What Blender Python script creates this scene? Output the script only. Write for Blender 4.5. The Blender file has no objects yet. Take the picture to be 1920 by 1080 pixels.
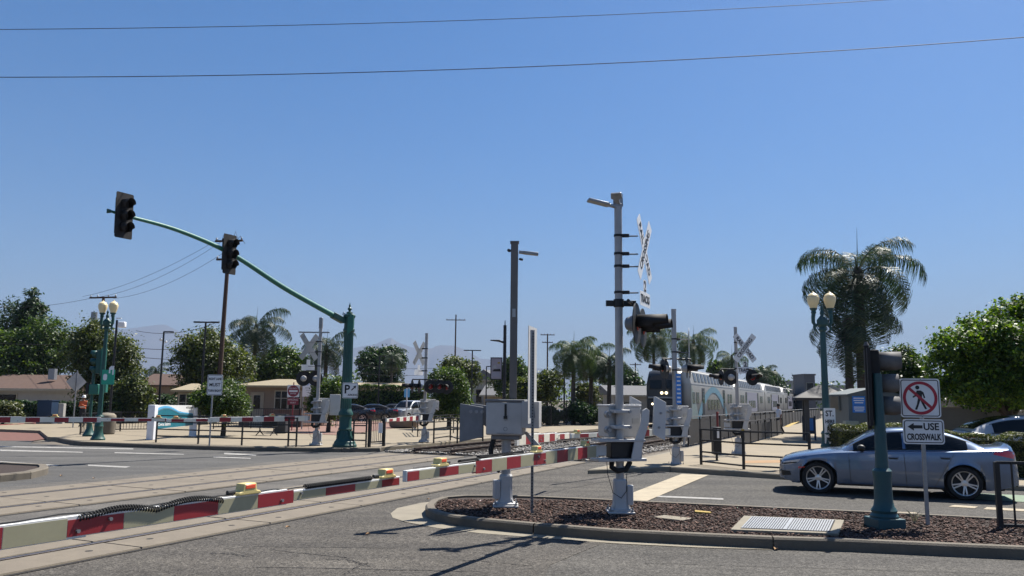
import bpy, bmesh, math, random
import numpy as np
from mathutils import Vector, Matrix
R = math.radians
rng = random.Random(7)
SC = bpy.context.scene
C = SC.collection

# ---------------------------------------------------------------- camera
cam = bpy.data.cameras.new('camera'); cam_o = bpy.data.objects.new('camera', cam); C.objects.link(cam_o)
cam.sensor_width = 36; cam.lens = 28.500; cam.clip_end = 60000
cam_o.location = (0, 0, 2.0)
cam_o.rotation_euler = (Matrix.Rotation(R(90 + 7.792), 4, 'X') @ Matrix.Rotation(R(0.630), 4, 'Z')).to_euler()
SC.camera = cam_o
# ---------------------------------------------------------------- sky and sun
SUN_AZ, SUN_EL = 43.0, 56.0            # clockwise from +Y, above the horizon
w = bpy.data.worlds.new('World'); SC.world = w; w.use_nodes = True
nt = w.node_tree; bg = nt.nodes['Background']
sky = nt.nodes.new('ShaderNodeTexSky'); sky.sky_type = 'NISHITA'; sky.sun_disc = False
sky.sun_elevation = R(SUN_EL); sky.sun_rotation = R(SUN_AZ)
sky.air_density = 1.0; sky.dust_density = 1.0; sky.ozone_density = 6.0; sky.altitude = 400
hs = nt.nodes.new('ShaderNodeHueSaturation'); hs.inputs['Saturation'].default_value = 1.32
nt.links.new(sky.outputs[0], hs.inputs['Color']); nt.links.new(hs.outputs[0], bg.inputs[0]); bg.inputs[1].default_value = 0.0555
sl = bpy.data.lights.new('sun', 'SUN'); sl.energy = 5.0; sl.angle = R(0.53); sl.color = (1.0, 0.955, 0.88)
so = bpy.data.objects.new('sun', sl); C.objects.link(so); so.location = (20, 20, 40)
sv = Vector((math.sin(R(SUN_AZ))*math.cos(R(SUN_EL)), math.cos(R(SUN_AZ))*math.cos(R(SUN_EL)), math.sin(R(SUN_EL))))
so.rotation_euler = sv.to_track_quat('Z', 'Y').to_euler()
SC.view_settings.view_transform = 'Standard'; SC.view_settings.look = 'None'
SC.view_settings.exposure = 1.2; SC.view_settings.gamma = 1.0
SC.cycles.max_bounces = 6; SC.cycles.transparent_max_bounces = 8
SC.cycles.use_adaptive_sampling = True
SC.cycles.use_denoising = True

# ---------------------------------------------------------------- materials
MATS = {}
TONE = {n_: .515 for n_ in ['dirt', 'panel_concrete', 'sidewalk_concrete', 'kerb_concrete', 'apron_concrete', 'brick_paving', 'pink_paving', 'road_paint', 'cream_paint', 'red_kerb_paint', 'green_paint', 'yellow_paint', 'orange_paving', 'mulch_soil', 'stucco_cream', 'stucco_white', 'stucco_tan', 'roof_tan', 'roof_brown', 'roof_grey', 'wall_beige', 'cabinet_grey', 'cabinet_pale', 'trim_cream', 'train_body', 'train_roof', 'train_cab', 'train_green', 'train_blue', 'train_lilac', 'car_blue', 'car_white', 'bark', 'palm_trunk', 'hill_rock', 'hedge_core',  'vest_orange', 'sleeper_wood', 'galvanised', 'green_metal', 'green_bright', 'teal_metal', 'sheet_tan', 'pole_brown']}
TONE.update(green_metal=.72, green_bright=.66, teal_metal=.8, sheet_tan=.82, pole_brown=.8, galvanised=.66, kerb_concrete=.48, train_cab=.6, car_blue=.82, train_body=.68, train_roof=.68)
def mat(name, col, rough=.7, metal=0., var=.12, scale=6., bump=0., bscale=60., spec=.5, coat=0., dirt=0., dirtcol=(.10,.08,.06), emit=None, es=1.0):
    k_ = TONE.get(name, 1.); col = tuple(c*k_ for c in col); dirtcol = tuple(c*k_ for c in dirtcol)
    m = bpy.data.materials.new(name); m.use_nodes = True; MATS[name] = m
    n = m.node_tree.nodes; l = m.node_tree.links; b = n['Principled BSDF']
    b.inputs['Roughness'].default_value = rough; b.inputs['Metallic'].default_value = metal
    b.inputs['Specular IOR Level'].default_value = spec; b.inputs['Coat Weight'].default_value = coat
    if coat: b.inputs['Coat Roughness'].default_value = .04
    tc = n.new('ShaderNodeTexCoord')
    nz = n.new('ShaderNodeTexNoise'); nz.inputs['Scale'].default_value = scale; nz.inputs['Detail'].default_value = 6; nz.inputs['Roughness'].default_value = .62
    l.new(tc.outputs['Object'], nz.inputs['Vector'])
    rp = n.new('ShaderNodeValToRGB'); rp.color_ramp.elements[0].position = .28; rp.color_ramp.elements[1].position = .72
    rp.color_ramp.elements[0].color = (*[max(0, c*(1-var)) for c in col], 1); rp.color_ramp.elements[1].color = (*[min(1, c*(1+var)) for c in col], 1)
    l.new(nz.outputs['Fac'], rp.inputs['Fac']); out = rp.outputs['Color']
    if dirt:
        nz2 = n.new('ShaderNodeTexNoise'); nz2.inputs['Scale'].default_value = scale*.45; nz2.inputs['Detail'].default_value = 8; nz2.inputs['Roughness'].default_value = .7
        l.new(tc.outputs['Object'], nz2.inputs['Vector'])
        r2 = n.new('ShaderNodeValToRGB'); r2.color_ramp.elements[0].position = .5; r2.color_ramp.elements[1].position = .72
        r2.color_ramp.elements[0].color = (0,0,0,1); r2.color_ramp.elements[1].color = (dirt,dirt,dirt,1)
        l.new(nz2.outputs['Fac'], r2.inputs['Fac'])
        mx = n.new('ShaderNodeMix'); mx.data_type = 'RGBA'; l.new(r2.outputs['Color'], mx.inputs['Factor'])
        l.new(out, mx.inputs['A']); mx.inputs['B'].default_value = (*dirtcol, 1); out = mx.outputs['Result']
    l.new(out, b.inputs['Base Color'])
    if bump:
        nb = n.new('ShaderNodeTexNoise'); nb.inputs['Scale'].default_value = bscale; nb.inputs['Detail'].default_value = 4
        l.new(tc.outputs['Object'], nb.inputs['Vector'])
        bp = n.new('ShaderNodeBump'); bp.inputs['Strength'].default_value = bump; bp.inputs['Distance'].default_value = .02
        l.new(nb.outputs['Fac'], bp.inputs['Height']); l.new(bp.outputs['Normal'], b.inputs['Normal'])
    if emit:
        b.inputs['Emission Color'].default_value = (*emit, 1); b.inputs['Emission Strength'].default_value = es
    return m
def asphalt(name, col, var, cracks, patch=(.05,.048,.045), pamt=.5, speck=.5):
    col = tuple(c*.525 for c in col); patch = tuple(c*.525 for c in patch)
    m = bpy.data.materials.new(name); m.use_nodes = True; MATS[name] = m
    n = m.node_tree.nodes; l = m.node_tree.links; b = n['Principled BSDF']; b.inputs['Roughness'].default_value = .92; b.inputs['Specular IOR Level'].default_value = .25
    tc = n.new('ShaderNodeTexCoord')
    def noise(s, d=4, r=.6):
        t = n.new('ShaderNodeTexNoise'); t.inputs['Scale'].default_value = s; t.inputs['Detail'].default_value = d; t.inputs['Roughness'].default_value = r
        l.new(tc.outputs['Object'], t.inputs['Vector']); return t
    def ramp(i, p0, p1, c0, c1):
        r = n.new('ShaderNodeValToRGB'); r.color_ramp.elements[0].position = p0; r.color_ramp.elements[1].position = p1
        r.color_ramp.elements[0].color = (*c0, 1); r.color_ramp.elements[1].color = (*c1, 1); l.new(i, r.inputs['Fac']); return r.outputs['Color']
    def mix(f, a, bb, bt='MIX'):
        x = n.new('ShaderNodeMix'); x.data_type = 'RGBA'; x.blend_type = bt
        if isinstance(f, float): x.inputs['Factor'].default_value = f
        else: l.new(f, x.inputs['Factor'])
        for k, v in (('A', a), ('B', bb)):
            if isinstance(v, tuple): x.inputs[k].default_value = (*v, 1)
            else: l.new(v, x.inputs[k])
        return x.outputs['Result']
    base = ramp(noise(.55, 8, .65).outputs['Fac'], .3, .7, tuple(c*(1-var) for c in col), tuple(c*(1+var) for c in col))
    v = n.new('ShaderNodeTexVoronoi'); v.inputs['Scale'].default_value = 62; l.new(tc.outputs['Object'], v.inputs['Vector'])
    sp = ramp(v.outputs['Color'], .1, .95, (1-speck,)*3, (1+speck*.75,)*3)
    c = mix(1.0, base, sp, 'MULTIPLY')
    v2 = n.new('ShaderNodeTexVoronoi'); v2.inputs['Scale'].default_value = 23; l.new(tc.outputs['Object'], v2.inputs['Vector'])
    c = mix(1.0, c, ramp(v2.outputs['Color'], .1, .95, (1-speck*.5,)*3, (1+speck*.4,)*3), 'MULTIPLY')
    mp = n.new('ShaderNodeMapping'); mp.inputs['Rotation'].default_value = (0, 0, R(-19)); mp.inputs['Scale'].default_value = (.10, 1.5, 1); l.new(tc.outputs['Object'], mp.inputs['Vector'])
    tn = n.new('ShaderNodeTexNoise'); tn.inputs['Scale'].default_value = 1.0; tn.inputs['Detail'].default_value = 5; l.new(mp.outputs[0], tn.inputs['Vector'])
    c = mix(1.0, c, ramp(tn.outputs['Fac'], .33, .67, (.80,.80,.81), (1.14,1.13,1.11)), 'MULTIPLY')
    sp2 = n.new('ShaderNodeTexNoise'); sp2.inputs['Scale'].default_value = 2.6; sp2.inputs['Detail'].default_value = 3; l.new(tc.outputs['Object'], sp2.inputs['Vector'])
    c = mix(ramp(sp2.outputs['Fac'], .68, .76, (0,0,0), (.55,.55,.55)), c, (.03,.028,.026))
    st = ramp(noise(.9, 7, .72).outputs['Fac'], .56, .74, (0,0,0), (pamt,)*3)
    c = mix(st, c, patch)
    if cracks:
        wv = noise(1.3, 5); vm = n.new('ShaderNodeVectorMath'); vm.operation = 'MULTIPLY_ADD'; l.new(wv.outputs['Color'], vm.inputs[0]); vm.inputs[1].default_value = (.9,.9,.9); l.new(tc.outputs['Object'], vm.inputs[2])
        vc = n.new('ShaderNodeTexVoronoi'); vc.feature = 'DISTANCE_TO_EDGE'; vc.inputs['Scale'].default_value = .38; l.new(vm.outputs[0], vc.inputs['Vector'])
        ce = ramp(vc.outputs['Distance'], .0, .006, (1,1,1), (0,0,0))
        msk = ramp(noise(.5, 3).outputs['Fac'], .47, .58, (0,0,0), (cracks,)*3)
        c = mix(mix(1.0, ce, msk, 'MULTIPLY'), c, (.015,.014,.013))
    l.new(c, b.inputs['Base Color'])
    bp = n.new('ShaderNodeBump'); bp.inputs['Strength'].default_value = .55; bp.inputs['Distance'].default_value = .012
    l.new(v.outputs['Distance'], bp.inputs['Height']); l.new(bp.outputs['Normal'], b.inputs['Normal'])
    return m
def leafmat(name, c0, c1, c2, trans=.35, rough=.5):
    c0, c1, c2 = (tuple(v*.76 for v in c) for c in (c0, c1, c2))
    m = bpy.data.materials.new(name); m.use_nodes = True; MATS[name] = m
    n = m.node_tree.nodes; l = m.node_tree.links; b = n['Principled BSDF']; b.inputs['Roughness'].default_value = rough; b.inputs['Specular IOR Level'].default_value = .45
    ge = n.new('ShaderNodeNewGeometry'); rp = n.new('ShaderNodeValToRGB'); cr = rp.color_ramp
    cr.elements[0].color = (*c0, 1); cr.elements[1].color = (*c2, 1); e = cr.elements.new(.55); e.color = (*c1, 1)
    l.new(ge.outputs['Random Per Island'], rp.inputs['Fac']); l.new(rp.outputs['Color'], b.inputs['Base Color'])
    t = n.new('ShaderNodeBsdfTranslucent'); g2 = n.new('ShaderNodeMix'); g2.data_type = 'RGBA'; g2.blend_type = 'MULTIPLY'; g2.inputs['Factor'].default_value = 1
    l.new(rp.outputs['Color'], g2.inputs['A']); g2.inputs['B'].default_value = (1.5, 1.6, .5, 1); l.new(g2.outputs['Result'], t.inputs['Color'])
    ms = n.new('ShaderNodeMixShader'); ms.inputs[0].default_value = trans
    l.new(b.outputs[0], ms.inputs[1]); l.new(t.outputs[0], ms.inputs[2]); l.new(ms.outputs[0], n['Material Output'].inputs['Surface'])
    return m
# ground
asphalt('asphalt_dark', (.158,.148,.132), .14, .5, pamt=.3, patch=(.10,.094,.085), speck=.6)
asphalt('asphalt_aged', (.162,.147,.127), .18, .95, patch=(.095,.086,.074), pamt=.65, speck=.65)
asphalt('asphalt_far', (.165,.16,.152), .12, .0, pamt=.35, patch=(.09,.088,.085), speck=.25)
asphalt('crossing_asphalt', (.21,.195,.175), .14, .8, patch=(.13,.12,.11), pamt=.6, speck=.3)
mat('dirt', (.24,.20,.15), .95, var=.3, scale=.6, dirt=.5)
mat('panel_concrete', (.30,.25,.185), .9, var=.16, scale=3, dirt=.55, dirtcol=(.22,.18,.14), bump=.3, bscale=40)
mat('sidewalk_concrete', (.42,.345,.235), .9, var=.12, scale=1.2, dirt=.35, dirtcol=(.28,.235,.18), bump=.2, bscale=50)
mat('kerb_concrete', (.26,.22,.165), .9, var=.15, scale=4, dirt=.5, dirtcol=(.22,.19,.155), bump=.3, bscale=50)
mat('apron_concrete', (.40,.35,.26), .9, var=.12, scale=3, dirt=.4, dirtcol=(.3,.26,.21), bump=.25, bscale=50)
mat('brick_paving', (.25,.105,.075), .9, var=.25, scale=5, dirt=.4)
mat('pink_paving', (.36,.20,.15), .9, var=.2, scale=3, dirt=.4, dirtcol=(.3,.22,.17))
mat('road_paint', (.50,.48,.44), .8, var=.25, scale=9, dirt=.95, dirtcol=(.17,.165,.155))
mat('cream_paint', (.62,.52,.36), .85, var=.15, scale=4, dirt=.5, dirtcol=(.35,.29,.22))
mat('red_kerb_paint', (.38,.07,.06), .8, var=.2)
mat('green_paint', (.30,.40,.28), .9, var=.25, scale=4, dirt=.6, dirtcol=(.2,.2,.19))
mat('yellow_paint', (.62,.42,.08), .8, var=.2)
mat('orange_paving', (.55,.33,.16), .9, var=.2)
mat('mulch_soil', (.055,.032,.022), .95, var=.5, scale=30, bump=.8, bscale=40)
mat('rail_steel', (.16,.14,.13), .35, .9, var=.3, scale=8)
mat('rail_side', (.06,.038,.028), .8, .2, var=.4, scale=8)
mat('gap_dark', (.02,.018,.017), .95)
mat('sleeper_wood', (.10,.075,.055), .9, var=.4, scale=8)
# metal, plastic
mat('mast_grey', (.36,.355,.35), .5, .25, var=.10, scale=5, dirt=.35, dirtcol=(.26,.25,.24))
mat('mech_grey', (.43,.42,.405), .5, .1, var=.08, scale=4, dirt=.35, dirtcol=(.25,.24,.23))
mat('plate_grey', (.52,.51,.49), .5, .05, var=.06, scale=4, dirt=.25, dirtcol=(.35,.34,.33))
mat('dark_plate', (.17,.175,.185), .6, .1, var=.12)
mat('galvanised', (.42,.43,.44), .45, .6, var=.14, scale=14, dirt=.2)
mat('pole_brown', (.185,.17,.158), .6, .2, var=.08, dirt=.15)
mat('black_metal', (.012,.012,.013), .45, .2, var=.3)
mat('black_plastic', (.012,.012,.012), .55, 0, var=.3)
mat('signal_dark', (.022,.020,.019), .7, 0, var=.3, spec=.3)
mat('visor_grey', (.11,.105,.10), .75, 0, var=.2, dirt=.5, dirtcol=(.25,.23,.2))
mat('rubber', (.012,.012,.012), .85, 0, var=.3)
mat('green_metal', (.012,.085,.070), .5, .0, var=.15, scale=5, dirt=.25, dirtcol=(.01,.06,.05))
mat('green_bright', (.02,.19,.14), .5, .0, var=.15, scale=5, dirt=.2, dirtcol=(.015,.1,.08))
mat('teal_metal', (.016,.08,.09), .5, .0, var=.12, scale=5, dirt=.3, dirtcol=(.01,.06,.07))
mat('lamp_globe', (.80,.66,.38), .35, 0, var=.04)
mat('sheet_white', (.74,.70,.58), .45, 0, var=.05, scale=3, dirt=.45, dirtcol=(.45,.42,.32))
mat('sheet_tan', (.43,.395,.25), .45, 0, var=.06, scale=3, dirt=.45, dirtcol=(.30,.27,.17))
mat('sheet_red', (.27,.016,.022), .5, 0, var=.12, scale=3, dirt=.4, dirtcol=(.13,.02,.02))
mat('arm_edge', (.62,.62,.60), .5, .1, var=.1)
mat('amber_plastic', (.62,.50,.20), .35, 0, var=.1)
mat('red_lens', (.28,.008,.012), .25, 0, var=.1, coat=.4)
mat('red_orange_lens', (.85,.10,.04), .3, 0, var=.08)
mat('clear_lens', (.55,.55,.53), .2, .3, var=.2)
mat('sign_white', (.74,.74,.73), .45, 0, var=.04, scale=3, dirt=.12, dirtcol=(.5,.5,.48))
mat('sign_black', (.012,.012,.012), .6)
mat('sign_red', (.36,.012,.03), .5, 0, var=.05)
mat('sign_green', (.01,.30,.19), .5, 0, var=.05)
mat('sign_blue', (.03,.20,.62), .45, 0, var=.06)
mat('sign_back', (.36,.36,.355), .5, .5, var=.12)
mat('sign_maroon', (.22,.02,.035), .5)
mat('wood_pole', (.055,.032,.022), .9, var=.35, scale=9)
mat('cable', (.02,.02,.02), .7)
mat('stucco_cream', (.50,.43,.33), .95, var=.08, scale=3, bump=.3)
mat('stucco_white', (.62,.60,.56), .95, var=.08, scale=3)
mat('stucco_tan', (.36,.27,.20), .95, var=.1, scale=3)
mat('roof_tan', (.50,.41,.26), .85, var=.1)
mat('roof_brown', (.16,.095,.07), .95, var=.2, scale=4)
mat('roof_grey', (.22,.22,.23), .9, var=.15)
mat('wall_beige', (.34,.315,.275), .95, var=.07, scale=2, bump=.2)
mat('cabinet_grey', (.22,.25,.245), .6, .1, var=.06, dirt=.15)
mat('cabinet_pale', (.50,.55,.44), .6, 0, var=.05)
mat('glass_dark', (.006,.007,.008), .05, 0, var=.1, spec=.28)
mat('trim_cream', (.62,.57,.46), .8)
mat('bin_blue', (.01,.03,.07), .6)
mat('pillar_white', (.72,.73,.76), .7, var=.04, dirt=.1, dirtcol=(.5,.5,.5))
mat('sign_teal', (.015,.15,.20), .45)
mat('sign_lightblue', (.12,.42,.68), .45)
mat('bark', (.10,.075,.055), .95, var=.35, scale=9, bump=.6, bscale=25)
mat('palm_trunk', (.115,.095,.08), .95, var=.3, scale=7, bump=.6, bscale=18)
mat('hill_rock', (.20,.18,.155), .95, var=.2, scale=.002)
mat('vest_orange', (.85,.16,.03), .6)
mat('skin', (.20,.10,.065), .6); mat('cloth_white', (.62,.63,.66), .9); mat('cloth_black', (.015,.015,.018), .9); mat('hair', (.01,.008,.007), .7)
mat('helmet_white', (.75,.75,.72), .35)
# train, cars
mat('train_body', (.40,.385,.35), .45, .2, var=.06, scale=1.2, dirt=.25, dirtcol=(.35,.33,.30))
mat('train_roof', (.58,.60,.62), .5, .2, var=.08)
mat('train_cab', (.055,.06,.07), .45, .1, var=.1)
mat('train_black', (.012,.012,.014), .4)
mat('train_green', (.42,.52,.48), .4, .1, var=.06)
mat('train_blue', (.22,.48,.62), .4, .1, var=.05)
mat('train_lilac', (.52,.50,.60), .4, .1, var=.05)
mat('train_window', (.03,.031,.03), .15, 0, var=.3, spec=.7)
mat('banner_cloth', (.30,.27,.30), .8, var=.2, scale=4)
mat('headlamp_lit', (1,.85,.6), .3, emit=(1,.82,.5), es=1.8)
mat('car_blue', (.135,.19,.29), .26, .6, var=.02, coat=1.0)
mat('car_dark', (.012,.013,.018), .25, .4, var=.05, coat=1.0)
mat('car_white', (.66,.68,.71), .3, .05, var=.02, coat=1.0)
mat('car_silver', (.50,.52,.55), .3, .5, var=.02, coat=1.0)
mat('chrome', (.62,.62,.62), .18, 1.0, var=.05)
mat('rim_grey', (.52,.52,.53), .28, .9, var=.05)
mat('disc_steel', (.25,.25,.25), .4, .9)
mat('tail_red', (.55,.012,.03), .15, 0, coat=1.0)
mat('marker_red', (.62,.06,.05), .3)
mat('headlight_glass', (.55,.57,.60), .08, .2, var=.3, coat=1.0)
leafmat('leaf_dark', (.010,.028,.008), (.022,.058,.012), (.055,.115,.018), .25)
leafmat('leaf_mid', (.016,.040,.008), (.050,.100,.016), (.15,.21,.03), .35)
leafmat('leaf_bright', (.020,.055,.006), (.085,.165,.014), (.25,.34,.03), .4)
leafmat('leaf_olive', (.026,.042,.010), (.075,.105,.022), (.18,.20,.045), .33)
leafmat('leaf_hedge', (.025,.045,.010), (.075,.095,.020), (.17,.17,.05), .3)
leafmat('leaf_palm', (.020,.045,.014), (.055,.095,.030), (.13,.17,.06), .35, .55)
leafmat('leaf_palm_dark', (.012,.030,.012), (.030,.058,.022), (.085,.12,.055), .3, .5)
leafmat('leaf_brown', (.045,.038,.028), (.085,.068,.045), (.13,.10,.06), .2)
leafmat('mulch', (.030,.014,.009), (.085,.040,.026), (.19,.11,.08), .0, .9)
leafmat('stone', (.16,.145,.125), (.28,.26,.235), (.45,.43,.40), .0, .9)
# ---------------------------------------------------------------- mesh helpers
def face(a): return R(180 - a)          # rotation that turns local -Y to azimuth a (clockwise from +Y)
def along(a): return R(90 - a)          # rotation that turns local +X to azimuth a
def azv(a): return Vector((math.sin(R(a)), math.cos(R(a)), 0))
def rz(a): return Matrix.Rotation(a, 4, 'Z')
def tr(x, y=0, z=0): return Matrix.Translation((x, y, z) if not hasattr(x, '__len__') else x)
class MB:
    def __init__(self, M=None): self.v = []; self.f = []; self.M = M
    def add(self, vs, fs):
        o = len(self.v)
        self.v += [tuple(self.M @ Vector(p)) for p in vs] if self.M is not None else [tuple(p) for p in vs]
        self.f += [tuple(i + o for i in f) for f in fs]; return self
    def box(self, c, s, rotz=0., M=None):
        x, y, z = s[0]/2, s[1]/2, s[2]/2
        vs = [Vector(p) for p in ((-x,-y,-z),(x,-y,-z),(x,y,-z),(-x,y,-z),(-x,-y,z),(x,-y,z),(x,y,z),(-x,y,z))]
        m = tr(c) @ (rz(rotz) if M is None else M)
        return self.add([m @ p for p in vs], [(0,3,2,1),(4,5,6,7),(0,1,5,4),(1,2,6,5),(2,3,7,6),(3,0,4,7)])
    def bar(self, p0, p1, wdt, hgt):                    # box beam from p0 to p1
        p0 = Vector(p0); p1 = Vector(p1); d = (p1 - p0); L = d.length; d.normalize()
        s = Vector((-d.y, d.x, 0)); s = s.normalized() if s.length > 1e-4 else Vector((1,0,0)); u = d.cross(s)
        s *= wdt/2; u *= hgt/2
        vs = [p + a + b for p in (p0, p1) for a, b in ((-s,-u),(s,-u),(s,u),(-s,u))]
        return self.add(vs, [(0,1,2,3),(7,6,5,4),(0,4,5,1),(1,5,6,2),(2,6,7,3),(3,7,4,0)])
    def cyl(self, p0, p1, r0, r1=None, n=14, caps=True):
        r1 = r0 if r1 is None else r1
        p0 = Vector(p0); p1 = Vector(p1); d = (p1 - p0).normalized()
        a = d.orthogonal().normalized(); b = d.cross(a)
        vs = [p + (a*math.cos(t) + b*math.sin(t))*r for p, r in ((p0, r0), (p1, r1)) for t in [2*math.pi*i/n for i in range(n)]]
        fs = [(i, (i+1) % n, n + (i+1) % n, n + i) for i in range(n)]
        if caps: fs += [tuple(range(n-1, -1, -1)), tuple(range(n, 2*n))]
        return self.add(vs, fs)
    def tube(self, path, r, n=6, closed=False):
        P = [Vector(p) for p in path]; k = len(P); vs = []; a = None
        for i, p in enumerate(P):
            d = (P[min(i+1, k-1)] - P[max(i-1, 0)]).normalized()
            a = (d.orthogonal() if a is None else a - d*a.dot(d)).normalized(); b = d.cross(a)
            rr = r[i] if hasattr(r, '__len__') else r
            vs += [p + (a*math.cos(2*math.pi*j/n) + b*math.sin(2*math.pi*j/n))*rr for j in range(n)]
        fs = [(i*n+j, i*n+(j+1) % n, (i+1)*n+(j+1) % n, (i+1)*n+j) for i in range(k-1) for j in range(n)]
        fs += [tuple(range(n-1, -1, -1)), tuple(range((k-1)*n, k*n))]
        return self.add(vs, fs)
    def lathe(self, prof, n=20, c=(0,0,0), M=None):     # prof: (radius, z)
        m = tr(c) if M is None else M; vs = []; k = len(prof)
        for r, z in prof: vs += [m @ Vector((max(r, 1e-4)*math.cos(2*math.pi*i/n), max(r, 1e-4)*math.sin(2*math.pi*i/n), z)) for i in range(n)]
        fs = [(j*n+i, j*n+(i+1) % n, (j+1)*n+(i+1) % n, (j+1)*n+i) for j in range(k-1) for i in range(n)]
        fs += [tuple(range(n-1, -1, -1)), tuple(range((k-1)*n, k*n))]
        return self.add(vs, fs)
    def prism(self, pts, z0, z1, M=None):
        n = len(pts); ar = sum(pts[i][0]*pts[(i+1) % n][1] - pts[(i+1) % n][0]*pts[i][1] for i in range(n))
        if ar < 0: pts = pts[::-1]
        m = M or Matrix()
        vs = [m @ Vector((p[0], p[1], z0)) for p in pts] + [m @ Vector((p[0], p[1], z1)) for p in pts]
        return self.add(vs, [tuple(range(n-1, -1, -1)), tuple(range(n, 2*n))] + [(i, (i+1) % n, n+(i+1) % n, n+i) for i in range(n)])
    def board(self, pts, y, t):                         # outline in x,z; front face at y looking to -Y, back at y+t
        return self.prism([(p[0], p[1]) for p in pts], -y - t, -y, Matrix(((1,0,0,0),(0,0,-1,0),(0,1,0,0),(0,0,0,1))))
    def sheet(self, pts, z):
        n = len(pts); ar = sum(pts[i][0]*pts[(i+1) % n][1] - pts[(i+1) % n][0]*pts[i][1] for i in range(n))
        if ar < 0: pts = pts[::-1]
        return self.add([(p[0], p[1], z) for p in pts], [tuple(range(n))])
    def build(self, name, m, parent=None, smooth=35, bevel=0.):
        me = bpy.data.meshes.new(name); me.from_pydata(self.v, [], self.f); me.update()
        if smooth: me.shade_smooth(); me.set_sharp_from_angle(angle=R(smooth))
        me.materials.append(MATS[m] if isinstance(m, str) else m)
        return link(name, me, parent, bevel)
def link(name, me, parent=None, bevel=0.):
    o = bpy.data.objects.new(name, me); C.objects.link(o); o.parent = parent
    if bevel:
        b = o.modifiers.new('bevel', 'BEVEL'); b.width = bevel; b.segments = 2; b.limit_method = 'ANGLE'; b.angle_limit = R(40)
    return o
def tag(o, label, cat, group=None):
    o['label'] = label; o['category'] = cat
    if group: o['group'] = group
    return o
def thing(name, label, cat, loc=(0,0,0), rotz=0., group=None):
    o = bpy.data.objects.new(name, None); C.objects.link(o); o.location = loc; o.rotation_euler = (0, 0, rotz); o.empty_display_size = .2
    return tag(o, label, cat, group)
def struct(o): o['kind'] = 'structure'; return o
def stuff(o): o['kind'] = 'stuff'; return o
def copytree(o, parent=None):
    c = o.copy(); C.objects.link(c)
    if parent: c.parent = parent
    for k in list(o.children): copytree(k, c)
    return c
def rrect(w_, h_, r, cx=0., cz=0., n=4):
    pts = []
    for sx, sz, a0 in ((1,1,0),(-1,1,90),(-1,-1,180),(1,-1,270)):
        for i in range(n+1):
            a = R(a0 + 90*i/n); pts.append((cx + sx*(w_/2-r) + r*math.cos(a), cz + sz*(h_/2-r) + r*math.sin(a)))
    return pts
def circ(r, cx=0., cz=0., n=32): return [(cx + r*math.cos(2*math.pi*i/n), cz + r*math.sin(2*math.pi*i/n)) for i in range(n)]
def ring(mb, r0, r1, cx, cz, y, t, n=40):
    a = circ(r0, cx, cz, n); b = circ(r1, cx, cz, n)
    for i in range(n):
        j = (i+1) % n; mb.board([a[i], b[i], b[j], a[j]], y, t)
def text(body, size, m, parent, cx, cz, y, sx=1., bold=.0, name='lettering', rot=0., M=None):
    cu = bpy.data.curves.new('t', 'FONT'); cu.body = body; cu.size = size; cu.align_x = 'CENTER'; cu.align_y = 'CENTER'; cu.extrude = .0015; cu.offset = bold; cu.resolution_u = 3
    ob = bpy.data.objects.new('t', cu); me = bpy.data.meshes.new_from_object(ob)
    bpy.data.objects.remove(ob); bpy.data.curves.remove(cu)
    me.transform(tr(cx, y, cz) @ Matrix.Rotation(-rot, 4, 'Y') @ Matrix(((sx,0,0,0),(0,0,-1,0),(0,1,0,0),(0,0,0,1))))
    if M is not None: me.transform(M)
    me.materials.clear(); me.materials.append(MATS[m])
    return link(name, me, parent)
def offset_poly(pts, d):                                # inset a closed counter-clockwise polygon by d
    n = len(pts); out = []
    for i in range(n):
        p0, p1, p2 = (Vector(pts[(i+k-1) % n][:2]) for k in range(3))
        n1 = Vector((-(p1-p0).y, (p1-p0).x)).normalized(); n2 = Vector((-(p2-p1).y, (p2-p1).x)).normalized()
        b = (n1 + n2).normalized(); out.append(tuple(p1 + b*(d/max(.4, b.dot(n1)))))
    return out
def ccw(pts):
    n = len(pts); ar = sum(pts[i][0]*pts[(i+1) % n][1] - pts[(i+1) % n][0]*pts[i][1] for i in range(n))
    return pts if ar > 0 else pts[::-1]
def inpoly(p, poly):
    x, y = p[:2]; c = False; n = len(poly)
    for i in range(n):
        x0, y0 = poly[i][:2]; x1, y1 = poly[(i+1) % n][:2]
        if (y0 > y) != (y1 > y) and x < (x1-x0)*(y-y0)/(y1-y0)+x0: c = not c
    return c
def npmesh(name, co, nper, m, parent=None):             # co: (k*nper, 3) array of separate nper-gons
    k = len(co)//nper; me = bpy.data.meshes.new(name)
    me.vertices.add(len(co)); me.vertices.foreach_set('co', np.ascontiguousarray(co, dtype=np.float32).ravel())
    me.loops.add(k*nper); me.loops.foreach_set('vertex_index', np.arange(k*nper, dtype=np.int32))
    me.polygons.add(k); me.polygons.foreach_set('loop_start', np.arange(0, k*nper, nper, dtype=np.int32))
    me.update(calc_edges=True); me.materials.append(MATS[m])
    return link(name, me, parent)
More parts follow.
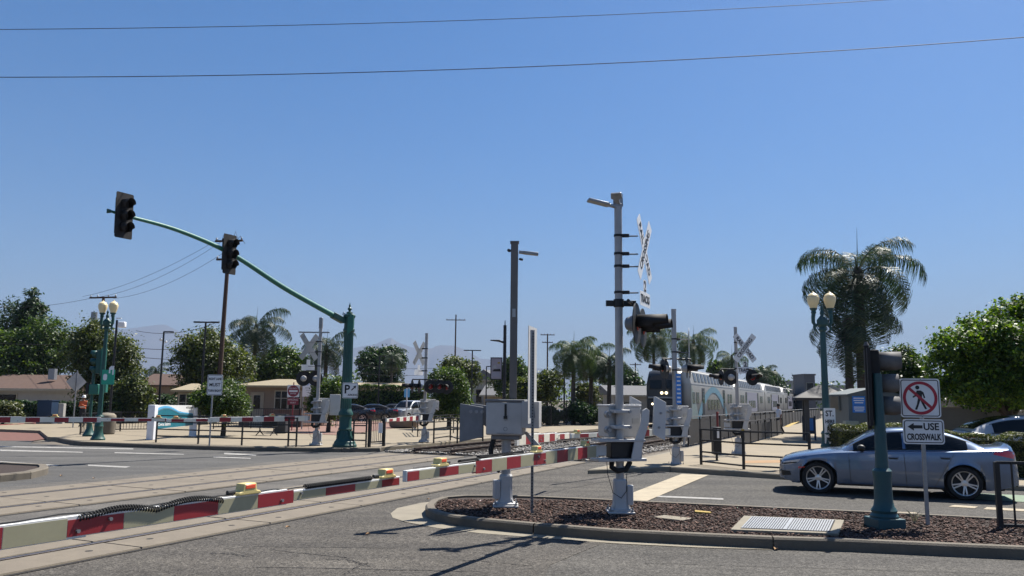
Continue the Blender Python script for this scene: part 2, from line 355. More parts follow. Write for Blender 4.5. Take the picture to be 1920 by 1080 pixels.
def kerbed(name, outer, h, kw, top_mat, kerb_mat, z0=0., cuts=(), top_drop=.0):
    outer = ccw([tuple(p[:2]) for p in outer]); inn = offset_poly(outer, kw)
    o = struct(MB().sheet(inn, z0 + h - top_drop).build(name, top_mat, smooth=0))
    n = len(outer); order = sorted(cuts) if cuts else [0]
    for a, s in enumerate(order):
        e = order[(a+1) % len(order)]; idx = [s]; i = s
        while True:
            i = (i+1) % n; idx.append(i)
            if i == e: break
        mb = MB()
        oq = offset_poly(outer, .025)
        for i, j in zip(idx[:-1], idx[1:]):
            A0, B0, A1, B1 = outer[i], outer[j], inn[i], inn[j]; q = .025
            Ao, Bo = oq[i], oq[j]; L_ = max(.05, math.dist(A0, B0)); lp = lambda a_, b_, f_: (a_[0] + (b_[0]-a_[0])*f_, a_[1] + (b_[1]-a_[1])*f_)
            fa = .009/L_ if (i == s and len(order) > 1) else 0.; fb = 1 - (.009/L_ if (j == e and len(order) > 1) else 0.)
            A0, B0, A1, B1, Ao, Bo = lp(A0,B0,fa), lp(A0,B0,fb), lp(A1,B1,fa), lp(A1,B1,fb), lp(Ao,Bo,fa), lp(Ao,Bo,fb)
            vs = [(*A0, z0-.05), (*B0, z0-.05), (*B0, z0+h-q), (*A0, z0+h-q), (*Bo, z0+h+.002), (*Ao, z0+h+.002), (*B1, z0+h+.002), (*A1, z0+h+.002), (*B1, z0), (*A1, z0)]
            mb.add(vs, [(0,1,2,3), (3,2,4,5), (5,4,6,7), (7,6,8,9)])
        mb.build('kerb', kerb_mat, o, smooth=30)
    return o
TAZ = 25.0                                              # azimuth of the tracks
TD = azv(TAZ); TN = Vector((TD.y, -TD.x, 0))            # along, and to the right of them
def trk(n, s, z=0.): p = TN*n + TD*s; return (p.x, p.y, z)
RAZ = -71.0                                             # azimuth of the street, to the left
# ---------------------------------------------------------------- the ground
o = struct(MB().sheet([(-14000,-14000),(14000,-14000),(14000,14000),(-14000,14000)], -.03).build('ground', 'dirt', smooth=0))
struct(MB().sheet([(-60,-30),(60,-30),(60,10), (14.5,18.6),(8,20.9), (4.2,23.6), (3.0,30),(-5.2,31.4),(-16.7,32.2),(-19.5,33.6),(-26,46),(-60,66)], -.004).build('road', 'asphalt_dark', smooth=0))
# the worn approach between the tracks and the island, and the street beyond the tracks
struct(MB().sheet([trk(-8.95,-12), trk(-8.95,30), (3.1,22.6), (2.59, 16.21, 0.0), (1.63, 15.51, 0.0), (0.46, 16.11, 0.0), (-1.32, 16.45, 0.0), (-2.08, 15.43, 0.0), (-2.03, 14.19, 0.0), (-1.56, 13.23, 0.0), (-0.61, 12.72, 0.0), (1.42, 12.0, 0.0), (0.49, 10.23, 0.0), (0.1,7.5),(-1.5,2)], .0).build('road_approach', 'asphalt_aged', smooth=0))
struct(MB().sheet([trk(-17.3,-8), trk(-17.3,27.6),(-5.6,31.2),(-16.7,32.1),(-19.5,33.5),(-26,46),(-60,66),(-60,20)], .0).build('street_beyond', 'asphalt_far', smooth=0))
struct(MB().sheet([trk(-8.97,-12), trk(-8.97,40), trk(-17.4,40), trk(-17.4,-12)], .004).build('crossing_bed', 'crossing_asphalt', smooth=0))
# painted lines
struct(MB().sheet([(1.72, 15.9, 0.0), (2.33, 15.72, 0.0), (5.42, 22.57, 0.0), (4.73, 22.8, 0.0)], .008).build('stop_line', 'cream_paint', smooth=0))
struct(MB().sheet([(3.02, 17.66, 0.0), (2.99, 17.38, 0.0), (4.37, 17.0, 0.0), (4.44, 17.28, 0.0)], .004).build('lane_line', 'road_paint', smooth=0))
for q in (((-15.14, 24.56, 0.0), (-14.73, 23.91, 0.0), (-12.65, 23.06, 0.0), (-12.74, 23.42, 0.0)), ((-12.08, 23.7, 0.0), (-11.86, 23.26, 0.0), (-10.58, 22.81, 0.0), (-10.65, 23.24, 0.0)), ((-18.3, 29.62, 0.0), (-17.79, 28.81, 0.0), (-14.73, 28.47, 0.0), (-14.94, 28.86, 0.0)), ((-13.84, 28.9, 0.0), (-13.59, 28.38, 0.0), (-11.05, 27.99, 0.0), (-11.2, 28.36, 0.0)), ((-19.5, 31.54, 0.0), (-19.11, 30.92, 0.0), (-13.88, 30.4, 0.0), (-14.15, 31.0, 0.0)), ((-10.13, 29.24, 0.0), (-9.85, 28.45, 0.0), (-8.57, 27.86, 0.0), (-8.76, 28.49, 0.0)), ((-9.84, 27.41, 0.0), (-9.67, 26.94, 0.0), (-8.33, 26.55, 0.0), (-8.44, 26.89, 0.0))):
    struct(MB().sheet(q, .006).build('lane_line', 'road_paint', smooth=0))
struct(MB().sheet([(-29.67, 45.02, 0.0), (-23.01, 34.99, 0.0), (-20.48, 35.31, 0.0), (-20.84, 37.36, 0.0), (-21.7, 41.02, 0.0), (-23.79, 42.38, 0.0)], .004).build('brick_crosswalk', 'brick_paving', smooth=0))
for q in (((-30.32, 46.02, 0.0), (-29.67, 45.02, 0.0), (-23.79, 42.38, 0.0), (-21.7, 41.02, 0.0), (-21.83, 41.48, 0.0), (-24.07, 42.97, 0.0)),):
    struct(MB().sheet(q, .007).build('crosswalk_edge', 'road_paint', smooth=0))
for y0, y1 in ((961,966), (973,978)):
    pass
for i, q in enumerate((((7.2, 15.45, 0.0), (7.09, 15.23, 0.0), (7.42, 15.12, 0.0), (7.52, 15.41, 0.0)), ((7.03, 14.95, 0.0), (6.92, 14.72, 0.0), (7.24, 14.64, 0.0), (7.34, 14.88, 0.0)), ((7.61, 15.07, 0.0), (7.49, 14.82, 0.0), (8.05, 14.64, 0.0), (8.17, 14.91, 0.0)), ((7.33, 14.52, 0.0), (7.2, 14.27, 0.0), (8.14, 13.92, 0.0), (8.3, 14.22, 0.0)), ((8.27, 14.79, 0.0), (8.14, 14.55, 0.0), (8.99, 14.27, 0.0), (9.15, 14.53, 0.0)), ((8.87, 16.59, 0.0), (8.6, 16.32, 0.0), (9.01, 16.12, 0.0), (9.22, 16.37, 0.0)), ((9.35, 16.3, 0.0), (9.09, 15.97, 0.0), (9.88, 15.67, 0.0), (10.08, 15.98, 0.0)))):
    struct(MB().sheet(q, .004).build('crosswalk_bar', 'cream_paint', smooth=0))
struct(MB().sheet([(10.6, 18.78, 0.0), (9.83, 17.63, 0.0), (10.96, 17.02, 0.0), (11.79, 18.28, 0.0)], .004).build('green_lane', 'green_paint', smooth=0))
# ---- tracks and crossing panels
crossing = struct(MB().sheet([trk(-8.92,-11.6), trk(-8.92,25.5), trk(-12.2,25.5), trk(-12.2,-11.6)], .008).sheet([trk(-13.3,-11.6), trk(-13.3,25.5), trk(-16.6,25.5), trk(-16.6,-11.6)], .008).build('rail_crossing', 'gap_dark', smooth=0))
PL = 2.44
def panel_mesh(wd, L=PL):
    mb = MB(); g_ = .008; x = wd/2; y = L/2 - .012; t = .02
    mb.add([(-x,-y,0),(x,-y,0),(x,y,0),(-x,y,0),(-x+g_,-y+g_,t),(x-g_,-y+g_,t),(x-g_,y-g_,t),(-x+g_,y-g_,t)], [(4,5,6,7),(0,1,5,4),(1,2,6,5),(2,3,7,6),(3,0,4,7)])
    me = bpy.data.meshes.new('panel'); me.from_pydata(mb.v, [], mb.f); me.update(); me.materials.append(MATS['panel_concrete']); return me
pm = {wd: panel_mesh(wd) for wd in (1.28, .70, 1.42)}
hole = MB().lathe([(.05,.0),(.05,.0215)], 8); hm = bpy.data.meshes.new('hole'); hm.from_pydata(hole.v, [], hole.f); hm.materials.append(MATS['gap_dark'])
for base in (-9.8, -14.2):
    for r_ in (base, base - 1.5):
        mb = MB()
        for off, wd, mt in ((0, .072, 0),):
            mb.prism([(-.036,0),(.036,0),(.036,.024),(.026,.03),(-.026,.03),(-.036,.024)], -11.6, 25.4, Matrix((( TN.x,0,TD.x,TN.x*r_),(TN.y,0,TD.y,TN.y*r_),(0,1,0,.0),(0,0,0,1))))
        mb.build('rail', 'rail_steel', crossing)
    rows = [(base - .75, 1.28), (base + .47, .70), (base - 1.97, .70)]
    for n_, wd in rows:
        for k in range(15):
            s_ = -10.4 + k*PL + (0 if wd > 1 else .0)
            p = link('panel', pm[wd], crossing); p.location = trk(n_, s_, .008); p.rotation_euler = (0, 0, -R(TAZ))
            p.location.z += rng.uniform(-.003, .003)
            for sgn in (-1, 1):
                h_ = link('lifting_hole', hm, p); h_.location = (rng.uniform(-.08,.08), sgn*.72, 0)
# ballasted track beyond the crossing
s0, s1 = 25.6, 150
bed = MB()
for base in (-10.55, -14.95):
    bed.prism([(-2.0,-.03),(2.0,-.03),(1.5,.03),(-1.5,.03)], s0, s1, Matrix(((TN.x,0,TD.x,TN.x*base),(TN.y,0,TD.y,TN.y*base),(0,1,0,0),(0,0,0,1))))
tb = struct(bed.build('track_bed', 'sleeper_wood', smooth=0))
sm_ = MB().box((0,0,0), (2.5,.22,.14)); sme = bpy.data.meshes.new('sleeper'); sme.from_pydata(sm_.v, [], sm_.f); sme.materials.append(MATS['sleeper_wood'])
for base in (-10.55, -14.95):
    for k in range(90):
        p = link('sleeper', sme, tb); p.location = trk(base, s0 + .4 + k*.6, .045 + rng.uniform(-.01,.01)); p.rotation_euler = (0, 0, -R(TAZ) + rng.uniform(-.015,.015))
    for r_ in (base + .75, base - .75):
        MB().prism([(-.07,0),(.07,0),(.07,.015),(.012,.03),(.012,.11),(.036,.12),(.036,.155),(-.036,.155),(-.036,.12),(-.012,.11),(-.012,.03),(-.07,.015)], s0 - .1, s1, Matrix(((TN.x,0,TD.x,TN.x*r_),(TN.y,0,TD.y,TN.y*r_),(0,1,0,.06),(0,0,0,1)))).build('rail', 'rail_side', tb)
def rocks(name, n, fn, size, m, flat=1.0):
    rr = np.random.RandomState(5)
    base = np.array([(1,0,0),(0,1,0),(-1,0,0),(0,-1,0),(0,0,1),(0,0,-1)], float)
    tri = np.array([(0,1,4),(1,2,4),(2,3,4),(3,0,4),(1,0,5),(2,1,5),(3,2,5),(0,3,5)])
    pts = np.array([fn() for _ in range(n)]); sz = size*(.5 + rr.rand(n)*.9)
    an = rr.rand(n)*6.283; tl = (rr.rand(n)-.5)*1.2
    V = base[None]*sz[:,None,None]*(np.array([1,.7,.55*flat])[None,None]*(.7+.6*rr.rand(n,6,1)))
    c, s = np.cos(tl)[:,None], np.sin(tl)[:,None]
    V = np.stack([V[...,0]*c - V[...,2]*s, V[...,1], V[...,0]*s + V[...,2]*c], -1)
    c, s = np.cos(an)[:,None], np.sin(an)[:,None]
    V = np.stack([V[...,0]*c - V[...,1]*s, V[...,0]*s + V[...,1]*c, V[...,2]], -1) + pts[:,None]
    me = bpy.data.meshes.new(name); fs = (tri[None] + (np.arange(n)*6)[:,None,None]).reshape(-1,3)
    me.vertices.add(n*6); me.vertices.foreach_set('co', V.astype(np.float32).ravel())
    me.loops.add(len(fs)*3); me.loops.foreach_set('vertex_index', fs.astype(np.int32).ravel())
    me.polygons.add(len(fs)); me.polygons.foreach_set('loop_start', np.arange(0, len(fs)*3, 3, dtype=np.int32)); me.update(calc_edges=True)
    me.materials.append(MATS[m]); return stuff(link(name, me))
def ballast_pt():
    b_ = rng.choice((-10.55,-14.95)); n_ = b_ + rng.uniform(-2.1,2.1); s_ = s0 + 36*rng.random()**1.4
    e = abs(n_ - b_); return trk(n_, s_, .035 if e > 1.3 else .06)
o = rocks('ballast', 16000, ballast_pt, .055, 'stone'); tag(o, 'grey crushed stone ballast between the rails beyond the crossing', 'ballast')
# ---------------------------------------------------------------- pavements and the island
struct(MB().prism([(-19.39, 35.32, 0.0), (-17.07, 32.74, 0.0), (-13.36, 31.48, 0.0), (-10.07, 30.76, 0.0), (-6.27, 30.64, 0.0), (-4.9, 31.02, 0.0), (-3.59, 33.27, 0.0), trk(-17.4,31), trk(-17.4,120), (-120,160), (-90,70), (-24,42), (-20.2,36)], -.03, .14).build('plaza', 'sidewalk_concrete', smooth=0))
kerbed('sidewalk', [(-19.39, 35.32, 0.0), (-18.22, 33.87, 0.0), (-16.98, 32.57, 0.0), (-13.22, 31.17, 0.0), (-9.92, 30.31, 0.0), (-6.17, 30.2, 0.0), (-4.85, 30.72, 0.0), (-4.89, 32.68, 0.0), (-5.36, 34.43, 0.0), (-6.5,35.5), (-15,36.2), (-20.31, 40.18, 0.0), (-20.36, 38.51, 0.0)], .15, .16, 'sidewalk_concrete', 'kerb_concrete', cuts=(0,3,4,5,8))
struct(MB().sheet([(-12.37, 42.74, 0.0), (-8.25, 40.23, 0.0), (-7.4, 48.2, 0.0), (-5.9, 57.9, 0.0), (-14.07, 68.33, 0.0), (-15.53, 54.77, 0.0)], .156).build('brick_plaza', 'pink_paving', smooth=0))
# far red kerb on the left and the pavement behind
kerbed('far_sidewalk', [(-29.31, 43.63, 0.0), (-29.93, 48.26, 0.0), (-30.18, 53.06, 0.0), (-30.12, 57.52, 0.0), (-34.05, 66.62, 0.0), (-39.47, 67.77, 0.0), (-44.15, 65.58, 0.0)], .16, .3, 'sidewalk_concrete', 'red_kerb_paint', cuts=(0,))
# station pavement on the right
PLAT = [(4.6,23.75), (5.05, 23.5, 0.0), (6.39, 22.37, 0.0), (7.16, 21.65, 0.0), (9.5,20.5), (14.5,18.3), (40,8), (70,50), trk(-7.6,130), trk(-7.6,21.3)]
kerbed('platform_pavement', PLAT, .12, .16, 'sidewalk_concrete', 'apron_concrete', cuts=(0,3,6))
struct(MB().sheet([(7.5, 26.44, 0.12), (7.18, 25.31, 0.12), (9.12, 26.01, 0.12), (9.55, 27.2, 0.12)], .126).build('tactile_strip', 'orange_paving', smooth=0))
struct(MB().sheet([(20.98, 63.03, 0.12), (20.9, 61.82, 0.12), (28.57, 81.02, 0.12), (29.01, 83.17, 0.12)], .126).build('platform_edge_line', 'yellow_paint', smooth=0))
# the planted island in front
ISL = [(6.96, 10.9, 0.0), (5.9, 11.11, 0.0), (4.67, 11.38, 0.0), (3.63, 11.51, 0.0), (2.65, 11.72, 0.0), (1.49, 12.01, 0.0), (0.36, 12.51, 0.0), (-0.45, 12.93, 0.0), (-0.89, 13.25, 0.0), (-1.22, 13.65, 0.0), (-1.41, 14.12, 0.0), (-1.48, 14.63, 0.0), (-1.46, 15.26, 0.0), (-1.29, 15.8, 0.0), (-0.88, 16.12, 0.0), (-0.16, 16.18, 0.0), (0.46, 16.11, 0.0), (1.95, 15.69, 0.0), (3.36, 15.25, 0.0), (4.7, 14.84, 0.0), (6.46, 14.33, 0.0), (8.05, 13.77, 0.0), (11.5,11.9), (11.5,10.2)]
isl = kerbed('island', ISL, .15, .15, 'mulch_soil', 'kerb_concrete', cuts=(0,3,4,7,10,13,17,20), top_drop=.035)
# flat concrete apron round its nose
struct(MB().sheet([(3.6, 11.43, 0.0), (2.61, 11.53, 0.0), (1.47, 11.79, 0.0), (0.35, 12.21, 0.0), (-0.44, 12.53, 0.0), (-1.12, 12.97, 0.0), (-1.69, 13.56, 0.0), (-1.96, 14.01, 0.0), (-2.07, 14.51, 0.0), (-2.05, 15.21, 0.0), (-1.7, 16.01, 0.0), (-1.22, 16.46, 0.0), (-0.16, 16.39, 0.0), (0.46, 16.19, 0.0), (1.96, 15.73, 0.0), (3,14.3), (0,13.6)], .004).build('apron', 'apron_concrete', smooth=0))
struct(MB().sheet([(0.47, 16.36, 0.0), (1.98, 15.92, 0.0), (4.76, 15.05, 0.0), (6.55, 14.53, 0.0), (8.17, 13.98, 0.0), (8.82, 13.74, 0.0), (8.5,12), (1,14.2)], .004).build('gutter', 'apron_concrete', smooth=0))
inner = offset_poly(ccw([p[:2] for p in ISL]), .155)
def mulch_pt():
    while True:
        p = (rng.uniform(-1.5,9.5), rng.uniform(10.7,15.6))
        if inpoly(p, inner): return (*p, .12 + rng.random()*.018)
o = rocks('mulch_chips', 15000, mulch_pt, .032, 'mulch', .45); tag(o, 'dark brown bark chips covering the island bed', 'mulch')
# cast iron vault cover in the island
v = thing('vault_cover', 'slatted steel vault cover with concrete frame in the mulch island', 'vault cover', (0,0,0))
q = [Vector(p) for p in ((3.2, 12.1, 0.16), (4.65, 11.82, 0.16), (5.29, 13.19, 0.16), (3.81, 13.55, 0.16))]
MB().add([(p.x,p.y,.10) for p in q] + [(p.x,p.y,.165) for p in q], [(4,5,6,7),(0,1,5,4),(1,2,6,5),(2,3,7,6),(3,0,4,7)]).build('frame', 'apron_concrete', v, bevel=.008)
def bil(a, b, z): p = (q[0]*(1-a) + q[1]*a)*(1-b) + (q[3]*(1-a) + q[2]*a)*b; return (p.x, p.y, z)
MB().add([bil(a,b,.1685) for a,b in ((.085,.08),(.92,.08),(.92,.93),(.085,.93))], [(0,1,2,3)]).build('recess', 'gap_dark', v)
N_ = 34
for i in range(N_):
    a0 = .09 + .826*i/N_; a1 = a0 + .826/N_*.66; z0, z1 = .166, .176
    MB().add([bil(a,b,z) for z in (z0,z1) for a,b in ((a0,.09),(a1,.09),(a1,.92),(a0,.92))], [(4,5,6,7),(0,1,5,4),(1,2,6,5),(2,3,7,6),(3,0,4,7)]).build('slat', 'galvanised', v)
MB().add([bil(a,b,.178) for a,b in ((.49,.09),(.515,.09),(.515,.92),(.49,.92))], [(0,1,2,3)]).build('joint_strip', 'galvanised', v)
# concrete pad and small things
struct(MB().prism([p[:2] for p in ((2.31, 13.4, 0.14), (2.72, 13.09, 0.14), (2.94, 13.33, 0.14), (2.53, 13.66, 0.14))], .1, .145).build('concrete_pad', 'apron_concrete'))
struct(MB().prism([p[:2] for p in ((3.16, 14.21, 0.15), (3.38, 14.03, 0.15), (3.37, 13.9, 0.15), (3.12, 14.01, 0.15))], .1, .158).build('yellow_kerb_mark', 'yellow_paint'))
lc = MB(); 
for i, (x, y, z) in enumerate(((*(3.64, 11.43, 0.0)[:2], .0), (*(-2.07, 12.28, 0.0)[:2], .0), (*(-3.4, 12.83, 0.0)[:2], 0), (*(-1.62, 16.51, 0.0)[:2], 0), (*(-9.93, 19.8, 0.0)[:2], 0), (*(-11.01, 20.35, 0.0)[:2], 0))):
    mb = MB(rz(rng.uniform(0,6)) )
    s_ = .05 if i else .062
    mb.add([(-s_,0,.012),(0,-s_*.55,.03),(s_,0,.015),(0,s_*.55,.034),(0,0,.008)], [(0,1,4),(1,2,4),(2,3,4),(3,0,4)])
    o = mb.build('fallen_leaf', 'orange_paving', smooth=0); o.location = (x, y, z + .004)
    tag(o, ('orange fallen leaf on asphalt beside the island kerb', 'dry leaf on asphalt left of the island nose shadows', 'dry leaf on asphalt between the two near gate arms', 'small leaf on the far side of the island nose', 'dry leaf on the crossing past the left planter', 'dry leaf just off the left planter tip')[i], 'leaf', 'fallen leaves on the road')
# planter on the far left
kerbed('left_island', [(-12.16, 18.63, 0.0), (-11.59, 18.87, 0.0), (-11.34, 19.64, 0.0), (-11.56, 20.71, 0.0), (-11.84, 21.26, 0.0), (-12.19, 21.77, 0.0), (-13.73, 22.31, 0.0), (-14.74, 22.52, 0.0)], .17, .2, 'mulch_soil', 'kerb_concrete', cuts=(0,2,4), top_drop=.04)
# sealed cracks and stains on the asphalt
def crack(p0, p1, wob, wd, seed):
    r = random.Random(seed); a, b = Vector(p0), Vector(p1); n = 40; d = (b-a).normalized(); s_ = Vector((-d.y, d.x, 0)); mb = MB(); L_ = []; off = 0
    for i in range(n+1):
        off = off*.8 + r.uniform(-wob, wob); q = a.lerp(b, i/n) + s_*off; ww = wd*r.uniform(.3, 1.2)*(1 if 0 < i < n else .1); L_.append((q + s_*ww, q - s_*ww))
    for i in range(n): mb.add([(p.x, p.y, .0035) for p in (L_[i][1], L_[i+1][1], L_[i+1][0], L_[i][0])], [(0,1,2,3)])
    return struct(mb.build('road_crack', 'gap_dark', smooth=0))
crack((-3.46, 11.24, 0.0), (-1.52, 11.24, 0.0), .008, .010, 1); crack((-3.15, 11.03, 0.0), (-2.03, 10.52, 0.0), .014, .011, 2); crack((-3.05, 9.94, 0.0), (-0.3, 9.79, 0.0), .010, .013, 3); crack((-2.36, 10.5, 0.0), (-1.7, 10.17, 0.0), .04, .013, 4)
crack((-2.11, 10.58, 0.0), (-1.62, 10.05, 0.0), .04, .011, 5); crack((-3.83, 10.77, 0.0), (-3.26, 10.58, 0.0), .05, .02, 6); crack((-1.72, 10.27, 0.0), (-1.9, 9.56, 0.0), .03, .010, 7); crack((1.63, 10.45, 0.0), (6.01, 10.02, 0.0), .006, .007, 8); crack((0.29, 10.15, 0.0), (-0.63, 10.49, 0.0), .03, .010, 9)
crack((0.61, 17.53, 0.0), (4.38, 23.93, 0.0), .01, .02, 10); crack((-3.76, 16.49, 0.0), (-0.58, 16.35, 0.0), .02, .008, 11)
# ---------------------------------------------------------------- railway crossing gates
def gate_arm(root, tip, parent, h0=.21, h1=.11, t=.05, lamps=(.25,.55,.97), first='sheet_white', coil=(), tan=False, step=.42):
    root = Vector(root); tip = Vector(tip); d = tip - root; L = d.length; d.normalize()
    a = math.atan2(d.y, d.x); pitch_ = math.asin(d.z)
    M = tr(root) @ rz(a) @ Matrix.Rotation(-pitch_, 4, 'Y')
    secs = [(0, .40), (.40, .72), (.72, 1.0)]; hs = [h0, h0*.82 + h1*.0 if False else (h0*2+h1)/3, h1]
    def hh(u):
        for (a0, b0), hv in zip(secs, hs):
            if u <= b0: return hv
        return hs[-1]
    arm = MB(M)
    for (a0, b0), hv in zip(secs, hs):
        arm.box(((a0+b0)/2*L, 0, 0), ((b0-a0)*L + .02, t, hv))
    ao = arm.build('gate_arm', 'arm_edge', parent, bevel=.004)
    k = 0; x = .12
    while x < L - .02:
        x1 = min(L - .005, x + step); u = (x + x1)/2/L; hv = hh(u)
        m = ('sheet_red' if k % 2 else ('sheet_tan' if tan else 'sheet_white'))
        mb = MB(M)
        for sg in (-1, 1): mb.box(((x+x1)/2, sg*(t/2 + .0015), -.004), (x1 - x - .004, .003, hv - .022))
        mb.build('stripe', m, ao); x = x1; k += 1
    for u in lamps:
        hv = hh(u); lx = u*L - .12
        mb = MB(M); mb.prism([(-.13,0),(.13,0),(.11,.026),(.075,.032),(.066,.092),(-.066,.092),(-.075,.032),(-.11,.026)], -.05, .05, tr(lx, 0, hv/2) @ Matrix(((1,0,0,0),(0,0,-1,0),(0,1,0,0),(0,0,0,1))))
        lo = mb.build('arm_lamp', 'amber_plastic', ao, bevel=.008)
        MB(M).box((lx, 0, hv/2 + .064), (.108, .106, .036)).build('lens', 'red_orange_lens', lo, bevel=.006)
        MB(M).cyl((lx - .13, 0, hv/2 + .03), (lx - .20, 0, hv/2 + .03), .022, .018, 8).build('connector', 'black_plastic', lo)
    # power cable with coils lying on the arm
    path = []
    n = int(L/.15)
    for i in range(n+1):
        u = i/n; path.append(M @ Vector((u*L*.97, .012*math.sin(i*1.3), hh(u)/2 + .012 + .006*math.sin(i*.9))))
    MB().tube(path, .006, 5).build('cable', 'cable', ao)
    for c0, c1, dy in coil:
        pts = []; turns = int((c1-c0)*L/.022)
        for i in range(turns*8 + 1):
            s_ = i/8/turns; u = c0 + (c1-c0)*s_; th = i/8*2*math.pi
            sag = dy*(1 - abs(math.sin(s_*math.pi*2.0)))
            pts.append(M @ Vector((u*L, -t/2 + .005 + .02*math.cos(th), hh(u)/2 + .02 - sag + .02*math.sin(th))))
        MB().tube(pts, .0065, 4).build('coiled_cable', 'rubber', ao)
    for i, u in enumerate((.39, .43, .71, .75)):
        hv = hh(u); q_ = hv*.18*(1 if i % 2 else -1)
        MB(M).cyl((u*L, -t/2 - .022, q_), (u*L, t/2 + .022, q_), .014, .014, 6).build('bolt', 'galvanised', ao)
    return ao
def flasher(parent, pos, az, tilt=0., s=1.0, hm='mech_grey'):
    M = tr(pos) @ rz(face(az)) @ Matrix.Rotation(tilt, 4, 'X') @ Matrix.Scale(s, 4)
    mb = MB(M); mb.board(circ(.29, 0, 0, 32), -.0, .012)
    p = mb.build('flasher', 'black_plastic', parent)
    MB(M).lathe([(.05,-.17),(.085,-.15),(.115,-.06),(.12,0)], 16, M=Matrix.Rotation(R(90), 4, 'X')).build('housing', hm, p)
    MB(M @ tr(0,-.02,0)).lathe([(.0,.012),(.06,.01),(.10,.0),(.105,-.01)], 20, M=Matrix.Rotation(R(90), 4, 'X')).build('lens', 'red_lens', p)
    hd = MB(M); n = 22; vs = []
    for y0 in (-.01, -.42):
        for i in range(n+1):
            a = R(-28 + 236*i/n); k_ = 1.0 if math.sin(a) > -.05 else .55
            vs.append((.125*math.cos(a), y0*(k_ if y0 < -.1 else 1), .125*math.sin(a)))
    fs = [(i, i+1, n+2+i, n+1+i) for i in range(n)]
    hd.add(vs, fs); ho = hd.build('hood', 'signal_dark', p); sd = ho.modifiers.new('s', 'SOLIDIFY'); sd.thickness = .004
    return p
def crossbuck(parent, pos, az, tracks=True, lettered=True, s=1.0):
    M = tr(pos) @ rz(face(az))
    W, H_ = 1.2*s, .225*s
    for i, (ang, word) in enumerate(((-52, 'RAIL  ROAD'), (52, 'CROSSING'))):
        Mr = M @ tr(0, -.006*i, 0) @ Matrix.Rotation(R(-ang), 4, 'Y')
        b = MB(Mr).board(rrect(W, H_, .02), -.004, .004).build('crossbuck_blade', 'sign_white', parent)
        MB(Mr).board(rrect(W - .004, H_ - .004, .02), .0005, .003).build('blade_back', 'sign_back', b)
        if lettered: text(word, .185*s, 'sign_black', b, 0, 0, -.0065, .98, .004, M=Mr)
    if tracks:
        z = -.70*s
        b = MB(M).board([(-.17*s, z-.02*s), (.17*s, z-.02*s), (.17*s, z+.0*s), (.085*s,z+.0*s),(.085*s, z+.20*s), (-.085*s, z+.20*s), (-.085*s,z+.0*s),(-.17*s, z+.0*s)], -.002, .004).build('track_count_plate', 'sign_white', parent)
        b2 = MB(M).board(rrect(.62*s, .23*s, .02, 0, z - .12*s), -.004, .004).build('track_plate', 'sign_white', parent)
        if lettered:
            text('2', .24*s, 'sign_black', b, 0, z + .09*s, -.005, 1, .006, M=M); text('TRACKS', .17*s, 'sign_black', b2, 0, z - .12*s, -.007, .85, .004, M=M)
def gate_base(t, z=0., s=1.0, box_az=100):
    # flared casting, foot plate, anchor bolts, junction box
    mb = MB(); pr = ((.20,.0),(.20,.03),(.155,.05),(.135,.12),(.125,.30),(.125,.50),(.105,.53))
    n = 8; vs = []; fs = []
    for r_, zz in pr:
        for i in range(n*2):
            a = math.pi/n*(i + .5); sq = 1/max(abs(math.cos(a)), abs(math.sin(a))); q_ = min(sq, 1.22)
            vs.append((r_*q_*math.cos(a)*.9, r_*q_*math.sin(a)*.9, z + .07 + zz*.98))
    N = n*2
    for j in range(len(pr)-1): fs += [(j*N+i, j*N+(i+1) % N, (j+1)*N+(i+1) % N, (j+1)*N+i) for i in range(N)]
    fs += [tuple(range((len(pr)-1)*N, len(pr)*N))]
    mb.add(vs, fs); b = mb.build('base', 'mech_grey', t, smooth=30)
    for k in range(4):
        a = R(45 + 90*k); MB().prism([(.10,.0),(.20,0),(.10,.16)], -.009, .009, tr(0,0,z+.10) @ rz(a) @ Matrix(((1,0,0,0),(0,0,-1,0),(0,1,0,0),(0,0,0,1)))).build('rib', 'mech_grey', b)
    MB().box((0,0,z+.055), (.44,.44,.035)).build('foot_plate', 'mech_grey', t, bevel=.01)
    MB().box((0,0,z-.0), (.40,.40,.05)).build('grout_pad', 'kerb_concrete', t)
    for sx in (-1,1):
        for sy in (-1,1):
            MB().cyl((sx*.18,sy*.18,z), (sx*.18,sy*.18,z+.15), .013, n=8).cyl((sx*.18,sy*.18,z+.072), (sx*.18,sy*.18,z+.10), .028, n=6).build('anchor_bolt', 'galvanised', t)
    d = azv(box_az); MB().box((d.x*.17, d.y*.17, z+.33), (.10,.17,.32), -R(box_az) + R(90)).build('junction_box', 'mech_grey', t, bevel=.015)
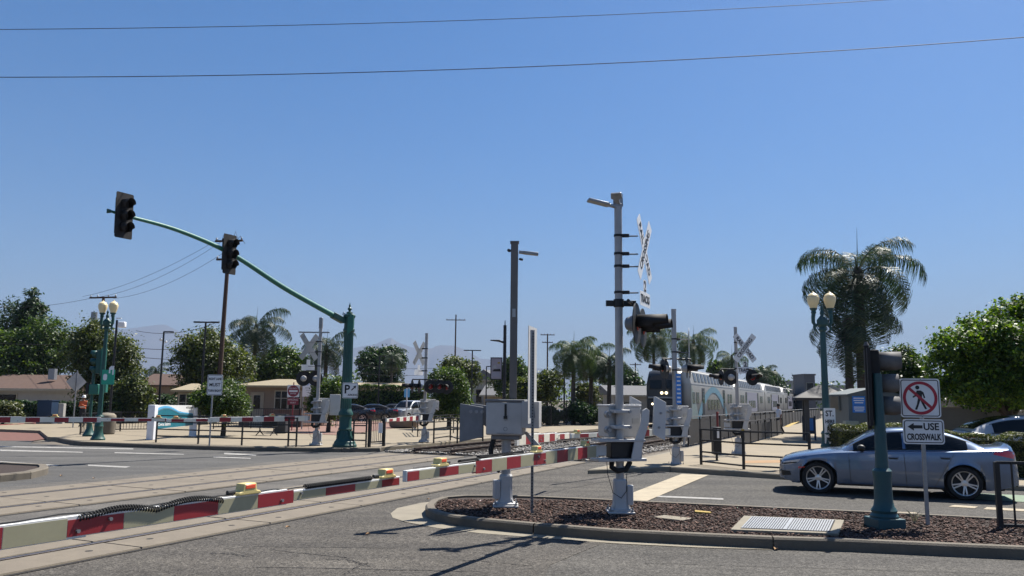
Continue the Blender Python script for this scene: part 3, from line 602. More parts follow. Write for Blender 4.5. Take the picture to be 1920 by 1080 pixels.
def mechanism(t, z, a, mirror=1, bxo=-.14, cw=1.0, plates=(-.24, .62)):
    # a: angle (ccw from +X) of the gate arm; the machine sits on the mast
    M = rz(a) @ Matrix.Scale(mirror, 4, (0,1,0)) if mirror == 1 else rz(a)
    m = MB(M); m.box((bxo,.0 + .28*mirror,z), (.62,.42,.52)); h = m.build('gate_machine', 'mech_grey', t, bevel=.018)
    MB(M).box((bxo,.28*mirror,z+.275), (.64,.44,.035)).build('lid', 'plate_grey', h, bevel=.01)
    mb = MB(M)
    for i in range(6): mb.box((bxo - .24 + i*.096,.08*mirror,z+.29), (.075,.03,.03))
    mb.build('lid_lugs', 'plate_grey', h, bevel=.004)
    MB(M).box((bxo - .20,.065*mirror,z + .02), (.13,.012,.09)).build('rating_plate', 'sign_back', h)
    for k in (-.18,.18): MB(M).cyl((bxo - .316,.075*mirror,z + k - .04), (bxo - .316,.075*mirror,z + k + .04), .012, n=8).build('hinge', 'galvanised', h)
    for zz in (z+.13, z-.13):
        MB(M).cyl((.20,.08*mirror,zz), (.20,-.005*mirror,zz), .062, .058, 14).cyl((.20,-.005*mirror,zz), (.20,-.04*mirror,zz), .034, .03, 10).build('shaft_cap', 'galvanised', h)
        MB(M).box((0,-.02*mirror,zz + .05), (.30,.20,.06)).build('mast_clamp', 'mech_grey', t, bevel=.01)
        MB(M).cyl((-.13,-.10*mirror,zz+.05), (-.13,-.14*mirror,zz+.05), .03, .03, 6).build('clamp_bolt', 'galvanised', t)
    # arm carriage: two flanges with dark workings between, and the side arms that carry the counterweights
    for zz, ln in ((z-.30,.86), (z-.62,.90)):
        MB(M).box((.04,-.02*mirror,zz), (ln,.34,.045)).build('carriage_flange', 'mech_grey', t, bevel=.006)
    MB(M).box((-.02,.0,z-.46), (.46,.20,.26)).build('carriage_core', 'black_metal', t, bevel=.01)
    MB(M).box((-.30,-.05*mirror,z-.46), (.05,.26,.28)).build('carriage_post', 'mech_grey', t)
    MB(M).box((.38,0,z-.47), (.22,.10,.17)).build('arm_socket', 'plate_grey', t, bevel=.012)
    for i, yy in enumerate((-.17, .55)):
        o_ = [(.06,-.62),(-.16,-.62),(-.30,-.25),(-.42,.0),(-.44,.20),(-.36,.24),(-.26,.20),(-.20,-.05),(-.04,-.30)]
        MB(M).prism([(p[0]*.72 - .16, p[1] + z) for p in o_], yy*mirror - .014, yy*mirror + .014, Matrix(((1,0,0,0),(0,0,1,0),(0,1,0,0),(0,0,0,1)))).build('side_arm', 'plate_grey', t, bevel=.004)
    for i, yy in enumerate(plates):
        mb = MB(M); mb.prism([(-.50,-.20*cw),(-.50-.22*cw,-.30*cw),(-.50-.25*cw,.34*cw),(-.50-.04*cw,.44*cw)], yy*mirror - .03, yy*mirror + .03, tr(0,0,z) @ Matrix(((1,0,0,0),(0,0,1,0),(0,1,0,0),(0,0,0,1))))
        c = mb.build('counterweight', 'plate_grey', t, bevel=.006)
        MB(M).cyl((-.50-.10*cw,(yy-.05)*mirror,z-.08*cw), (-.50-.10*cw,(yy+.05)*mirror,z-.08*cw), .022, .022, 8).build('bolt', 'galvanised', c)
        MB(M).cyl((-.50-.14*cw,(yy-.05)*mirror,z+.16*cw), (-.50-.14*cw,(yy+.05)*mirror,z+.16*cw), .022, .022, 8).build('bolt', 'galvanised', c)
    MB(M).tube([(.16,-.02*mirror,z-.64),(.18,-.05*mirror,z-.74),(.10,-.10*mirror,z-.80),(-.06,-.10*mirror,z-.78),(-.16,-.06*mirror,z-.66)], .045, 10).build('flexible_conduit', 'rubber', t)
    MB(M).tube([(.30,-.1*mirror,z-.60),(.29,-.12*mirror,z-.85),(.20,-.13*mirror,z-1.15),(.05,-.14*mirror,z-1.24),(-.06,-.13*mirror,z-1.12),(-.07,-.10*mirror,z-.85)], .006, 5).build('hanging_wire', 'cable', t)
def mast(label, loc, h, r=.07, m='mast_grey', name='crossing_signal'):
    t = thing(name, label, 'crossing signal', loc, 0, 'railway crossing masts')
    MB().cyl((0,0,.10), (0,0,h), r, r, 18).cyl((0,0,h), (0,0,h+.012), r*1.06, r*1.06, 18).build('mast', m, t)
    return t
def standoff(t, z, v, L, r):                             # clamp and rod that hold a sign away from the mast
    v = Vector(v).normalized()
    o_ = MB().cyl((0,0,z-.02), (0,0,z+.02), r+.012, n=14).build('band_clamp', 'black_metal', t)
    MB().box(tuple(v*(r+.06) + Vector((0,0,z))), (.12,.05,.06), math.atan2(v.y, v.x)).build('clamp_block', 'black_metal', o_, bevel=.006)
    MB().cyl(tuple(v*r + Vector((0,0,z-.01))), tuple(v*L + Vector((0,0,z-.01))), .013, n=8).build('rod', 'dark_plate', o_)

# 1. tall mast on the island, its arm across the near lanes
B1 = (1.85, 13.93, 0.13); T1 = Vector((-1.08, 8.53, 1.2)); a1 = math.atan2(T1.y - B1[1], T1.x - B1[0])
t = mast('tall grey mast on the mulch island with edge-on crossbuck, flashers and lowered gate arm', B1, 5.22, .068)
gate_base(t, -.03, box_az=100); mechanism(t, 1.50, along(250), -1)
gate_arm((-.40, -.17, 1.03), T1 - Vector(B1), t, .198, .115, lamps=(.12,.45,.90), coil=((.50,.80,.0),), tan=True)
top = MB().box((0,0,5.24), (.12,.12,.10)); top.build('top_bracket', 'galvanised', t, bevel=.006)
for az_, L_, pit in ((262,.50,.2), (200,.14,.9)):
    d = azv(az_); M_ = tr(0,0,5.22) @ rz(along(az_)) @ Matrix.Rotation(-pit, 4, 'Y')
    MB(M_).prism([(.05,-.05),(.16,-.04),(.18,-.10),(.18+L_*.75,-.09),(.18+L_*.75,.09),(.18,.10),(.16,.04),(.05,.05)], -.015, .03).build('flood_lamp', 'galvanised', t, bevel=.008)
MB().prism([(-.09,0),(.09,.0),(.08,.22),(.03,.26),(-.09,.12)], -.02, .02, tr(0,0,5.25) @ rz(R(20)) @ Matrix(((1,0,0,0),(0,0,-1,0),(0,1,0,0),(0,0,0,1)))).build('top_plate', 'galvanised', t)
CBAZ = 105.0
cv = azv(CBAZ - 8)
for z_ in (4.72, 4.40, 4.18, 3.72): standoff(t, z_, cv, .34, .068)
crossbuck(t, tuple(azv(95)*.45 + Vector((0,0,4.47))), 114, s=1.07)
MB().bar((-.22,.02,3.53), (.30,.02,3.53), .06, .10).cyl((0,0,3.46), (0,0,3.60), .09, n=16).build('flasher_bracket', 'black_metal', t, bevel=.005)
cr = azv(16)
MB().cyl(tuple(Vector((.22,0,3.53)) - cr*.42), tuple(Vector((.22,0,3.53)) + cr*.55), .028).build('crossarm', 'black_metal', t)
for k, s_ in enumerate((-.36, .50)):
    flasher(t, tuple(Vector((.36,0,3.15)) + cr*s_), 110, s=1.2, hm='dark_plate')
# 2. second machine on the island with the square lamp post behind it
B2 = (-0.07, 14.58, 0.13); T2 = Vector((1.33, 18.84, 1.18)); a2 = math.atan2(T2.y - B2[1], T2.x - B2[0])
t = mast('grey gate machine with square brown light post at the island nose', B2, 1.2, .085, name='crossing_gate')
gate_base(t, -.03, box_az=255)
MB().box((.11,0.15,3.3), (.135,.135,2.86)).build('square_post', 'pole_brown', t, bevel=.01)
MB().box((.11,0.15,4.735), (.165,.165,.03)).build('post_cap', 'pole_brown', t)
MB().box((.11,.075,3.42), (.06,.02,.15)).build('id_plate', 'sign_back', t)
MB(tr(.11,.15,4.56) @ Matrix.Rotation(R(6), 4, 'Y')).prism([(.08,-.045),(.16,-.045),(.18,-.07),(.44,-.06),(.44,.06),(.18,.07),(.16,.045),(.08,.045)], -.02, .03).build('flood_lamp', 'galvanised', t, bevel=.006)
MB().cyl((.02,.1,4.57), (.0,.05,4.57), .03, n=8).build('photocell', 'black_plastic', t)
MB().cyl((.2,.1,4.42), (.26,.08,4.40), .022, n=8).build('camera_eye', 'black_plastic', t)
M_ = rz(R(-8))
h = MB(M_).box((.0,-.02,1.53), (.66,.50,.58)).build('gate_machine', 'mech_grey', t, bevel=.03)
MB(M_).prism([(-.35,-.29),(.35,-.29),(.35,.26),(-.35,.26)], 1.82, 1.86).build('lid', 'dark_plate', h, bevel=.012)
MB(M_).box((.02,-.282,1.67), (.035,.02,.22)).box((.02,-.29,1.55), (.06,.03,.05)).build('latch', 'black_metal', h)
ring_ = MB(M_); ring(ring_, .016, .026, .02, 1.52, -.30, .012, 16); ring_.build('padlock', 'galvanised', h)
em = MB(M_); ring(em, .028, .036, .02, 1.35, -.272, .002, 18); em.build('maker_mark', 'dark_plate', h)
text('CROSSING GATE', .03, 'dark_plate', h, 0.02, 1.275, -.2725, 1.3, M=M_)
MB(M_).box((.46,-.1,1.60), (.30,.44,.46)).build('side_case', 'mech_grey', h, bevel=.012)
hm_ = MB(M_); hm_.tube([(.42,-.325,1.52),(.44,-.34,1.72),(.52,-.34,1.73),(.54,-.325,1.55)], .008, 6); hm_.build('case_handle', 'dark_plate', h)
MB(M_).box((.0,.02,1.20), (.50,.42,.08)).build('under_tray', 'dark_plate', t, bevel=.02)
MB(M_).prism([(-.40,.0),(-.82,.06),(-.82,-.62),(-.40,-.52)], .10, .14, tr(0,0,1.72) @ Matrix(((1,0,0,0),(0,0,-1,0),(0,1,0,0),(0,0,0,1)))).build('counterweight', 'dark_plate', t, bevel=.008)
MB(M_).prism([(-.32,.08),(-.66,.12),(-.70,-.16),(-.50,-.20),(-.32,-.34)], -.14, -.08, tr(0,0,1.66) @ Matrix(((1,0,0,0),(0,0,-1,0),(0,1,0,0),(0,0,0,1)))).build('side_arm', 'dark_plate', t, bevel=.008)
for x_ in (-.62,-.52,-.42): MB(M_).cyl((x_,-.06,1.64), (x_,-.02 - .14,1.64), .025, .03, 8).build('bolt', 'galvanised', t)
MB(M_).prism([(.30,.0),(.36,.0),(.62,-.26),(.62,-.34),(.5,-.30)], .05, .10, tr(0,.12,1.30) @ Matrix(((1,0,0,0),(0,0,-1,0),(0,1,0,0),(0,0,0,1)))).build('arm_brace', 'mech_grey', t)
MB().tube([(-.22,-.1,1.18),(-.27,-.12,.98),(-.25,-.12,.72),(-.10,-.12,.62)], .045, 10).build('flexible_conduit', 'rubber', t)
MB().tube([(-.22,-.16,1.15),(-.1,-.2,.92),(.02,-.18,.86)], .006, 5).build('hanging_wire', 'cable', t)
d2 = Vector((math.cos(a2), math.sin(a2), 0))
gate_arm(tuple(d2*.55 + Vector((0,0,1.12))), T2 - Vector(B2), t, .20, .13, lamps=(), tan=False)
# 3. gate out of view on the left, its arm reaching in
P0 = Vector((-3.18, 5.23, 1.12)); T3 = Vector((-1.19, 8.79, 1.13)); d3 = (P0 - T3).normalized(); B3 = P0 + d3*2.2; B3.z = .0
t = mast('gate mast outside the left edge holding the long near gate arm', tuple(B3), 3.2, .068, name='crossing_gate')
a3 = math.atan2(-d3.y, -d3.x); gate_base(t); mechanism(t, 1.58, a3, 1)
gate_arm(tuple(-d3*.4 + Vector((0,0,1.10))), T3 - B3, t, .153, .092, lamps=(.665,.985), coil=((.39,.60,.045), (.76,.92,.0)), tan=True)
# ---------------------------------------------------------------- the other crossing masts
def far_mast(label, loc, h, cb_az, cb_off, arm_tip, mach_az, fl, r=.065, cb=True, cb_z=None, plate=None, lettered=True, arm_lamps=(.3,.65,.97)):
    t = mast(label, loc, h, r)
    gate_base(t, -.03, box_az=90)
    L = Vector(loc)
    if arm_tip is not None:
        mechanism(t, 1.50, along(mach_az), -1, cw=.62, plates=(.62,))
        d = Vector(arm_tip) - L; d.z = 0; d.normalize()
        gate_arm(tuple(d*.42 + Vector((0,0,1.03))), Vector(arm_tip) - L, t, .20, .11, lamps=arm_lamps)
    if cb:
        z = cb_z or h - .9; o_ = Vector(cb_off)
        crossbuck(t, tuple(o_ + Vector((0,0,z))), cb_az, lettered=lettered)
        if o_.length > .12:
            for dz in (.2, -.2, -.75): standoff(t, z + dz, o_, o_.length, r)
    for (off, az_) in fl: flasher(t, off, az_)
    if fl:
        xs = [Vector(f[0]) for f in fl]; z = xs[0].z + .30
        a = min(xs, key=lambda v_: v_.x); b = max(xs, key=lambda v_: v_.x)
        MB().cyl((min(a.x,0), a.y*.5, z), (max(b.x,0), b.y*.5, z), .025).build('crossarm', 'black_metal', t)
        for f in xs: MB().cyl((f.x*.999, f.y*.5, z), (f.x, f.y, z - .08), .022, n=8).build('hanger', 'black_metal', t)
    return t
M592 = (-7.48, 31.72, 0.15); z0 = M592[2]
t = far_mast('crossing mast left of the green signal pole, crossbuck seen from behind, long arm lowered', M592, 5.07 - z0, 310, (-.45,.1,0), (-11.6, 27.77, 1.15), 265, [((-.62,.1,2.55), 330), ((-.15,.1,2.55), 330)], cb_z=3.94 - z0, lettered=False)
MB().box((0,0,4.72), (.14,.14,.42)).build('top_speaker', 'galvanised', t, bevel=.02)
MB().box((-.25,0,4.35), (1.2,.08,.05)).build('lamp_bar', 'galvanised', t)
MB().box((.62,.25,1.55), (.40,.10,.80), .3).build('counterweight_board', 'plate_grey', t, bevel=.01)
M795 = (-3.65, 34.85, 0.15)
t = far_mast('crossing mast right of the parking gate with three dark flashers', M795, 4.75 - .15, 300, (-.30,0,0), (-4.53, 29.93, 1.18), 260, [((.25,-.22,2.05+.28), 165), ((.62,-.25,2.05+.28), 165), ((-.55,-.15,2.05+.28), 250), ((-.25,-.15,2.05+.28), 250)], cb_z=3.9 - .15, lettered=False, arm_lamps=())
flasher(t, (.92,-.15,2.31), 190)
M1268 = (5.0, 24.9, 0.05)
t = far_mast('crossing mast beside the white stop line with blue notice strip and paired flashers', M1268, 4.79 - .05, 100, (.46,.05,0), (1.47, 20.08, 1.12), 262, [((-.38,-.12,2.92), 262), ((-.22,.25,2.92), 262), ((.35,-.15,2.92), 98), ((.52,.22,2.92), 98)], cb_z=3.58 + .05, r=.075)
nb = MB().box((.09,-.13,2.30), (.15,.02,.92)).build('blue_notice', 'sign_blue', t)
for i in range(7): MB().box((.09,-.1415,1.92 + i*.125), (.10 if i % 2 else .115,.002,.05)).build('notice_text', 'sign_white', nb)
MB().tube([(.16,-.1,1.2),(.26,-.1,.95),(.22,-.1,.6)], .035, 8).build('flexible_conduit', 'mech_grey', t)
M1385 = (8.27, 29.87, 0.12)
t = far_mast('crossing mast behind the black railing with readable crossbuck and round flasher', M1385, 4.71 - .12, 172, (.30,-.09,0), None, 180, [((.52,-.2,2.75), 160), ((-.25,-.1,2.75), 345), ((-.55,.1,2.75), 262)], cb_z=3.95 - .12, r=.06)
mechanism(t, 1.50, along(275), -1, cw=.5, plates=(.62,))
# arm reaching in from the far left beyond the tracks
e0 = Vector((-18.43, 25.88, 1.15)); e1 = Vector((-11.86, 28.32, 1.16)); dE = (e0 - e1).normalized(); bE = e0 + dE*.6
t = mast('gate mast outside the left edge beyond the tracks holding a long arm', (bE.x, bE.y, 0), 4.0, name='crossing_gate')
gate_base(t); gate_arm(tuple(-dE*.3 + Vector((0,0,1.15))), e1 - Vector((bE.x, bE.y, 0)), t, .20, .11, lamps=(.55,.98))
mechanism(t, 1.6, math.atan2(-dE.y, -dE.x), 1)

# ---------------------------------------------------------------- traffic signals
def signal_head(parent, pos, az, s=1.0, body='signal_dark', visor='signal_dark', backplate=True, name='signal_head', full=True, roll=0.):
    M = tr(pos) @ rz(face(az)) @ Matrix.Rotation(roll, 4, 'Y') @ Matrix.Scale(s, 4)
    h = MB(M).box((0,.10,0), (.34,.20,1.06)).build(name, body, parent, bevel=.02)
    if backplate: MB(M).board(rrect(.62, 1.34, .05), .0, .012).build('backplate', body, h)
    for i in range(3):
        z = .355 - .355*i
        MB(M).board(circ(.145, 0, z, 24), -.006, .01).build('lens', 'gap_dark', h)
        vs = []; n = 24; mb = MB(M); a0, a1 = (-90, 450 - 180 + 0) if False else (-50, 230)
        for y0 in (-.0, -.27):
            for k in range(n+1):
                a = R(a0 + (a1-a0)*k/n); L_ = 1 if y0 == 0 or math.sin(a) > -.2 else .7
                vs.append((.155*math.cos(a), y0*L_, z + .155*math.sin(a)))
        mb.add(vs, [(k, k+1, n+2+k, n+1+k) for k in range(n)])
        v = mb.build('visor', visor, h); sd = v.modifiers.new('s', 'SOLIDIFY'); sd.thickness = .006
    return h
def fluted_pole(parent, z0, z1, r0, r1, m, n=16, name='shaft'):
    vs = []; k = n*2; mb = MB()
    for z, r_ in ((z0, r0), (z1, r1)):
        for i in range(k):
            a = 2*math.pi*i/k; q_ = r_*(1 if i % 2 else .90); vs.append((q_*math.cos(a), q_*math.sin(a), z))
    mb.add(vs, [(i, (i+1) % k, k+(i+1) % k, k+i) for i in range(k)] + [tuple(range(k,2*k))])
    return mb.build(name, m, parent, smooth=25)
# tall green signal pole with the curved arm
GP = (-6.21, 30.91, 0.15)
t = thing('signal_mast', 'tall green ornate signal pole with long arm and two dark signals', 'traffic signal', GP, 0)
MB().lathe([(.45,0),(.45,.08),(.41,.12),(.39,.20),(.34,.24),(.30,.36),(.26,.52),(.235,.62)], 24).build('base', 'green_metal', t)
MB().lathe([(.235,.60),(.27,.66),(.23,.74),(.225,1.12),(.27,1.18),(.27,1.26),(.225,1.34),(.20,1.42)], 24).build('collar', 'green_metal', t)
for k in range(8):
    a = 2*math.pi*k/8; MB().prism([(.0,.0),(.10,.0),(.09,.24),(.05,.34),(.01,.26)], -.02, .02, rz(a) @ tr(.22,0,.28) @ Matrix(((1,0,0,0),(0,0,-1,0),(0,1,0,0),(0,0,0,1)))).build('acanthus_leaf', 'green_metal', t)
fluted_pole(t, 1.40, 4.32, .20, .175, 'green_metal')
MB().lathe([(.18,4.30),(.22,4.35),(.22,4.42),(.19,4.46),(.19,4.84),(.23,4.89),(.23,4.95),(.16,5.0),(.09,5.03)], 24).build('capital', 'green_metal', t)
MB().lathe([(.10,5.01),(.13,5.06),(.05,5.10),(.045,5.14),(.08,5.18),(.08,5.22),(.03,5.28),(.045,5.32),(.018,5.38),(.003,5.46)], 14).build('finial', 'green_metal', t)
MB().lathe([(.05,4.95),(.06,5.01),(.03,5.07)], 10, (-.20,-.1,0)).build('camera_dome', 'sign_white', t)
GPv = Vector(GP); S1 = Vector((-11.34, 23.3, 7.2)); S2 = Vector((-9.51, 27.0, 6.74)); E0 = Vector((-6.48, 30.75, 4.91)); TIP = Vector((-11.6, 22.9, 7.24))
ctl = [E0, Vector((-8.14, 28.85, 5.84)), S2 + Vector((0,0,.02)), Vector((-10.55, 25.1, 7.15)), S1, TIP]
def catmull(P, n=8):
    out = []; Q = [P[0]*2 - P[1]] + list(P) + [P[-1]*2 - P[-2]]
    for i in range(1, len(Q)-2):
        for k in range(n):
            s = k/n; out.append(.5*((2*Q[i]) + (Q[i+1]-Q[i-1])*s + (2*Q[i-1]-5*Q[i]+4*Q[i+1]-Q[i+2])*s*s + (3*Q[i]-Q[i-1]-3*Q[i+1]+Q[i+2])*s**3))
    return out + [P[-1]]
pth = [p - GPv for p in catmull(ctl)]
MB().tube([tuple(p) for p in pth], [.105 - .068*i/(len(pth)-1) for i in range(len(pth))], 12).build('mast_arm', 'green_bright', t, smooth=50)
dz_ = (pth[1] - pth[0]).normalized()
MB().bar(tuple(pth[0] - dz_*.1), tuple(pth[0] + dz_*.45), .24, .22).build('arm_flange', 'green_metal', t, bevel=.02)
MB().prism([(-.1,-.55),(.12,-.35),(.12,.2),(-.1,.3)], -.02, .02, tr(.08,-.20,4.75) @ Matrix(((1,0,0,0),(0,0,-1,0),(0,1,0,0),(0,0,0,1)))).build('gusset', 'green_bright', t)
for p_, az_, nm in ((S1, 112, 'a'), (S2, 112, 'b')):
    signal_head(t, tuple(p_ - GPv + Vector((.02,-.16,-.03))), az_, 1.0, roll=-.03)
MB().cyl(tuple(TIP - GPv), tuple(TIP - GPv + Vector((-.10,-.05,0))), .05, .07, 10).build('arm_end_cap', 'green_metal', t)
ps = MB().board(rrect(.58, .58, .04, .20, 2.10), -.34, .012).build('parking_sign', 'sign_white', t)
ps_ = MB(); o_ = rrect(.55,.55,.035,.20,2.10); i_ = rrect(.525,.525,.03,.20,2.10)
for k in range(len(o_)): j = (k+1) % len(o_); ps_.board([o_[k], o_[j], i_[j], i_[k]], -.3415, .001)
ps_.build('sign_border', 'sign_black', ps)
text('P', .44, 'sign_black', ps, .08, 2.13, -.343, .95, .012); text('ARKING', .10, 'sign_black', ps, .30, 1.93, -.343, 1.0, .003)
MB(tr(.33,0,2.19) @ Matrix.Rotation(R(-45), 4, 'Y')).board([(-.12,-.02),(.03,-.02),(.03,-.06),(.13,0),(.03,.06),(.03,.02),(-.12,.02)], -.344, .002).build('arrow', 'sign_black', ps)

# green twin-globe lamp posts
def twin_lamp(label, loc, h, m, az=90, s=1.0):
    t = thing('street_lamp', label, 'street lamp', loc, along(az), 'twin globe street lamps')
    MB().lathe([(.28*s,0),(.28*s,.06),(.25*s,.10),(.22*s,.16),(.17*s,.30),(.155*s,.50),(.18*s,.56),(.15*s,.64),(.14*s,.9),(.16*s,.95),(.12*s,1.02)], 20).build('base', m, t)
    fluted_pole(t, 1.0, h - 1.15, .10*s, .075*s, m, 10)
    MB().lathe([(.08,h-1.17),(.13,h-1.12),(.13,h-1.08),(.09,h-1.03),(.16,h-.95),(.17,h-.80),(.10,h-.72),(.05,h-.66),(.07,h-.58),(.03,h-.48),(.045,h-.42),(.008,h-.32)], 14).build('capital', m, t)
    for sg in (-1, 1):
        MB().tube([(sg*.12,0,h-.92),(sg*.20,0,h-.98),(sg*.27,0,h-.88),(sg*.27,0,h-.72),(sg*.25,0,h-.58)], [.05,.05,.055,.06,.06], 8).build('arm', m, t)
        MB().lathe([(.02,h-1.14),(.045,h-1.08),(.03,h-1.0),(.05,h-.94)], 8, (sg*.24,0,0)).build('pendant', m, t)
        MB().lathe([(.05,h-.62),(.085,h-.58),(.065,h-.52),(.11,h-.47),(.12,h-.44)], 12, (sg*.25,0,0)).build('globe_holder', m, t)
        MB().lathe([(.10,h-.45),(.115,h-.40),(.165,h-.26),(.185,h-.15),(.18,h-.09),(.15,h-.06),(.165,h-.05),(.13,h-.01),(.09,h+.02),(.03,h+.05),(.025,h+.08),(.005,h+.10)], 18, (sg*.25,0,0)).build('globe', 'lamp_globe', t)
    return t
LL = (-16.89, 33.75, 0.15)
t = twin_lamp('green twin-globe lamp post on the far left corner with green street sign', LL, 5.82 - .15, 'green_metal', 100)
sb = MB(rz(-along(100))).board(rrect(.52, .60, .02, .28, 2.71 - .15), -.12, .012).build('street_sign', 'sign_green', t)
MB(rz(-along(100))).board(rrect(.16,.26,.07,.16, 2.71 - .15), -.123, .002).build('sign_symbol', 'sign_white', sb)
MB(rz(-along(100))).board([(.30,2.72),(.36,2.72),(.36,2.86),(.44,2.86),(.44,2.66),(.50,2.66),(.50,3.02),(.38,3.02),(.30,2.94)], -.123, .002).build('sign_symbol', 'sign_white', sb)
SP = (-18.76, 36.65, 0.15)
t = thing('signal_post', 'green signal post with hooded signals left of the green lamp post', 'traffic signal', SP, 0)
MB().lathe([(.26,0),(.26,.08),(.20,.16),(.13,.34),(.11,.55),(.13,.60),(.08,.68)], 18).build('base', 'green_metal', t)
MB().cyl((0,0,.6), (0,0,3.1), .06).build('shaft', 'green_metal', t)
zz = 3.45 - .15
signal_head(t, (.12,.0,zz), 262, 1.0, 'green_metal', 'green_metal', False)
MB().box((.40,.0,zz), (.05,.42,1.25)).build('backplate', 'green_bright', t)
ph = MB().box((.10,0,2.22 - .15), (.42,.26,.46)).build('pedestrian_signal', 'green_bright', t, bevel=.03)
MB().box((-.16,0,2.22 - .1), (.12,.30,.50)).build('hood', 'signal_dark', ph)
MB().box((.55,-.05,2.32 - .15), (.24,.24,.5)).build('side_signal', 'green_bright', t, bevel=.03)
# black camera pole beside it
cpz = (-23.32, 47.76, 0.15)
t = thing('camera_pole', 'thin black pole with white camera box behind the left lamp post', 'camera pole', cpz, 0)
MB().cyl((0,0,0), (0,0,6.31 - .1), .07, .06).build('pole', 'black_metal', t)
MB().box((.32,0,5.94), (.42,.3,.34)).build('camera', 'sign_white', t, bevel=.05)
MB().box((.1,0,6.32), (.3,.06,.06)).build('bracket', 'sign_white', t)
# near post with the side-on signal
t = thing('signal_post', 'teal signal post on the island with dark side-on signal heads', 'traffic signal', (5.72, 12.72, 0.13), 0)
MB().box((0,0,.045), (.44,.42,.19), .12).build('plinth', 'teal_metal', t, bevel=.012)
MB().lathe([(.20,.13),(.205,.17),(.175,.21),(.19,.25),(.15,.31),(.135,.40),(.128,.72),(.14,.78),(.14,.84),(.10,.88)], 22).build('base', 'teal_metal', t)
pz = 2.45 - .13
MB().cyl((0,0,.86), (-.0,0,pz), .098, .062, 18).build('shaft', 'teal_metal', t)
MB().cyl((0,0,pz - .17), (0,0,pz), .066, .068, 18).cyl((0,0,pz), (0,0,pz+.01), .05, n=18).build('shaft_cap', 'teal_metal', t)
zc = 2.28 - .13
HM = rz(R(-19))
hd = MB(HM).box((-.02,.22,zc - .0), (.13,.36,1.10)).build('signal_head', 'signal_dark', t, bevel=.015)
MB(HM).box((-.115,.22,zc - .03), (.05,.62,1.20)).build('backplate', 'signal_dark', hd)
for i, z_ in enumerate((.37, .02, -.33)):
    n = 20; mb = MB(HM @ tr(.03,.22,zc + z_)); vs = []
    for x_ in (0., .34 - .05*(i > 0)):
        for k in range(n+1):
            a = R(-60 + 300*k/n); vs.append((x_ if k not in (0,n) or x_ == 0 else x_*.8, .155*math.cos(a), .155*math.sin(a)))
    mb.add(vs, [(k, k+1, n+2+k, n+1+k) for k in range(n)]); v = mb.build('visor', 'visor_grey', hd); sd = v.modifiers.new('s', 'SOLIDIFY'); sd.thickness = .006
    MB(HM @ tr(.05,.22,zc + z_) @ Matrix.Rotation(R(90), 4, 'Y')).lathe([(.14,0),(.14,.02)], 18).build('lens', 'gap_dark', hd)
MB(HM).cyl((-.13,.10,zc - .68), (-.13,.10,zc + .62), .035, n=10).build('support_tube', 'signal_dark', t)
MB(HM).cyl((-.13,.10,zc + .62), (-.13,.10,zc + .68), .045, .02, n=10).build('tube_cap', 'visor_grey', t)
for z_ in (zc - .45, zc + .2): MB(HM).box((-.06,.08,z_), (.16,.07,.06)).build('mount', 'signal_dark', t)
# second lamp post by the platform
LR = (*(9.62, 25.0, 0.55)[:2], .12)
t = twin_lamp('teal twin-globe lamp post by the platform with narrow white stop sign', LR, 5.33 - .12, 'teal_metal', 96, 1.12)
M_ = rz(-along(96)) @ rz(R(-18))
zs = (1.83 - .12, 0.77 - .12); cz = sum(zs)/2
b = MB(M_).board(rrect(.33, zs[0]-zs[1], .02, .09, cz), -.16, .012).build('stop_sign_board', 'sign_white', t)
for i, (tx, s_) in enumerate((('ST.', .24), ('HERE', .15), ('RE', .22))): text(tx, s_, 'sign_black', b, .09, zs[0] - .17 - .24*i, -.163, .75, .006, M=M_)
MB(M_).board([(.06,zs[1]+.30),(.12,zs[1]+.30),(.12,zs[1]+.18),(.18,zs[1]+.18),(.07,zs[1]+.04),(-.03,zs[1]+.18),(.06,zs[1]+.18)], -.163, .002).build('arrow', 'sign_black', b)
# ---------------------------------------------------------------- signs on posts
def border(parent, w_, h_, r, cx, cz, y, m='sign_black', th=.014, inset=.018, M=None):
    mb = MB(M); o_ = rrect(w_-2*inset, h_-2*inset, r, cx, cz); i_ = rrect(w_-2*inset-2*th, h_-2*inset-2*th, max(.005, r-th), cx, cz)
    for k in range(len(o_)): j = (k+1) % len(o_); mb.board([o_[k], o_[j], i_[j], i_[k]], y, .001)
    return mb.build('border', m, parent)
# no-pedestrian sign on the island
SG = (6.49, 12.93, 0.13); zs = lambda y_: 0
t = thing('road_sign', 'white no pedestrians sign with use crosswalk plate on grey island post', 'road sign', SG, face(186))
MB().box((0,.02,1.03), (.055,.03,2.06)).build('post', 'galvanised', t)
zc = 1.955
b = MB().board(rrect(.61, .61, .045, -.02, zc), -.012, .006).build('sign_plate', 'sign_white', t)
border(b, .61, .61, .04, -.02, zc, -.0135)
pict = MB()
pict.board(circ(.032, -.055, zc + .165, 18), -.0145, .001)
for P_ in ([(-.045,.118),(.015,.118),(.055,.09),(.075,.015),(.075,-.0),(.052,-.0),(.05,.02),(.032,.065),(.028,-.01),(.065,-.10),(.095,-.17),(.065,-.175),(.03,-.105),(.0,-.035),(-.025,-.11),(-.055,-.185),(-.088,-.18),(-.055,-.10),(-.035,-.01),(-.032,.06),(-.062,.025),(-.11,.0),(-.112,.025),(-.075,.048)],):
    pict.board([(p[0]-.02, zc + p[1]) for p in P_], -.0145, .001)
pict.build('walking_figure', 'sign_black', b)
rg = MB(); ring(rg, .215, .262, -.02, zc, -.0155, .001, 44)
rg.build('prohibition_ring', 'sign_red', b)
MB(tr(-.02,0,zc) @ Matrix.Rotation(R(43), 4, 'Y')).board([(-.225,-.022),(.225,-.022),(.225,.022),(-.225,.022)], -.0165, .001).build('prohibition_bar', 'sign_red', b)
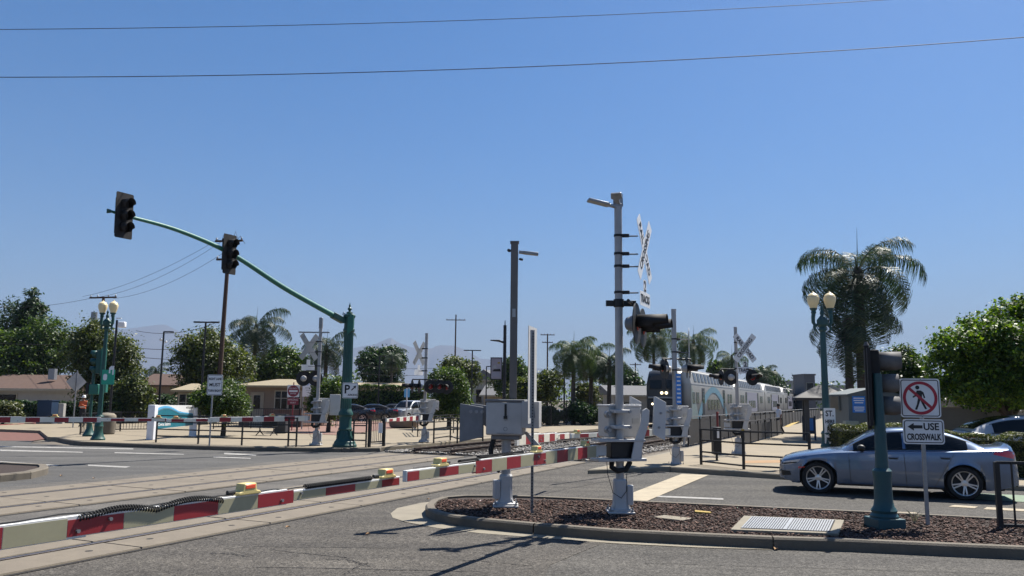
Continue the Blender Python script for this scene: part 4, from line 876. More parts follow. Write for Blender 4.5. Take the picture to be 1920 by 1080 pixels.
zc2 = 1.43
b = MB().board(rrect(.62, .385, .045, .005, zc2), -.012, .006).build('sign_plate', 'sign_white', t)
border(b, .62, .385, .04, .005, zc2, -.0135)
text('USE', .15, 'sign_black', b, .12, zc2 + .075, -.0145, .95, .004); text('CROSSWALK', .135, 'sign_black', b, .005, zc2 - .085, -.0145, .64, .0045)
MB().board([(-.235,zc2+.075),(-.14,zc2+.135),(-.14,zc2+.10),(-.01,zc2+.10),(-.01,zc2+.05),(-.14,zc2+.05),(-.14,zc2+.015)], -.0145, .001).build('arrow', 'sign_black', b)
for z_ in (zc + .29, zc - .29, zc2 + .17, zc2 - .17): MB().cyl((0,-.012,z_), (0,-.02,z_), .009, n=8).build('bolt', 'galvanised', t)
# tall edge-on sign on perforated post
PG = (0.37, 13.81, 0.13); tz = 3.22 - .13
t = thing('road_sign', 'tall narrow sign board seen edge-on with perforated grey post on the island', 'road sign', PG, 0)
pp = MB()
for x_ in (-.02,.02): pp.box((x_,0,(tz-.05)/2), (.006,.045,tz-.05))
pp.box((0,.02,(tz-.05)/2), (.046,.006,tz-.05)); p_ = pp.build('perforated_post', 'galvanised', t)
ho = MB()
for k in range(int((tz-.1)/.05)): ho.box((0,.0155,.08 + k*.05), (.016,.004,.016))
h_ = ho.build('post_holes', 'gap_dark', p_); h_['kind'] = 'stuff'
MB().prism([(-.085,-.02),(-.075,-.02),(.085,.62),(.075,.62)][::1], 1.46, tz + .03, tr(.0,.045,0)).build('sign_board', 'plate_grey', t)
MB().box((-.035,-.01,(tz+1.5)/2), (.03,.004,tz-1.6)).build('board_edge', 'sign_back', t)
# railing at the right edge
def railing(label, pts, h, nr, group=None, pick=0., m='black_metal', name='railing', pw=.05, rails=None, ends=True, top_m=None):
    t = thing(name, label, 'railing', pts[0], 0, group); o = Vector(pts[0]); P = [Vector(p) - o for p in pts]
    for p in P: MB().box((p.x, p.y, p.z + h/2), (pw, pw, h), math.atan2((P[-1]-P[0]).y, (P[-1]-P[0]).x)).build('post', m, t)
    zs_ = rails or [h*(.12 + .88*k/(nr-1)) - .02 for k in range(nr)]
    for a, b in zip(P[:-1], P[1:]):
        for k, z in enumerate(zs_):
            MB().bar(a + Vector((0,0,z)), b + Vector((0,0,z)), .04, .045).build('rail', (top_m if top_m and k == len(zs_)-1 else m), t)
        if pick:
            mb = MB(); n = int((b-a).length/pick)
            for k in range(1, n):
                q_ = a.lerp(b, k/n); mb.box((q_.x, q_.y, q_.z + (zs_[0]+zs_[-1])/2), (.018,.018,zs_[-1]-zs_[0]))
            mb.build('pickets', m, t)['kind'] = 'stuff'
    return t
t = railing('black picket railing at the right end of the mulch island', [(7.49, 12.73, 0.14), (8.8,12.55,.14), (10.2,12.2,.14)], .98, 2, pw=.07, rails=[.03,.97])
for k in range(1, 7):
    q_ = Vector((.20*k, -.05*k, .5)); MB().box(tuple(q_), (.022,.022,.95)).build('picket', 'black_metal', t)
# railings
rl = 'railings round the crossing'
railing('black four-rail railing along the far left sidewalk kerb', [(-13.97, 32.5, 0.15), (-12.02, 31.75, 0.15), (-10.16, 31.2, 0.15), (-8.27, 30.7, 0.15), (-7.94, 30.59, 0.15)], 1.08, 4, rl, rails=[.26,.52,.80,1.05])
railing('short black railing right behind the green signal pole', [(-5.87, 30.81, 0.15), (-5.38, 30.73, 0.15)], 1.05, 4, rl, rails=[.26,.52,.80,1.03])
t = railing('black picket gate with white notice right of the green signal pole', [(-5.29, 30.91, 0.15), (-4.87, 31.69, 0.15)], 1.06, 2, rl, .11, name='gate', pw=.09, rails=[.18,1.02])
MB().box((.42,-.08,.72), (.16,.01,.38)).build('notice', 'sign_white', t)
railing('black railing between the two far masts and the crossing', [(-3.19, 34.3, 0.14), (-2.67, 36.59, 0.14), (-2.21, 34.29, 0.14), (-1.19, 35.56, 0.14)], 1.05, 3, rl, rails=[.2,.6,1.02])
railing('low black railing behind the right far mast', [(-5.31, 44.54, 0.14), (-4.48, 39.75, 0.14), (-3.08, 44.43, 0.14), (-1.68, 45.51, 0.14)], 1.0, 3, rl, rails=[.3,.65,.98])
railing('black picket fence behind the left lamp post', [(-19.85, 38.0, 0.15), (-19.93, 42.03, 0.15), (-18.74, 42.72, 0.15)], 1.0, 2, rl, .13, rails=[.10,.97])
railing('black picket fence in front of the guard booths', [(-16.74, 46.35, 0.15), (-15.06, 47.7, 0.15), (-12.81, 49.74, 0.15), (-10.67, 51.86, 0.15)], 1.15, 2, rl, .14, rails=[.10,1.12])
railing('black picket fence beside the parked cars', [(-10.78, 54.99, 0.15), (-8.75, 56.84, 0.15), (-6.52, 60.11, 0.15)], 1.2, 2, rl, .14, rails=[.10,1.17])
railing('tall black iron fence in front of dark shrubs left of the train', [(1.64, 55.08, 0.0), (2.83, 57.43, 0.0), (4.08, 59.99, 0.0), (5.5, 62.8, 0.0), (7.4, 66.01, 0.0)], 1.95, 2, rl, .16, name='iron_fence', rails=[.14,1.85])
t = railing('black four-rail railing in front of the silver blue car nose', [(5.71, 24.7, 0.12), (6.54, 23.14, 0.12), (8.05, 22.18, 0.12)], 1.06, 4, rl, rails=[.10,.38,.72,1.04], pw=.06)
q_ = Vector((6.54, 23.14, 0.12)) - Vector((5.71, 24.7, 0.12)); MB().box((q_.x, q_.y, 1.085), (.07,.07,.05)).build('post_cap', 'yellow_paint', t)
# dark panel fences by the tracks
def panel_fence(label, p0, p1, h, n, z=0., rail_m='galvanised'):
    t = thing('panel_fence', label, 'fence', (*p0[:2], z), 0, 'fences along the platform'); a = Vector((0,0,0)); b = Vector((p1[0]-p0[0], p1[1]-p0[1], 0))
    for k in range(n+1):
        q_ = a.lerp(b, k/n); MB().box((q_.x, q_.y, h/2), (.06,.06,h)).build('post', 'black_metal', t)
        if k < n:
            r_ = a.lerp(b, (k+1)/n)
            MB().bar(q_ + Vector((0,0,h*.46)), r_ + Vector((0,0,h*.46)), .012, h*.80).build('panel', 'dark_panel', t)
            MB().bar(q_ + Vector((0,0,h)), r_ + Vector((0,0,h)), .05, .05).build('rail', rail_m, t)
    return t
mat('dark_panel', (.035,.033,.033), .7, 0, var=.25, scale=3)
panel_fence('dark panel fence with silver rail between the train and the platform', trk(-8.3,36.5), trk(-8.3,110), 1.28, 30, .0)
panel_fence('dark ramp wall ending beside the walking person', trk(-5.95,36.3), trk(-5.95,50.5), .98, 6, .12, 'dark_panel')
t = thing('control_cabinet', 'slim black cabinet hung on the railing behind the white stop line', 'cabinet', (6.64, 26.54, 0.12), 0)
MB().box((0,0,.62), (.26,.3,.86)).build('body', 'black_metal', t, bevel=.01); MB().box((0,0,.1), (.06,.06,.2)).build('stand', 'black_metal', t)
MB().box((.02,-.16,.85), (.07,.02,.28)).build('label_plate', 'sign_white', t)
t = thing('red_post', 'red pipe post beside the dark panel fence', 'post', trk(-7.4,38.6,.1), 0)
MB().cyl((0,0,0), (0,0,1.35), .055).cyl((0,0,1.35), (0,0,1.42), .075, .04).build('pipe', 'red_kerb_paint', t); MB().box((0,0,.03), (.3,.3,.08)).build('foot', 'kerb_concrete', t)

# lane sign, do-not-enter, white board, blue sign, diamond sign
t = thing('road_sign', 'white right lane must turn right sign in front of the round bush', 'road sign', (-11.19, 30.65, 0.15), face(176))
MB().box((0,.03,2.44/2 - .1), (.055,.03,2.44 - .1)).build('post', 'galvanised', t)
zc = 2.4 - .15
b = MB().board(rrect(.56, .76, .04, .08, zc), -.01, .006).build('sign_plate', 'sign_white', t); border(b, .56, .76, .04, .08, zc, -.0115)
for i, tx in enumerate(('RIGHT LANE', 'MUST', 'TURN RIGHT')): text(tx, (.115,.17,.115)[i], 'sign_black', b, .08, zc + .22 - .22*i, -.0125, .72 if i != 1 else .95, .004)
t = thing('road_sign', 'red do not enter sign with wrong way plate beside the guard booth', 'road sign', (*(-11.97, 45, 1.09)[:2], .15), face(175))
MB().cyl((0,.03,0), (0,.03,2.63), .03).build('post', 'sign_maroon', t)
zc = 2.3 - .15
b = MB().board(rrect(.66,.66,.03,0,zc), -.01, .006).build('sign_plate', 'sign_white', t)
MB().board(circ(.31,0,zc), -.012, .002).build('red_disc', 'sign_maroon', b); MB().board(rrect(.46,.10,.01,0,zc), -.014, .002).build('white_bar', 'sign_white', b)
text('DO NOT', .11, 'sign_white', b, 0, zc+.14, -.014); text('ENTER', .11, 'sign_white', b, 0, zc-.14, -.014)
b = MB().board(rrect(.60,.38,.02,0,zc-.56), -.01, .006).build('sign_plate', 'sign_maroon', t); text('WRONG', .14, 'sign_white', b, 0, zc-.48, -.012); text('WAY', .14, 'sign_white', b, 0, zc-.64, -.012)
t = thing('notice_board', 'white Covina notice board behind the left crossing mast', 'notice board', (*(-11.44, 47, 1.06)[:2], .15), face(180))
for x_ in (-.5,.5): MB().cyl((x_,.03,0), (x_,.03,2.85), .035).build('post', 'galvanised', t)
zc = 2.48 - .15
b = MB().board(rrect(1.25,.95,.02,.08,zc), -.01, .01).build('board', 'sign_white', t); text('COVINA', .24, 'sign_blue', b, -.05, zc + .24, -.013, 1.1)
for i in range(3): MB().box((.06,-.0115,zc + .02 - .13*i), (.9 - .1*i,.002,.035)).build('text_line', 'sign_back', b)
t = thing('road_sign', 'small white sign on thin post left of the parking sign', 'road sign', (*(-10.62, 50, 1.18)[:2], .15), face(180))
MB().cyl((0,.03,0), (0,.03,3.05), .025).build('post', 'galvanised', t); MB().board(rrect(.36,.50,.02,0,2.85-.15), -.01, .006).build('sign_plate', 'sign_white', t)
t = thing('road_sign', 'blue accessible parking sign on white post among parked cars', 'road sign', (*(-7.88, 62, 0.84)[:2], .1), face(180))
MB().cyl((0,.03,0), (0,.03,2.55), .05).build('post', 'sign_white', t); MB().board(rrect(.42,.62,.05,0,2.35-.1), -.01, .01).build('sign_plate', 'sign_lightblue', t)
t = thing('road_sign', 'grey back of a diamond sign on the far left corner', 'road sign', (*(-24.48, 46, 0.49)[:2], .15), face(130))
MB().cyl((0,-.03,0), (0,-.03,3.16), .035).build('post', 'galvanised', t); zc = 2.68 - .15
MB().board([(-.55,zc),(0,zc-.58),(.55,zc),(0,zc+.58)], -.0, .008).build('sign_plate', 'sign_back', t)

# station sign
S0 = Vector((-14.9, 34.18, 0.15)); S1_ = Vector((-14.53, 37.66, 0.15)); dv = S1_ - S0
t = thing('station_sign', 'teal and white Covina Station sign between white pillars', 'station sign', tuple(S0), math.atan2(dv.y, dv.x)); W_ = dv.length
MB().box((0,0,.72), (.27,.30,1.44)).build('pillar', 'pillar_white', t, bevel=.02)
MB().cyl((W_,0,0), (W_,0,1.30), .16, n=20).build('pillar', 'pillar_white', t)
pn = MB().board([(.12,.42),(W_-.05,.50),(W_-.15,1.40),(.12,1.44)], -.06, .10).build('panel', 'sign_white', t)
MB().board([(.14,.44),(W_-.10,.52),(W_-.20,1.02),(W_-.7,1.05),(W_*.45,1.22),(W_*.25,1.36),(.14,1.22)], -.064, .003).build('teal_field', 'sign_teal', pn)
def rib(y0, th, m, yy):
    n = 16; up = []; lo = []
    for k in range(n+1):
        u = k/n; x = .14 + (W_-.36)*u; z = y0 + .22*math.sin(math.pi*min(1, u*1.6)) * (1-u)**.6 - .17*u
        up.append((x, z + th*(1-.7*u))); lo.append((x, z))
    MB().board(up + lo[::-1], yy, .002).build('wave', m, pn)
rib(1.18,.10,'sign_lightblue',-.068); rib(1.13,.05,'train_blue',-.070)
text('METROLINK', .13, 'sign_black', pn, W_-.55, 1.30, -.063, .9); text('Covina Station', .19, 'sign_white', pn, .85, .62, -.068, .9, .004)
t = thing('litter_bin', 'round concrete litter bin with domed lid beside the left lamp post', 'litter bin', (-19.06, 38.77, 0.15), 0)
MB().lathe([(.36,0),(.40,.05),(.42,.72),(.42,.78)], 22).build('body', 'kerb_concrete', t); MB().lathe([(.42,.78),(.40,.88),(.30,.97),(.0,1.0)], 22).build('lid', 'apron_concrete', t)
t = thing('planter', 'round concrete planter in front of the parked cars', 'planter', (-6.65, 51.21, 0.15), 0)
MB().lathe([(.75,0),(.88,.08),(.95,.42),(.95,.5),(.8,.5),(.8,.44)], 22).build('bowl', 'stucco_tan', t)
t = thing('bench', 'black iron bench end-on in front of the guard booth', 'bench', (-11.68, 39.47, 0.15), face(200))
MB().box((0,0,.42), (.9,.40,.04)).build('seat', 'black_metal', t); MB(tr(0,.22,.42)).box((0,0,.28), (.9,.04,.5)).build('backrest', 'black_metal', t)
for x_ in (-.4,.4): MB().tube([(x_,-.28,0),(x_,-.05,.16),(x_,.0,.40),(x_,.18,.42),(x_,.26,.80)], .025, 6).tube([(x_,.28,0),(x_,.05,.16),(x_,.0,.3)], .025, 6).build('leg', 'black_metal', t)
t = thing('bin', 'dark square bin beside the iron bench', 'bin', (-11.68, 41.92, 0.15), 0); MB().box((0,0,.45), (.55,.5,.9)).build('body', 'train_cab', t, bevel=.02); MB().box((0,0,.92), (.6,.55,.06)).build('lid', 'black_metal', t)
t = thing('utility_box', 'dark blue tall box against the hedge on the far left', 'utility box', (*(-29.34, 52, 0.44)[:2], 0), 0); MB().box((0,0,1.58/2), (.9,.8,1.58)).build('body', 'bin_blue', t, bevel=.02); MB().box((0,0,1.58), (.96,.86,.05)).build('lid', 'bin_blue', t)
t = thing('utility_box', 'small white box in front of the dark wall on the far left', 'utility box', (*(-28.43, 52, 0.45)[:2], 0), 0); MB().box((0,0,.7), (.32,.3,1.4)).build('body', 'stucco_white', t, bevel=.02); MB().box((0,-.155,.95), (.26,.01,.3)).build('door', 'sign_back', t)
# guard booths
def booth(label, bx, zeave, D, az, body, lower, wins, door=None):
    cx, Y, zb, zt, W_ = bx
    t = thing('guard_booth', label, 'booth', (cx, Y, .15), face(az)); h = zeave - .15
    MB().box((0,0,h/2), (W_,D,h)).build('wall', body, t)
    if lower: MB().box((0,-.006,h*.22), (W_+.01,D+.01,h*.44)).build('lower_wall', lower, t)
    o_ = .45; zr = zt - .15
    MB().add([(-W_/2-o_,-D/2-o_,h),(W_/2+o_,-D/2-o_,h),(W_/2+o_,D/2+o_,h),(-W_/2-o_,D/2+o_,h),(-W_/2-o_,-D/2-o_,h+.12),(W_/2+o_,-D/2-o_,h+.12),(W_/2+o_,D/2+o_,h+.12),(-W_/2-o_,D/2+o_,h+.12),(-W_*.12,0,zr),(W_*.12,0,zr)],
        [(0,3,2,1),(0,1,5,4),(1,2,6,5),(2,3,7,6),(3,0,4,7),(4,5,9,8),(5,6,9),(6,7,8,9),(7,4,8)]).build('roof', 'roof_tan', t, smooth=0)
    for (x0, x1, z0, z1) in wins:
        f = MB().box(((x0+x1)/2*W_, -D/2 - .02, (z0+z1)/2*h), ((x1-x0)*W_+.14, .06, (z1-z0)*h+.14)).build('window', 'trim_cream', t)
        MB().box(((x0+x1)/2*W_, -D/2 - .052, (z0+z1)/2*h), ((x1-x0)*W_, .01, (z1-z0)*h)).build('pane', 'glass_dark', f)
        MB().box(((x0+x1)/2*W_, -D/2 - .06, (z0+z1)/2*h), (.05, .02, (z1-z0)*h)).build('mullion', 'trim_cream', f)
        MB().box(((x0+x1)/2*W_, -D/2 - .06, (z0*.4+z1*.6)*h), ((x1-x0)*W_, .02, .04)).build('mullion', 'trim_cream', f)
    if door:
        d_ = MB().box((door*W_, -D/2 - .02, 1.05), (.95,.05,2.1)).build('door', 'stucco_cream', t); MB().box((door*W_, -D/2 - .05, 1.5), (.45,.02,.8)).build('pane', 'glass_dark', d_)
    return t
booth('small guard booth with tan pyramid roof left of the round bush', (-20.89, 54, -0.04, 2.78, 1.92), 2.22, 2.6, 160, 'stucco_cream', None, [(-.44,-.03,.30,.92), (.03,.44,.30,.92)])
booth('wide guard booth with tan hip roof behind the do not enter sign', (-14.43, 52, 0.08, 3.09, 4.25), 2.54, 3.0, 195, 'stucco_tan', 'pink_paving', [(.08,.27,.47,.90), (.30,.48,.47,.90)], -.22)
# houses
def house(label, bx, zeave, D, az, wall, roof, wins=(), ridge='x', ov=.5):
    cx, Y, zb, zt, W_ = bx
    t = thing('house', label, 'house', (cx, Y, 0), face(az)); h = zeave
    MB().box((0,D/2,h/2), (W_,D,h)).build('wall', wall, t)
    a, b = W_/2 + ov, ov
    if ridge == 'x': V = [(-a,-b,h),(a,-b,h),(a,D+b,h),(-a,D+b,h),(-a,D/2,zt),(a,D/2,zt)]; F_ = [(0,1,5,4),(2,3,4,5),(0,4,3),(1,2,5),(0,3,2,1)]
    else: V = [(-a,-b,h),(a,-b,h),(a,D+b,h),(-a,D+b,h),(0,-b,zt),(0,D+b,zt)]; F_ = [(0,4,5,3),(1,2,5,4),(0,1,4),(2,3,5),(0,3,2,1)]
    rf = MB().add(V, F_).build('roof', roof, t, smooth=0)
    MB().box((0,-b - .03,h - .08), (2*a,.05,.2)).build('fascia', 'trim_cream' if wall != 'stucco_tan' else 'roof_brown', t)
    for (x0, x1, z0, z1) in wins:
        f = MB().box(((x0+x1)/2*W_, -.03, (z0+z1)/2*h), ((x1-x0)*W_+.2,.06,(z1-z0)*h+.2)).build('window', 'trim_cream', t)
        MB().box(((x0+x1)/2*W_, -.065, (z0+z1)/2*h), ((x1-x0)*W_,.02,(z1-z0)*h)).build('pane', 'glass_dark', f)
    return t, rf
t, rf = house('pale house with brown roof at the left edge', (-39.11, 66, -0.25, 3.62, 7.19), 2.39, 9, 176, 'stucco_white', 'roof_brown', [(-.30,-.10,.35,.8)])
MB().box((1.0,2.0,3.63), (.5,.5,.9)).build('vent', 'galvanised', rf)
house('brown roofed house behind the trees right of the left lamp post', (-41.13, 95, -1.04, 4.56, 3.95), 3.15, 9, 180, 'stucco_tan', 'roof_brown')
house('pale gabled house left of the banner lamp post', (-3.88, 120, -1.31, 6.24, 4.29), 4.75, 10, 200, 'stucco_white', 'roof_grey', [(-.3,-.1,.3,.7),(.1,.3,.3,.7)], 'y')
house('low pale house with grey roof behind the banner lamp post', (-0.88, 110, -1.01, 4.05, 5.71), 2.48, 8, 190, 'stucco_cream', 'roof_grey', [(-.2,0,.3,.8)])
house('low cream building behind the hedge right of the green signal pole', (-18.32, 100, -0.95, 3.87, 8.44), 3.35, 10, 180, 'stucco_cream', 'roof_tan')
house('grey station shelter with dark pitched roof left of the train', (13.47, 88, -0.26, 3.63, 4.91), 2.54, 7, 170, 'stucco_white', 'roof_grey', [(-.35,-.15,.3,.7)])
# far flat buildings right of the train
def block(label, bx, D, az, m, wins=()):
    cx, Y, zb, zt, W_ = bx
    t = thing('building', label, 'building', (cx, Y, 0), face(az)); MB().box((0,D/2,zt/2), (W_,D,zt)).build('wall', m, t); MB().box((0,D/2,zt+.15), (W_+.3,D+.3,.3)).build('parapet', m, t)
    for (x0, x1, z0, z1) in wins:
        f = MB().box(((x0+x1)/2*W_, -.03, (z0+z1)/2*zt), ((x1-x0)*W_+.15,.06,(z1-z0)*zt+.15)).build('window', 'trim_cream', t); MB().box(((x0+x1)/2*W_, -.065, (z0+z1)/2*zt), ((x1-x0)*W_,.02,(z1-z0)*zt)).build('pane', 'glass_dark', f)
    return t
t = block('grey flat roofed building above the far end of the train', (64.9, 190, -2.47, 6.65, 6.66), 20, 180, 'stucco_white', [(-.3,-.1,.5,.7),(.1,.3,.5,.7)])
block('long low pale building behind the kiosk roof', (77.03, 200, -2.64, 5.95, 13.0), 20, 180, 'stucco_white')
block('small dark tower box behind the kiosk roof', (54.95, 150, -1.47, 6.88, 1.95), 6, 180, 'roof_grey', [(-.3,.3,.6,.8)])
# utility cabinet on the right
U = (12.22, 27.5, 0.33, 2.49, 1.7)
t = thing('equipment_shed', 'grey steel equipment shed with louvre and two blue notices', 'shed', (U[0], U[1], .12), face(184)); W_ = U[4]; h = 2.23 - .12
MB().box((0,1.1,h/2), (W_,2.2,h)).build('wall', 'cabinet_grey', t, bevel=.01)
MB().add([(-W_/2-.06,-.06,h),(W_/2+.06,-.06,h),(W_/2+.06,2.26,h),(-W_/2-.06,2.26,h),(-W_/2-.06,-.06,h+.05),(W_/2+.06,-.06,h+.05),(W_/2+.06,2.26,h+.05),(-W_/2-.06,2.26,h+.05),(0,-.06,h+.28),(0,2.26,h+.28)], [(0,1,5,8,4),(2,3,7,9,6),(1,2,6,5),(3,0,4,7),(4,8,9,7),(8,5,6,9),(0,3,2,1)]).build('roof', 'cabinet_grey', t, smooth=0)
vx = lambda px: (px - 1644)/96*W_
vz = lambda py: (850 - py)/122*(2.48 - 0.33) + 0.33 - .12
lv = MB().box((-W_/2 - .03, 1.25, vz(756)), (.06,.95,.52)).build('louvre', 'cabinet_grey', t)
for k in range(8): MB().box((-W_/2 - .068, 1.25 - .38 + k*.108, vz(756)), (.02,.045,.46)).build('slat', 'apron_concrete', lv)
for py, hh_ in ((751,.30), (767,.24)):
    b = MB().box((vx(1615),-.012,vz(py)), (.42,.02,hh_)).build('blue_notice', 'sign_blue', t)
    for k in range(3): MB().box((vx(1615),-.0235,vz(py) + hh_*.25 - k*hh_*.25), (.34 - .06*(k == 2),.003,.035)).build('notice_text', 'sign_white', b)
MB().box((vx(1636),-.008,h*.45), (.012,.02,h*.86)).build('door_seam', 'dark_plate', t)
b = MB().box((vx(1592),-.35,.75), (.42,.30,1.06)).build('meter_box', 'cabinet_pale', t, bevel=.01); MB().box((vx(1592),-.505,1.10), (.12,.01,.08)).build('window', 'glass_dark', b); MB().box((vx(1592),-.505,.92), (.26,.006,.05)).build('label', 'dark_plate', b)
# beige wall and the building behind
W0 = Vector((14.58, 31, 0.92)); W1 = Vector((17.13, 29.5, 1.01)); dv = W1 - W0
t = thing('garden_wall', 'plain beige stucco wall behind the white car', 'wall', (W0.x, W0.y, .1), math.atan2(dv.y, dv.x)); hw = 1.84 - .1
MB().box((dv.length/2,.1,hw/2), (dv.length,.2,hw)).build('wall', 'wall_beige', t); MB().box((dv.length/2,.1,hw+.03), (dv.length+.1,.28,.06)).build('coping', 'stucco_cream', t)
MB().box((dv.length+.22,.1,hw/2+.05), (.42,.42,hw+.1)).build('pier', 'wall_beige', t)
t = block('pale building with tall windows behind the beige wall', (25.56, 44, 0.49, 3.22, 6.14), 10, 190, 'stucco_cream', [(-.20,-.16,.4,.85),(-.12,-.08,.4,.85),(-.04,-.0,.4,.85),(.06,.10,.4,.85)])
# kiosk shelter on the platform
K = (15.0, 40, 0.83)
t = thing('platform_shelter', 'dark hip roofed platform shelter left of the teal lamp post', 'shelter', (K[0] + .2, K[1], .12), face(196))
zr, ze = 2.83 - .12, 2.21 - .12
MB().add([(-1.3,-1.3,ze-.12),(1.3,-1.3,ze-.12),(1.3,1.3,ze-.12),(-1.3,1.3,ze-.12),(-1.3,-1.3,ze),(1.3,-1.3,ze),(1.3,1.3,ze),(-1.3,1.3,ze),(-.15,0,zr),(.15,0,zr)], [(0,3,2,1),(0,1,5,4),(1,2,6,5),(2,3,7,6),(3,0,4,7),(4,5,9,8),(5,6,9),(6,7,8,9),(7,4,8)]).build('roof', 'dark_panel', t, smooth=0)
for x_, y_ in ((-.75,-.75),(.75,-.75),(.75,.75),(-.75,.75)): MB().box((x_,y_,ze/2), (.20,.20,ze)).build('post', 'train_cab', t)
t = thing('map_stand', 'dark blue information stand beside the platform shelter', 'information stand', (*(14.9, 41, 0.71)[:2], .12), face(190))
for x_ in (-.28,.28): MB().box((x_,0,.6), (.08,.08,1.2)).build('post', 'bin_blue', t)
MB().box((0,0,.72), (.5,.06,.8)).build('panel', 'bin_blue', t); MB().box((0,-.04,.78), (.4,.02,.6)).build('map', 'sign_blue', t)
# two-level steps block in front of the shelter
# ---------------------------------------------------------------- trees and shrubs
RS = np.random.RandomState(11)
def leaf_quads(P, N, size, wid=.5):
    n = len(P); r = RS.randn(n,3); t = np.cross(N, r); t /= np.linalg.norm(t, axis=1)[:,None] + 1e-6; b = np.cross(N, t)
    L = (size*(.6 + .8*RS.rand(n)))[:,None]; W_ = L*wid
    q = np.stack([P - t*L*.5, P + b*W_*.5 + N*L*.06, P + t*L*.5, P - b*W_*.5 + N*L*.06], 1)
    return q.reshape(-1, 3)
def crown_mesh(blobs, n, size, clump, up=.5, wid=.5):
    B = np.array(blobs, float); wts = (B[:,3]*B[:,5]); wts /= wts.sum()
    nc = max(6, n//26); k = RS.choice(len(B), nc, p=wts); d = RS.randn(nc,3); d /= np.linalg.norm(d, axis=1)[:,None]
    d[:,2] = np.where(d[:,2] < -.55, -d[:,2], d[:,2])
    rad = (.60 + .42*RS.rand(nc)**.6)[:,None]*(1 + .05*RS.randn(nc,1))
    cc = B[k,:3] + d*B[k,3:6]*rad
    i = RS.randint(0, nc, n); P = cc[i] + np.clip(RS.randn(n,3), -1.7, 1.7)*clump*(.45 + .7*RS.rand(nc)[i])[:,None]
    N = d[i]*.6 + RS.randn(n,3)*.55 + np.array([0,0,up]); N /= np.linalg.norm(N, axis=1)[:,None]
    ns = max(4, nc//3); k2 = RS.choice(len(B), ns, p=wts); d2 = RS.randn(ns,3); d2[:,2] = np.abs(d2[:,2])*.9 - .25; d2 /= np.linalg.norm(d2, axis=1)[:,None]
    o2 = B[k2,:3] + d2*B[k2,3:6]*.9; ln = (B[k2,3] + B[k2,5])*.5*(.18 + .42*RS.rand(ns)**1.5); m = 22
    dd = d2 + RS.randn(ns,3)*.35 + np.array([0,0,.35]); dd /= np.linalg.norm(dd, axis=1)[:,None]
    u = RS.rand(ns, m); Q = o2[:,None] + dd[:,None]*(u*ln[:,None])[...,None] + RS.randn(ns,m,3)*(size*.75)*(1.2 - u)[...,None]
    Q[...,2] -= (u**2*ln[:,None])*.18
    NQ = RS.randn(ns*m,3)*.7 + np.array([0,0,up]); NQ /= np.linalg.norm(NQ, axis=1)[:,None]
    P = np.concatenate([P, Q.reshape(-1,3)]); N = np.concatenate([N, NQ])
    return leaf_quads(P, N, size, wid)
def auto_blobs(cx, cy, cz, rx, ry, rz_, k=12, fill=.6):
    out = [(cx, cy, cz, rx*.66, ry*.66, rz_*.68)]
    for _ in range(k):
        d = RS.randn(3); d /= np.linalg.norm(d); q = fill*(.8 + .35*RS.rand()); s = .34 + .16*RS.rand()
        out.append((cx + d[0]*rx*q, cy + d[1]*ry*q, cz + d[2]*rz_*q, rx*s, ry*s, rz_*s))
    return out
def tree(label, bx, m, n, size=None, base=0., name='tree', cat='tree', trunk_r=None, group=None, k=12, depth=.8, crown_low=None, trunk_x=0., bark='bark', clump=None, wid=.5):
    cx, Y, zb, zt, W_ = bx; zb = max(zb, base) if crown_low is None else crown_low
    t = thing(name, label, cat, (cx, Y, base), 0, group)
    rz_ = (zt - zb)/2; cz = (zt + zb)/2 - base; rx = W_/2
    size = size or max(.10, Y*.0034); clump = (clump or max(.14, min(rx, rz_)*.13))
    bl = auto_blobs(0, 0, cz, rx*.96, rx*depth, rz_*.96, k + 5); n = int(n*1.9)
    npmesh('crown', crown_mesh(bl, n, size, clump, wid=wid), 4, m, t)
    tr_ = trunk_r or max(.06, W_*.03); h0 = cz - rz_*.2
    mb = MB(); pts = [(trunk_x + .05*math.sin(i*1.7)*W_*.06, .03*i, h0*i/5) for i in range(6)]
    mb.tube(pts, [tr_*(1.3 - .6*i/5) for i in range(6)], 8)
    for b in bl[1:7]:
        a = Vector(pts[3]); e = Vector(b[:3]); mdl = a.lerp(e, .5) + Vector((0,0,rz_*.12)); mb.tube([a, mdl, e], [tr_*.55, tr_*.4, tr_*.15], 6)
    mb.build('trunk', bark, t)
    return t
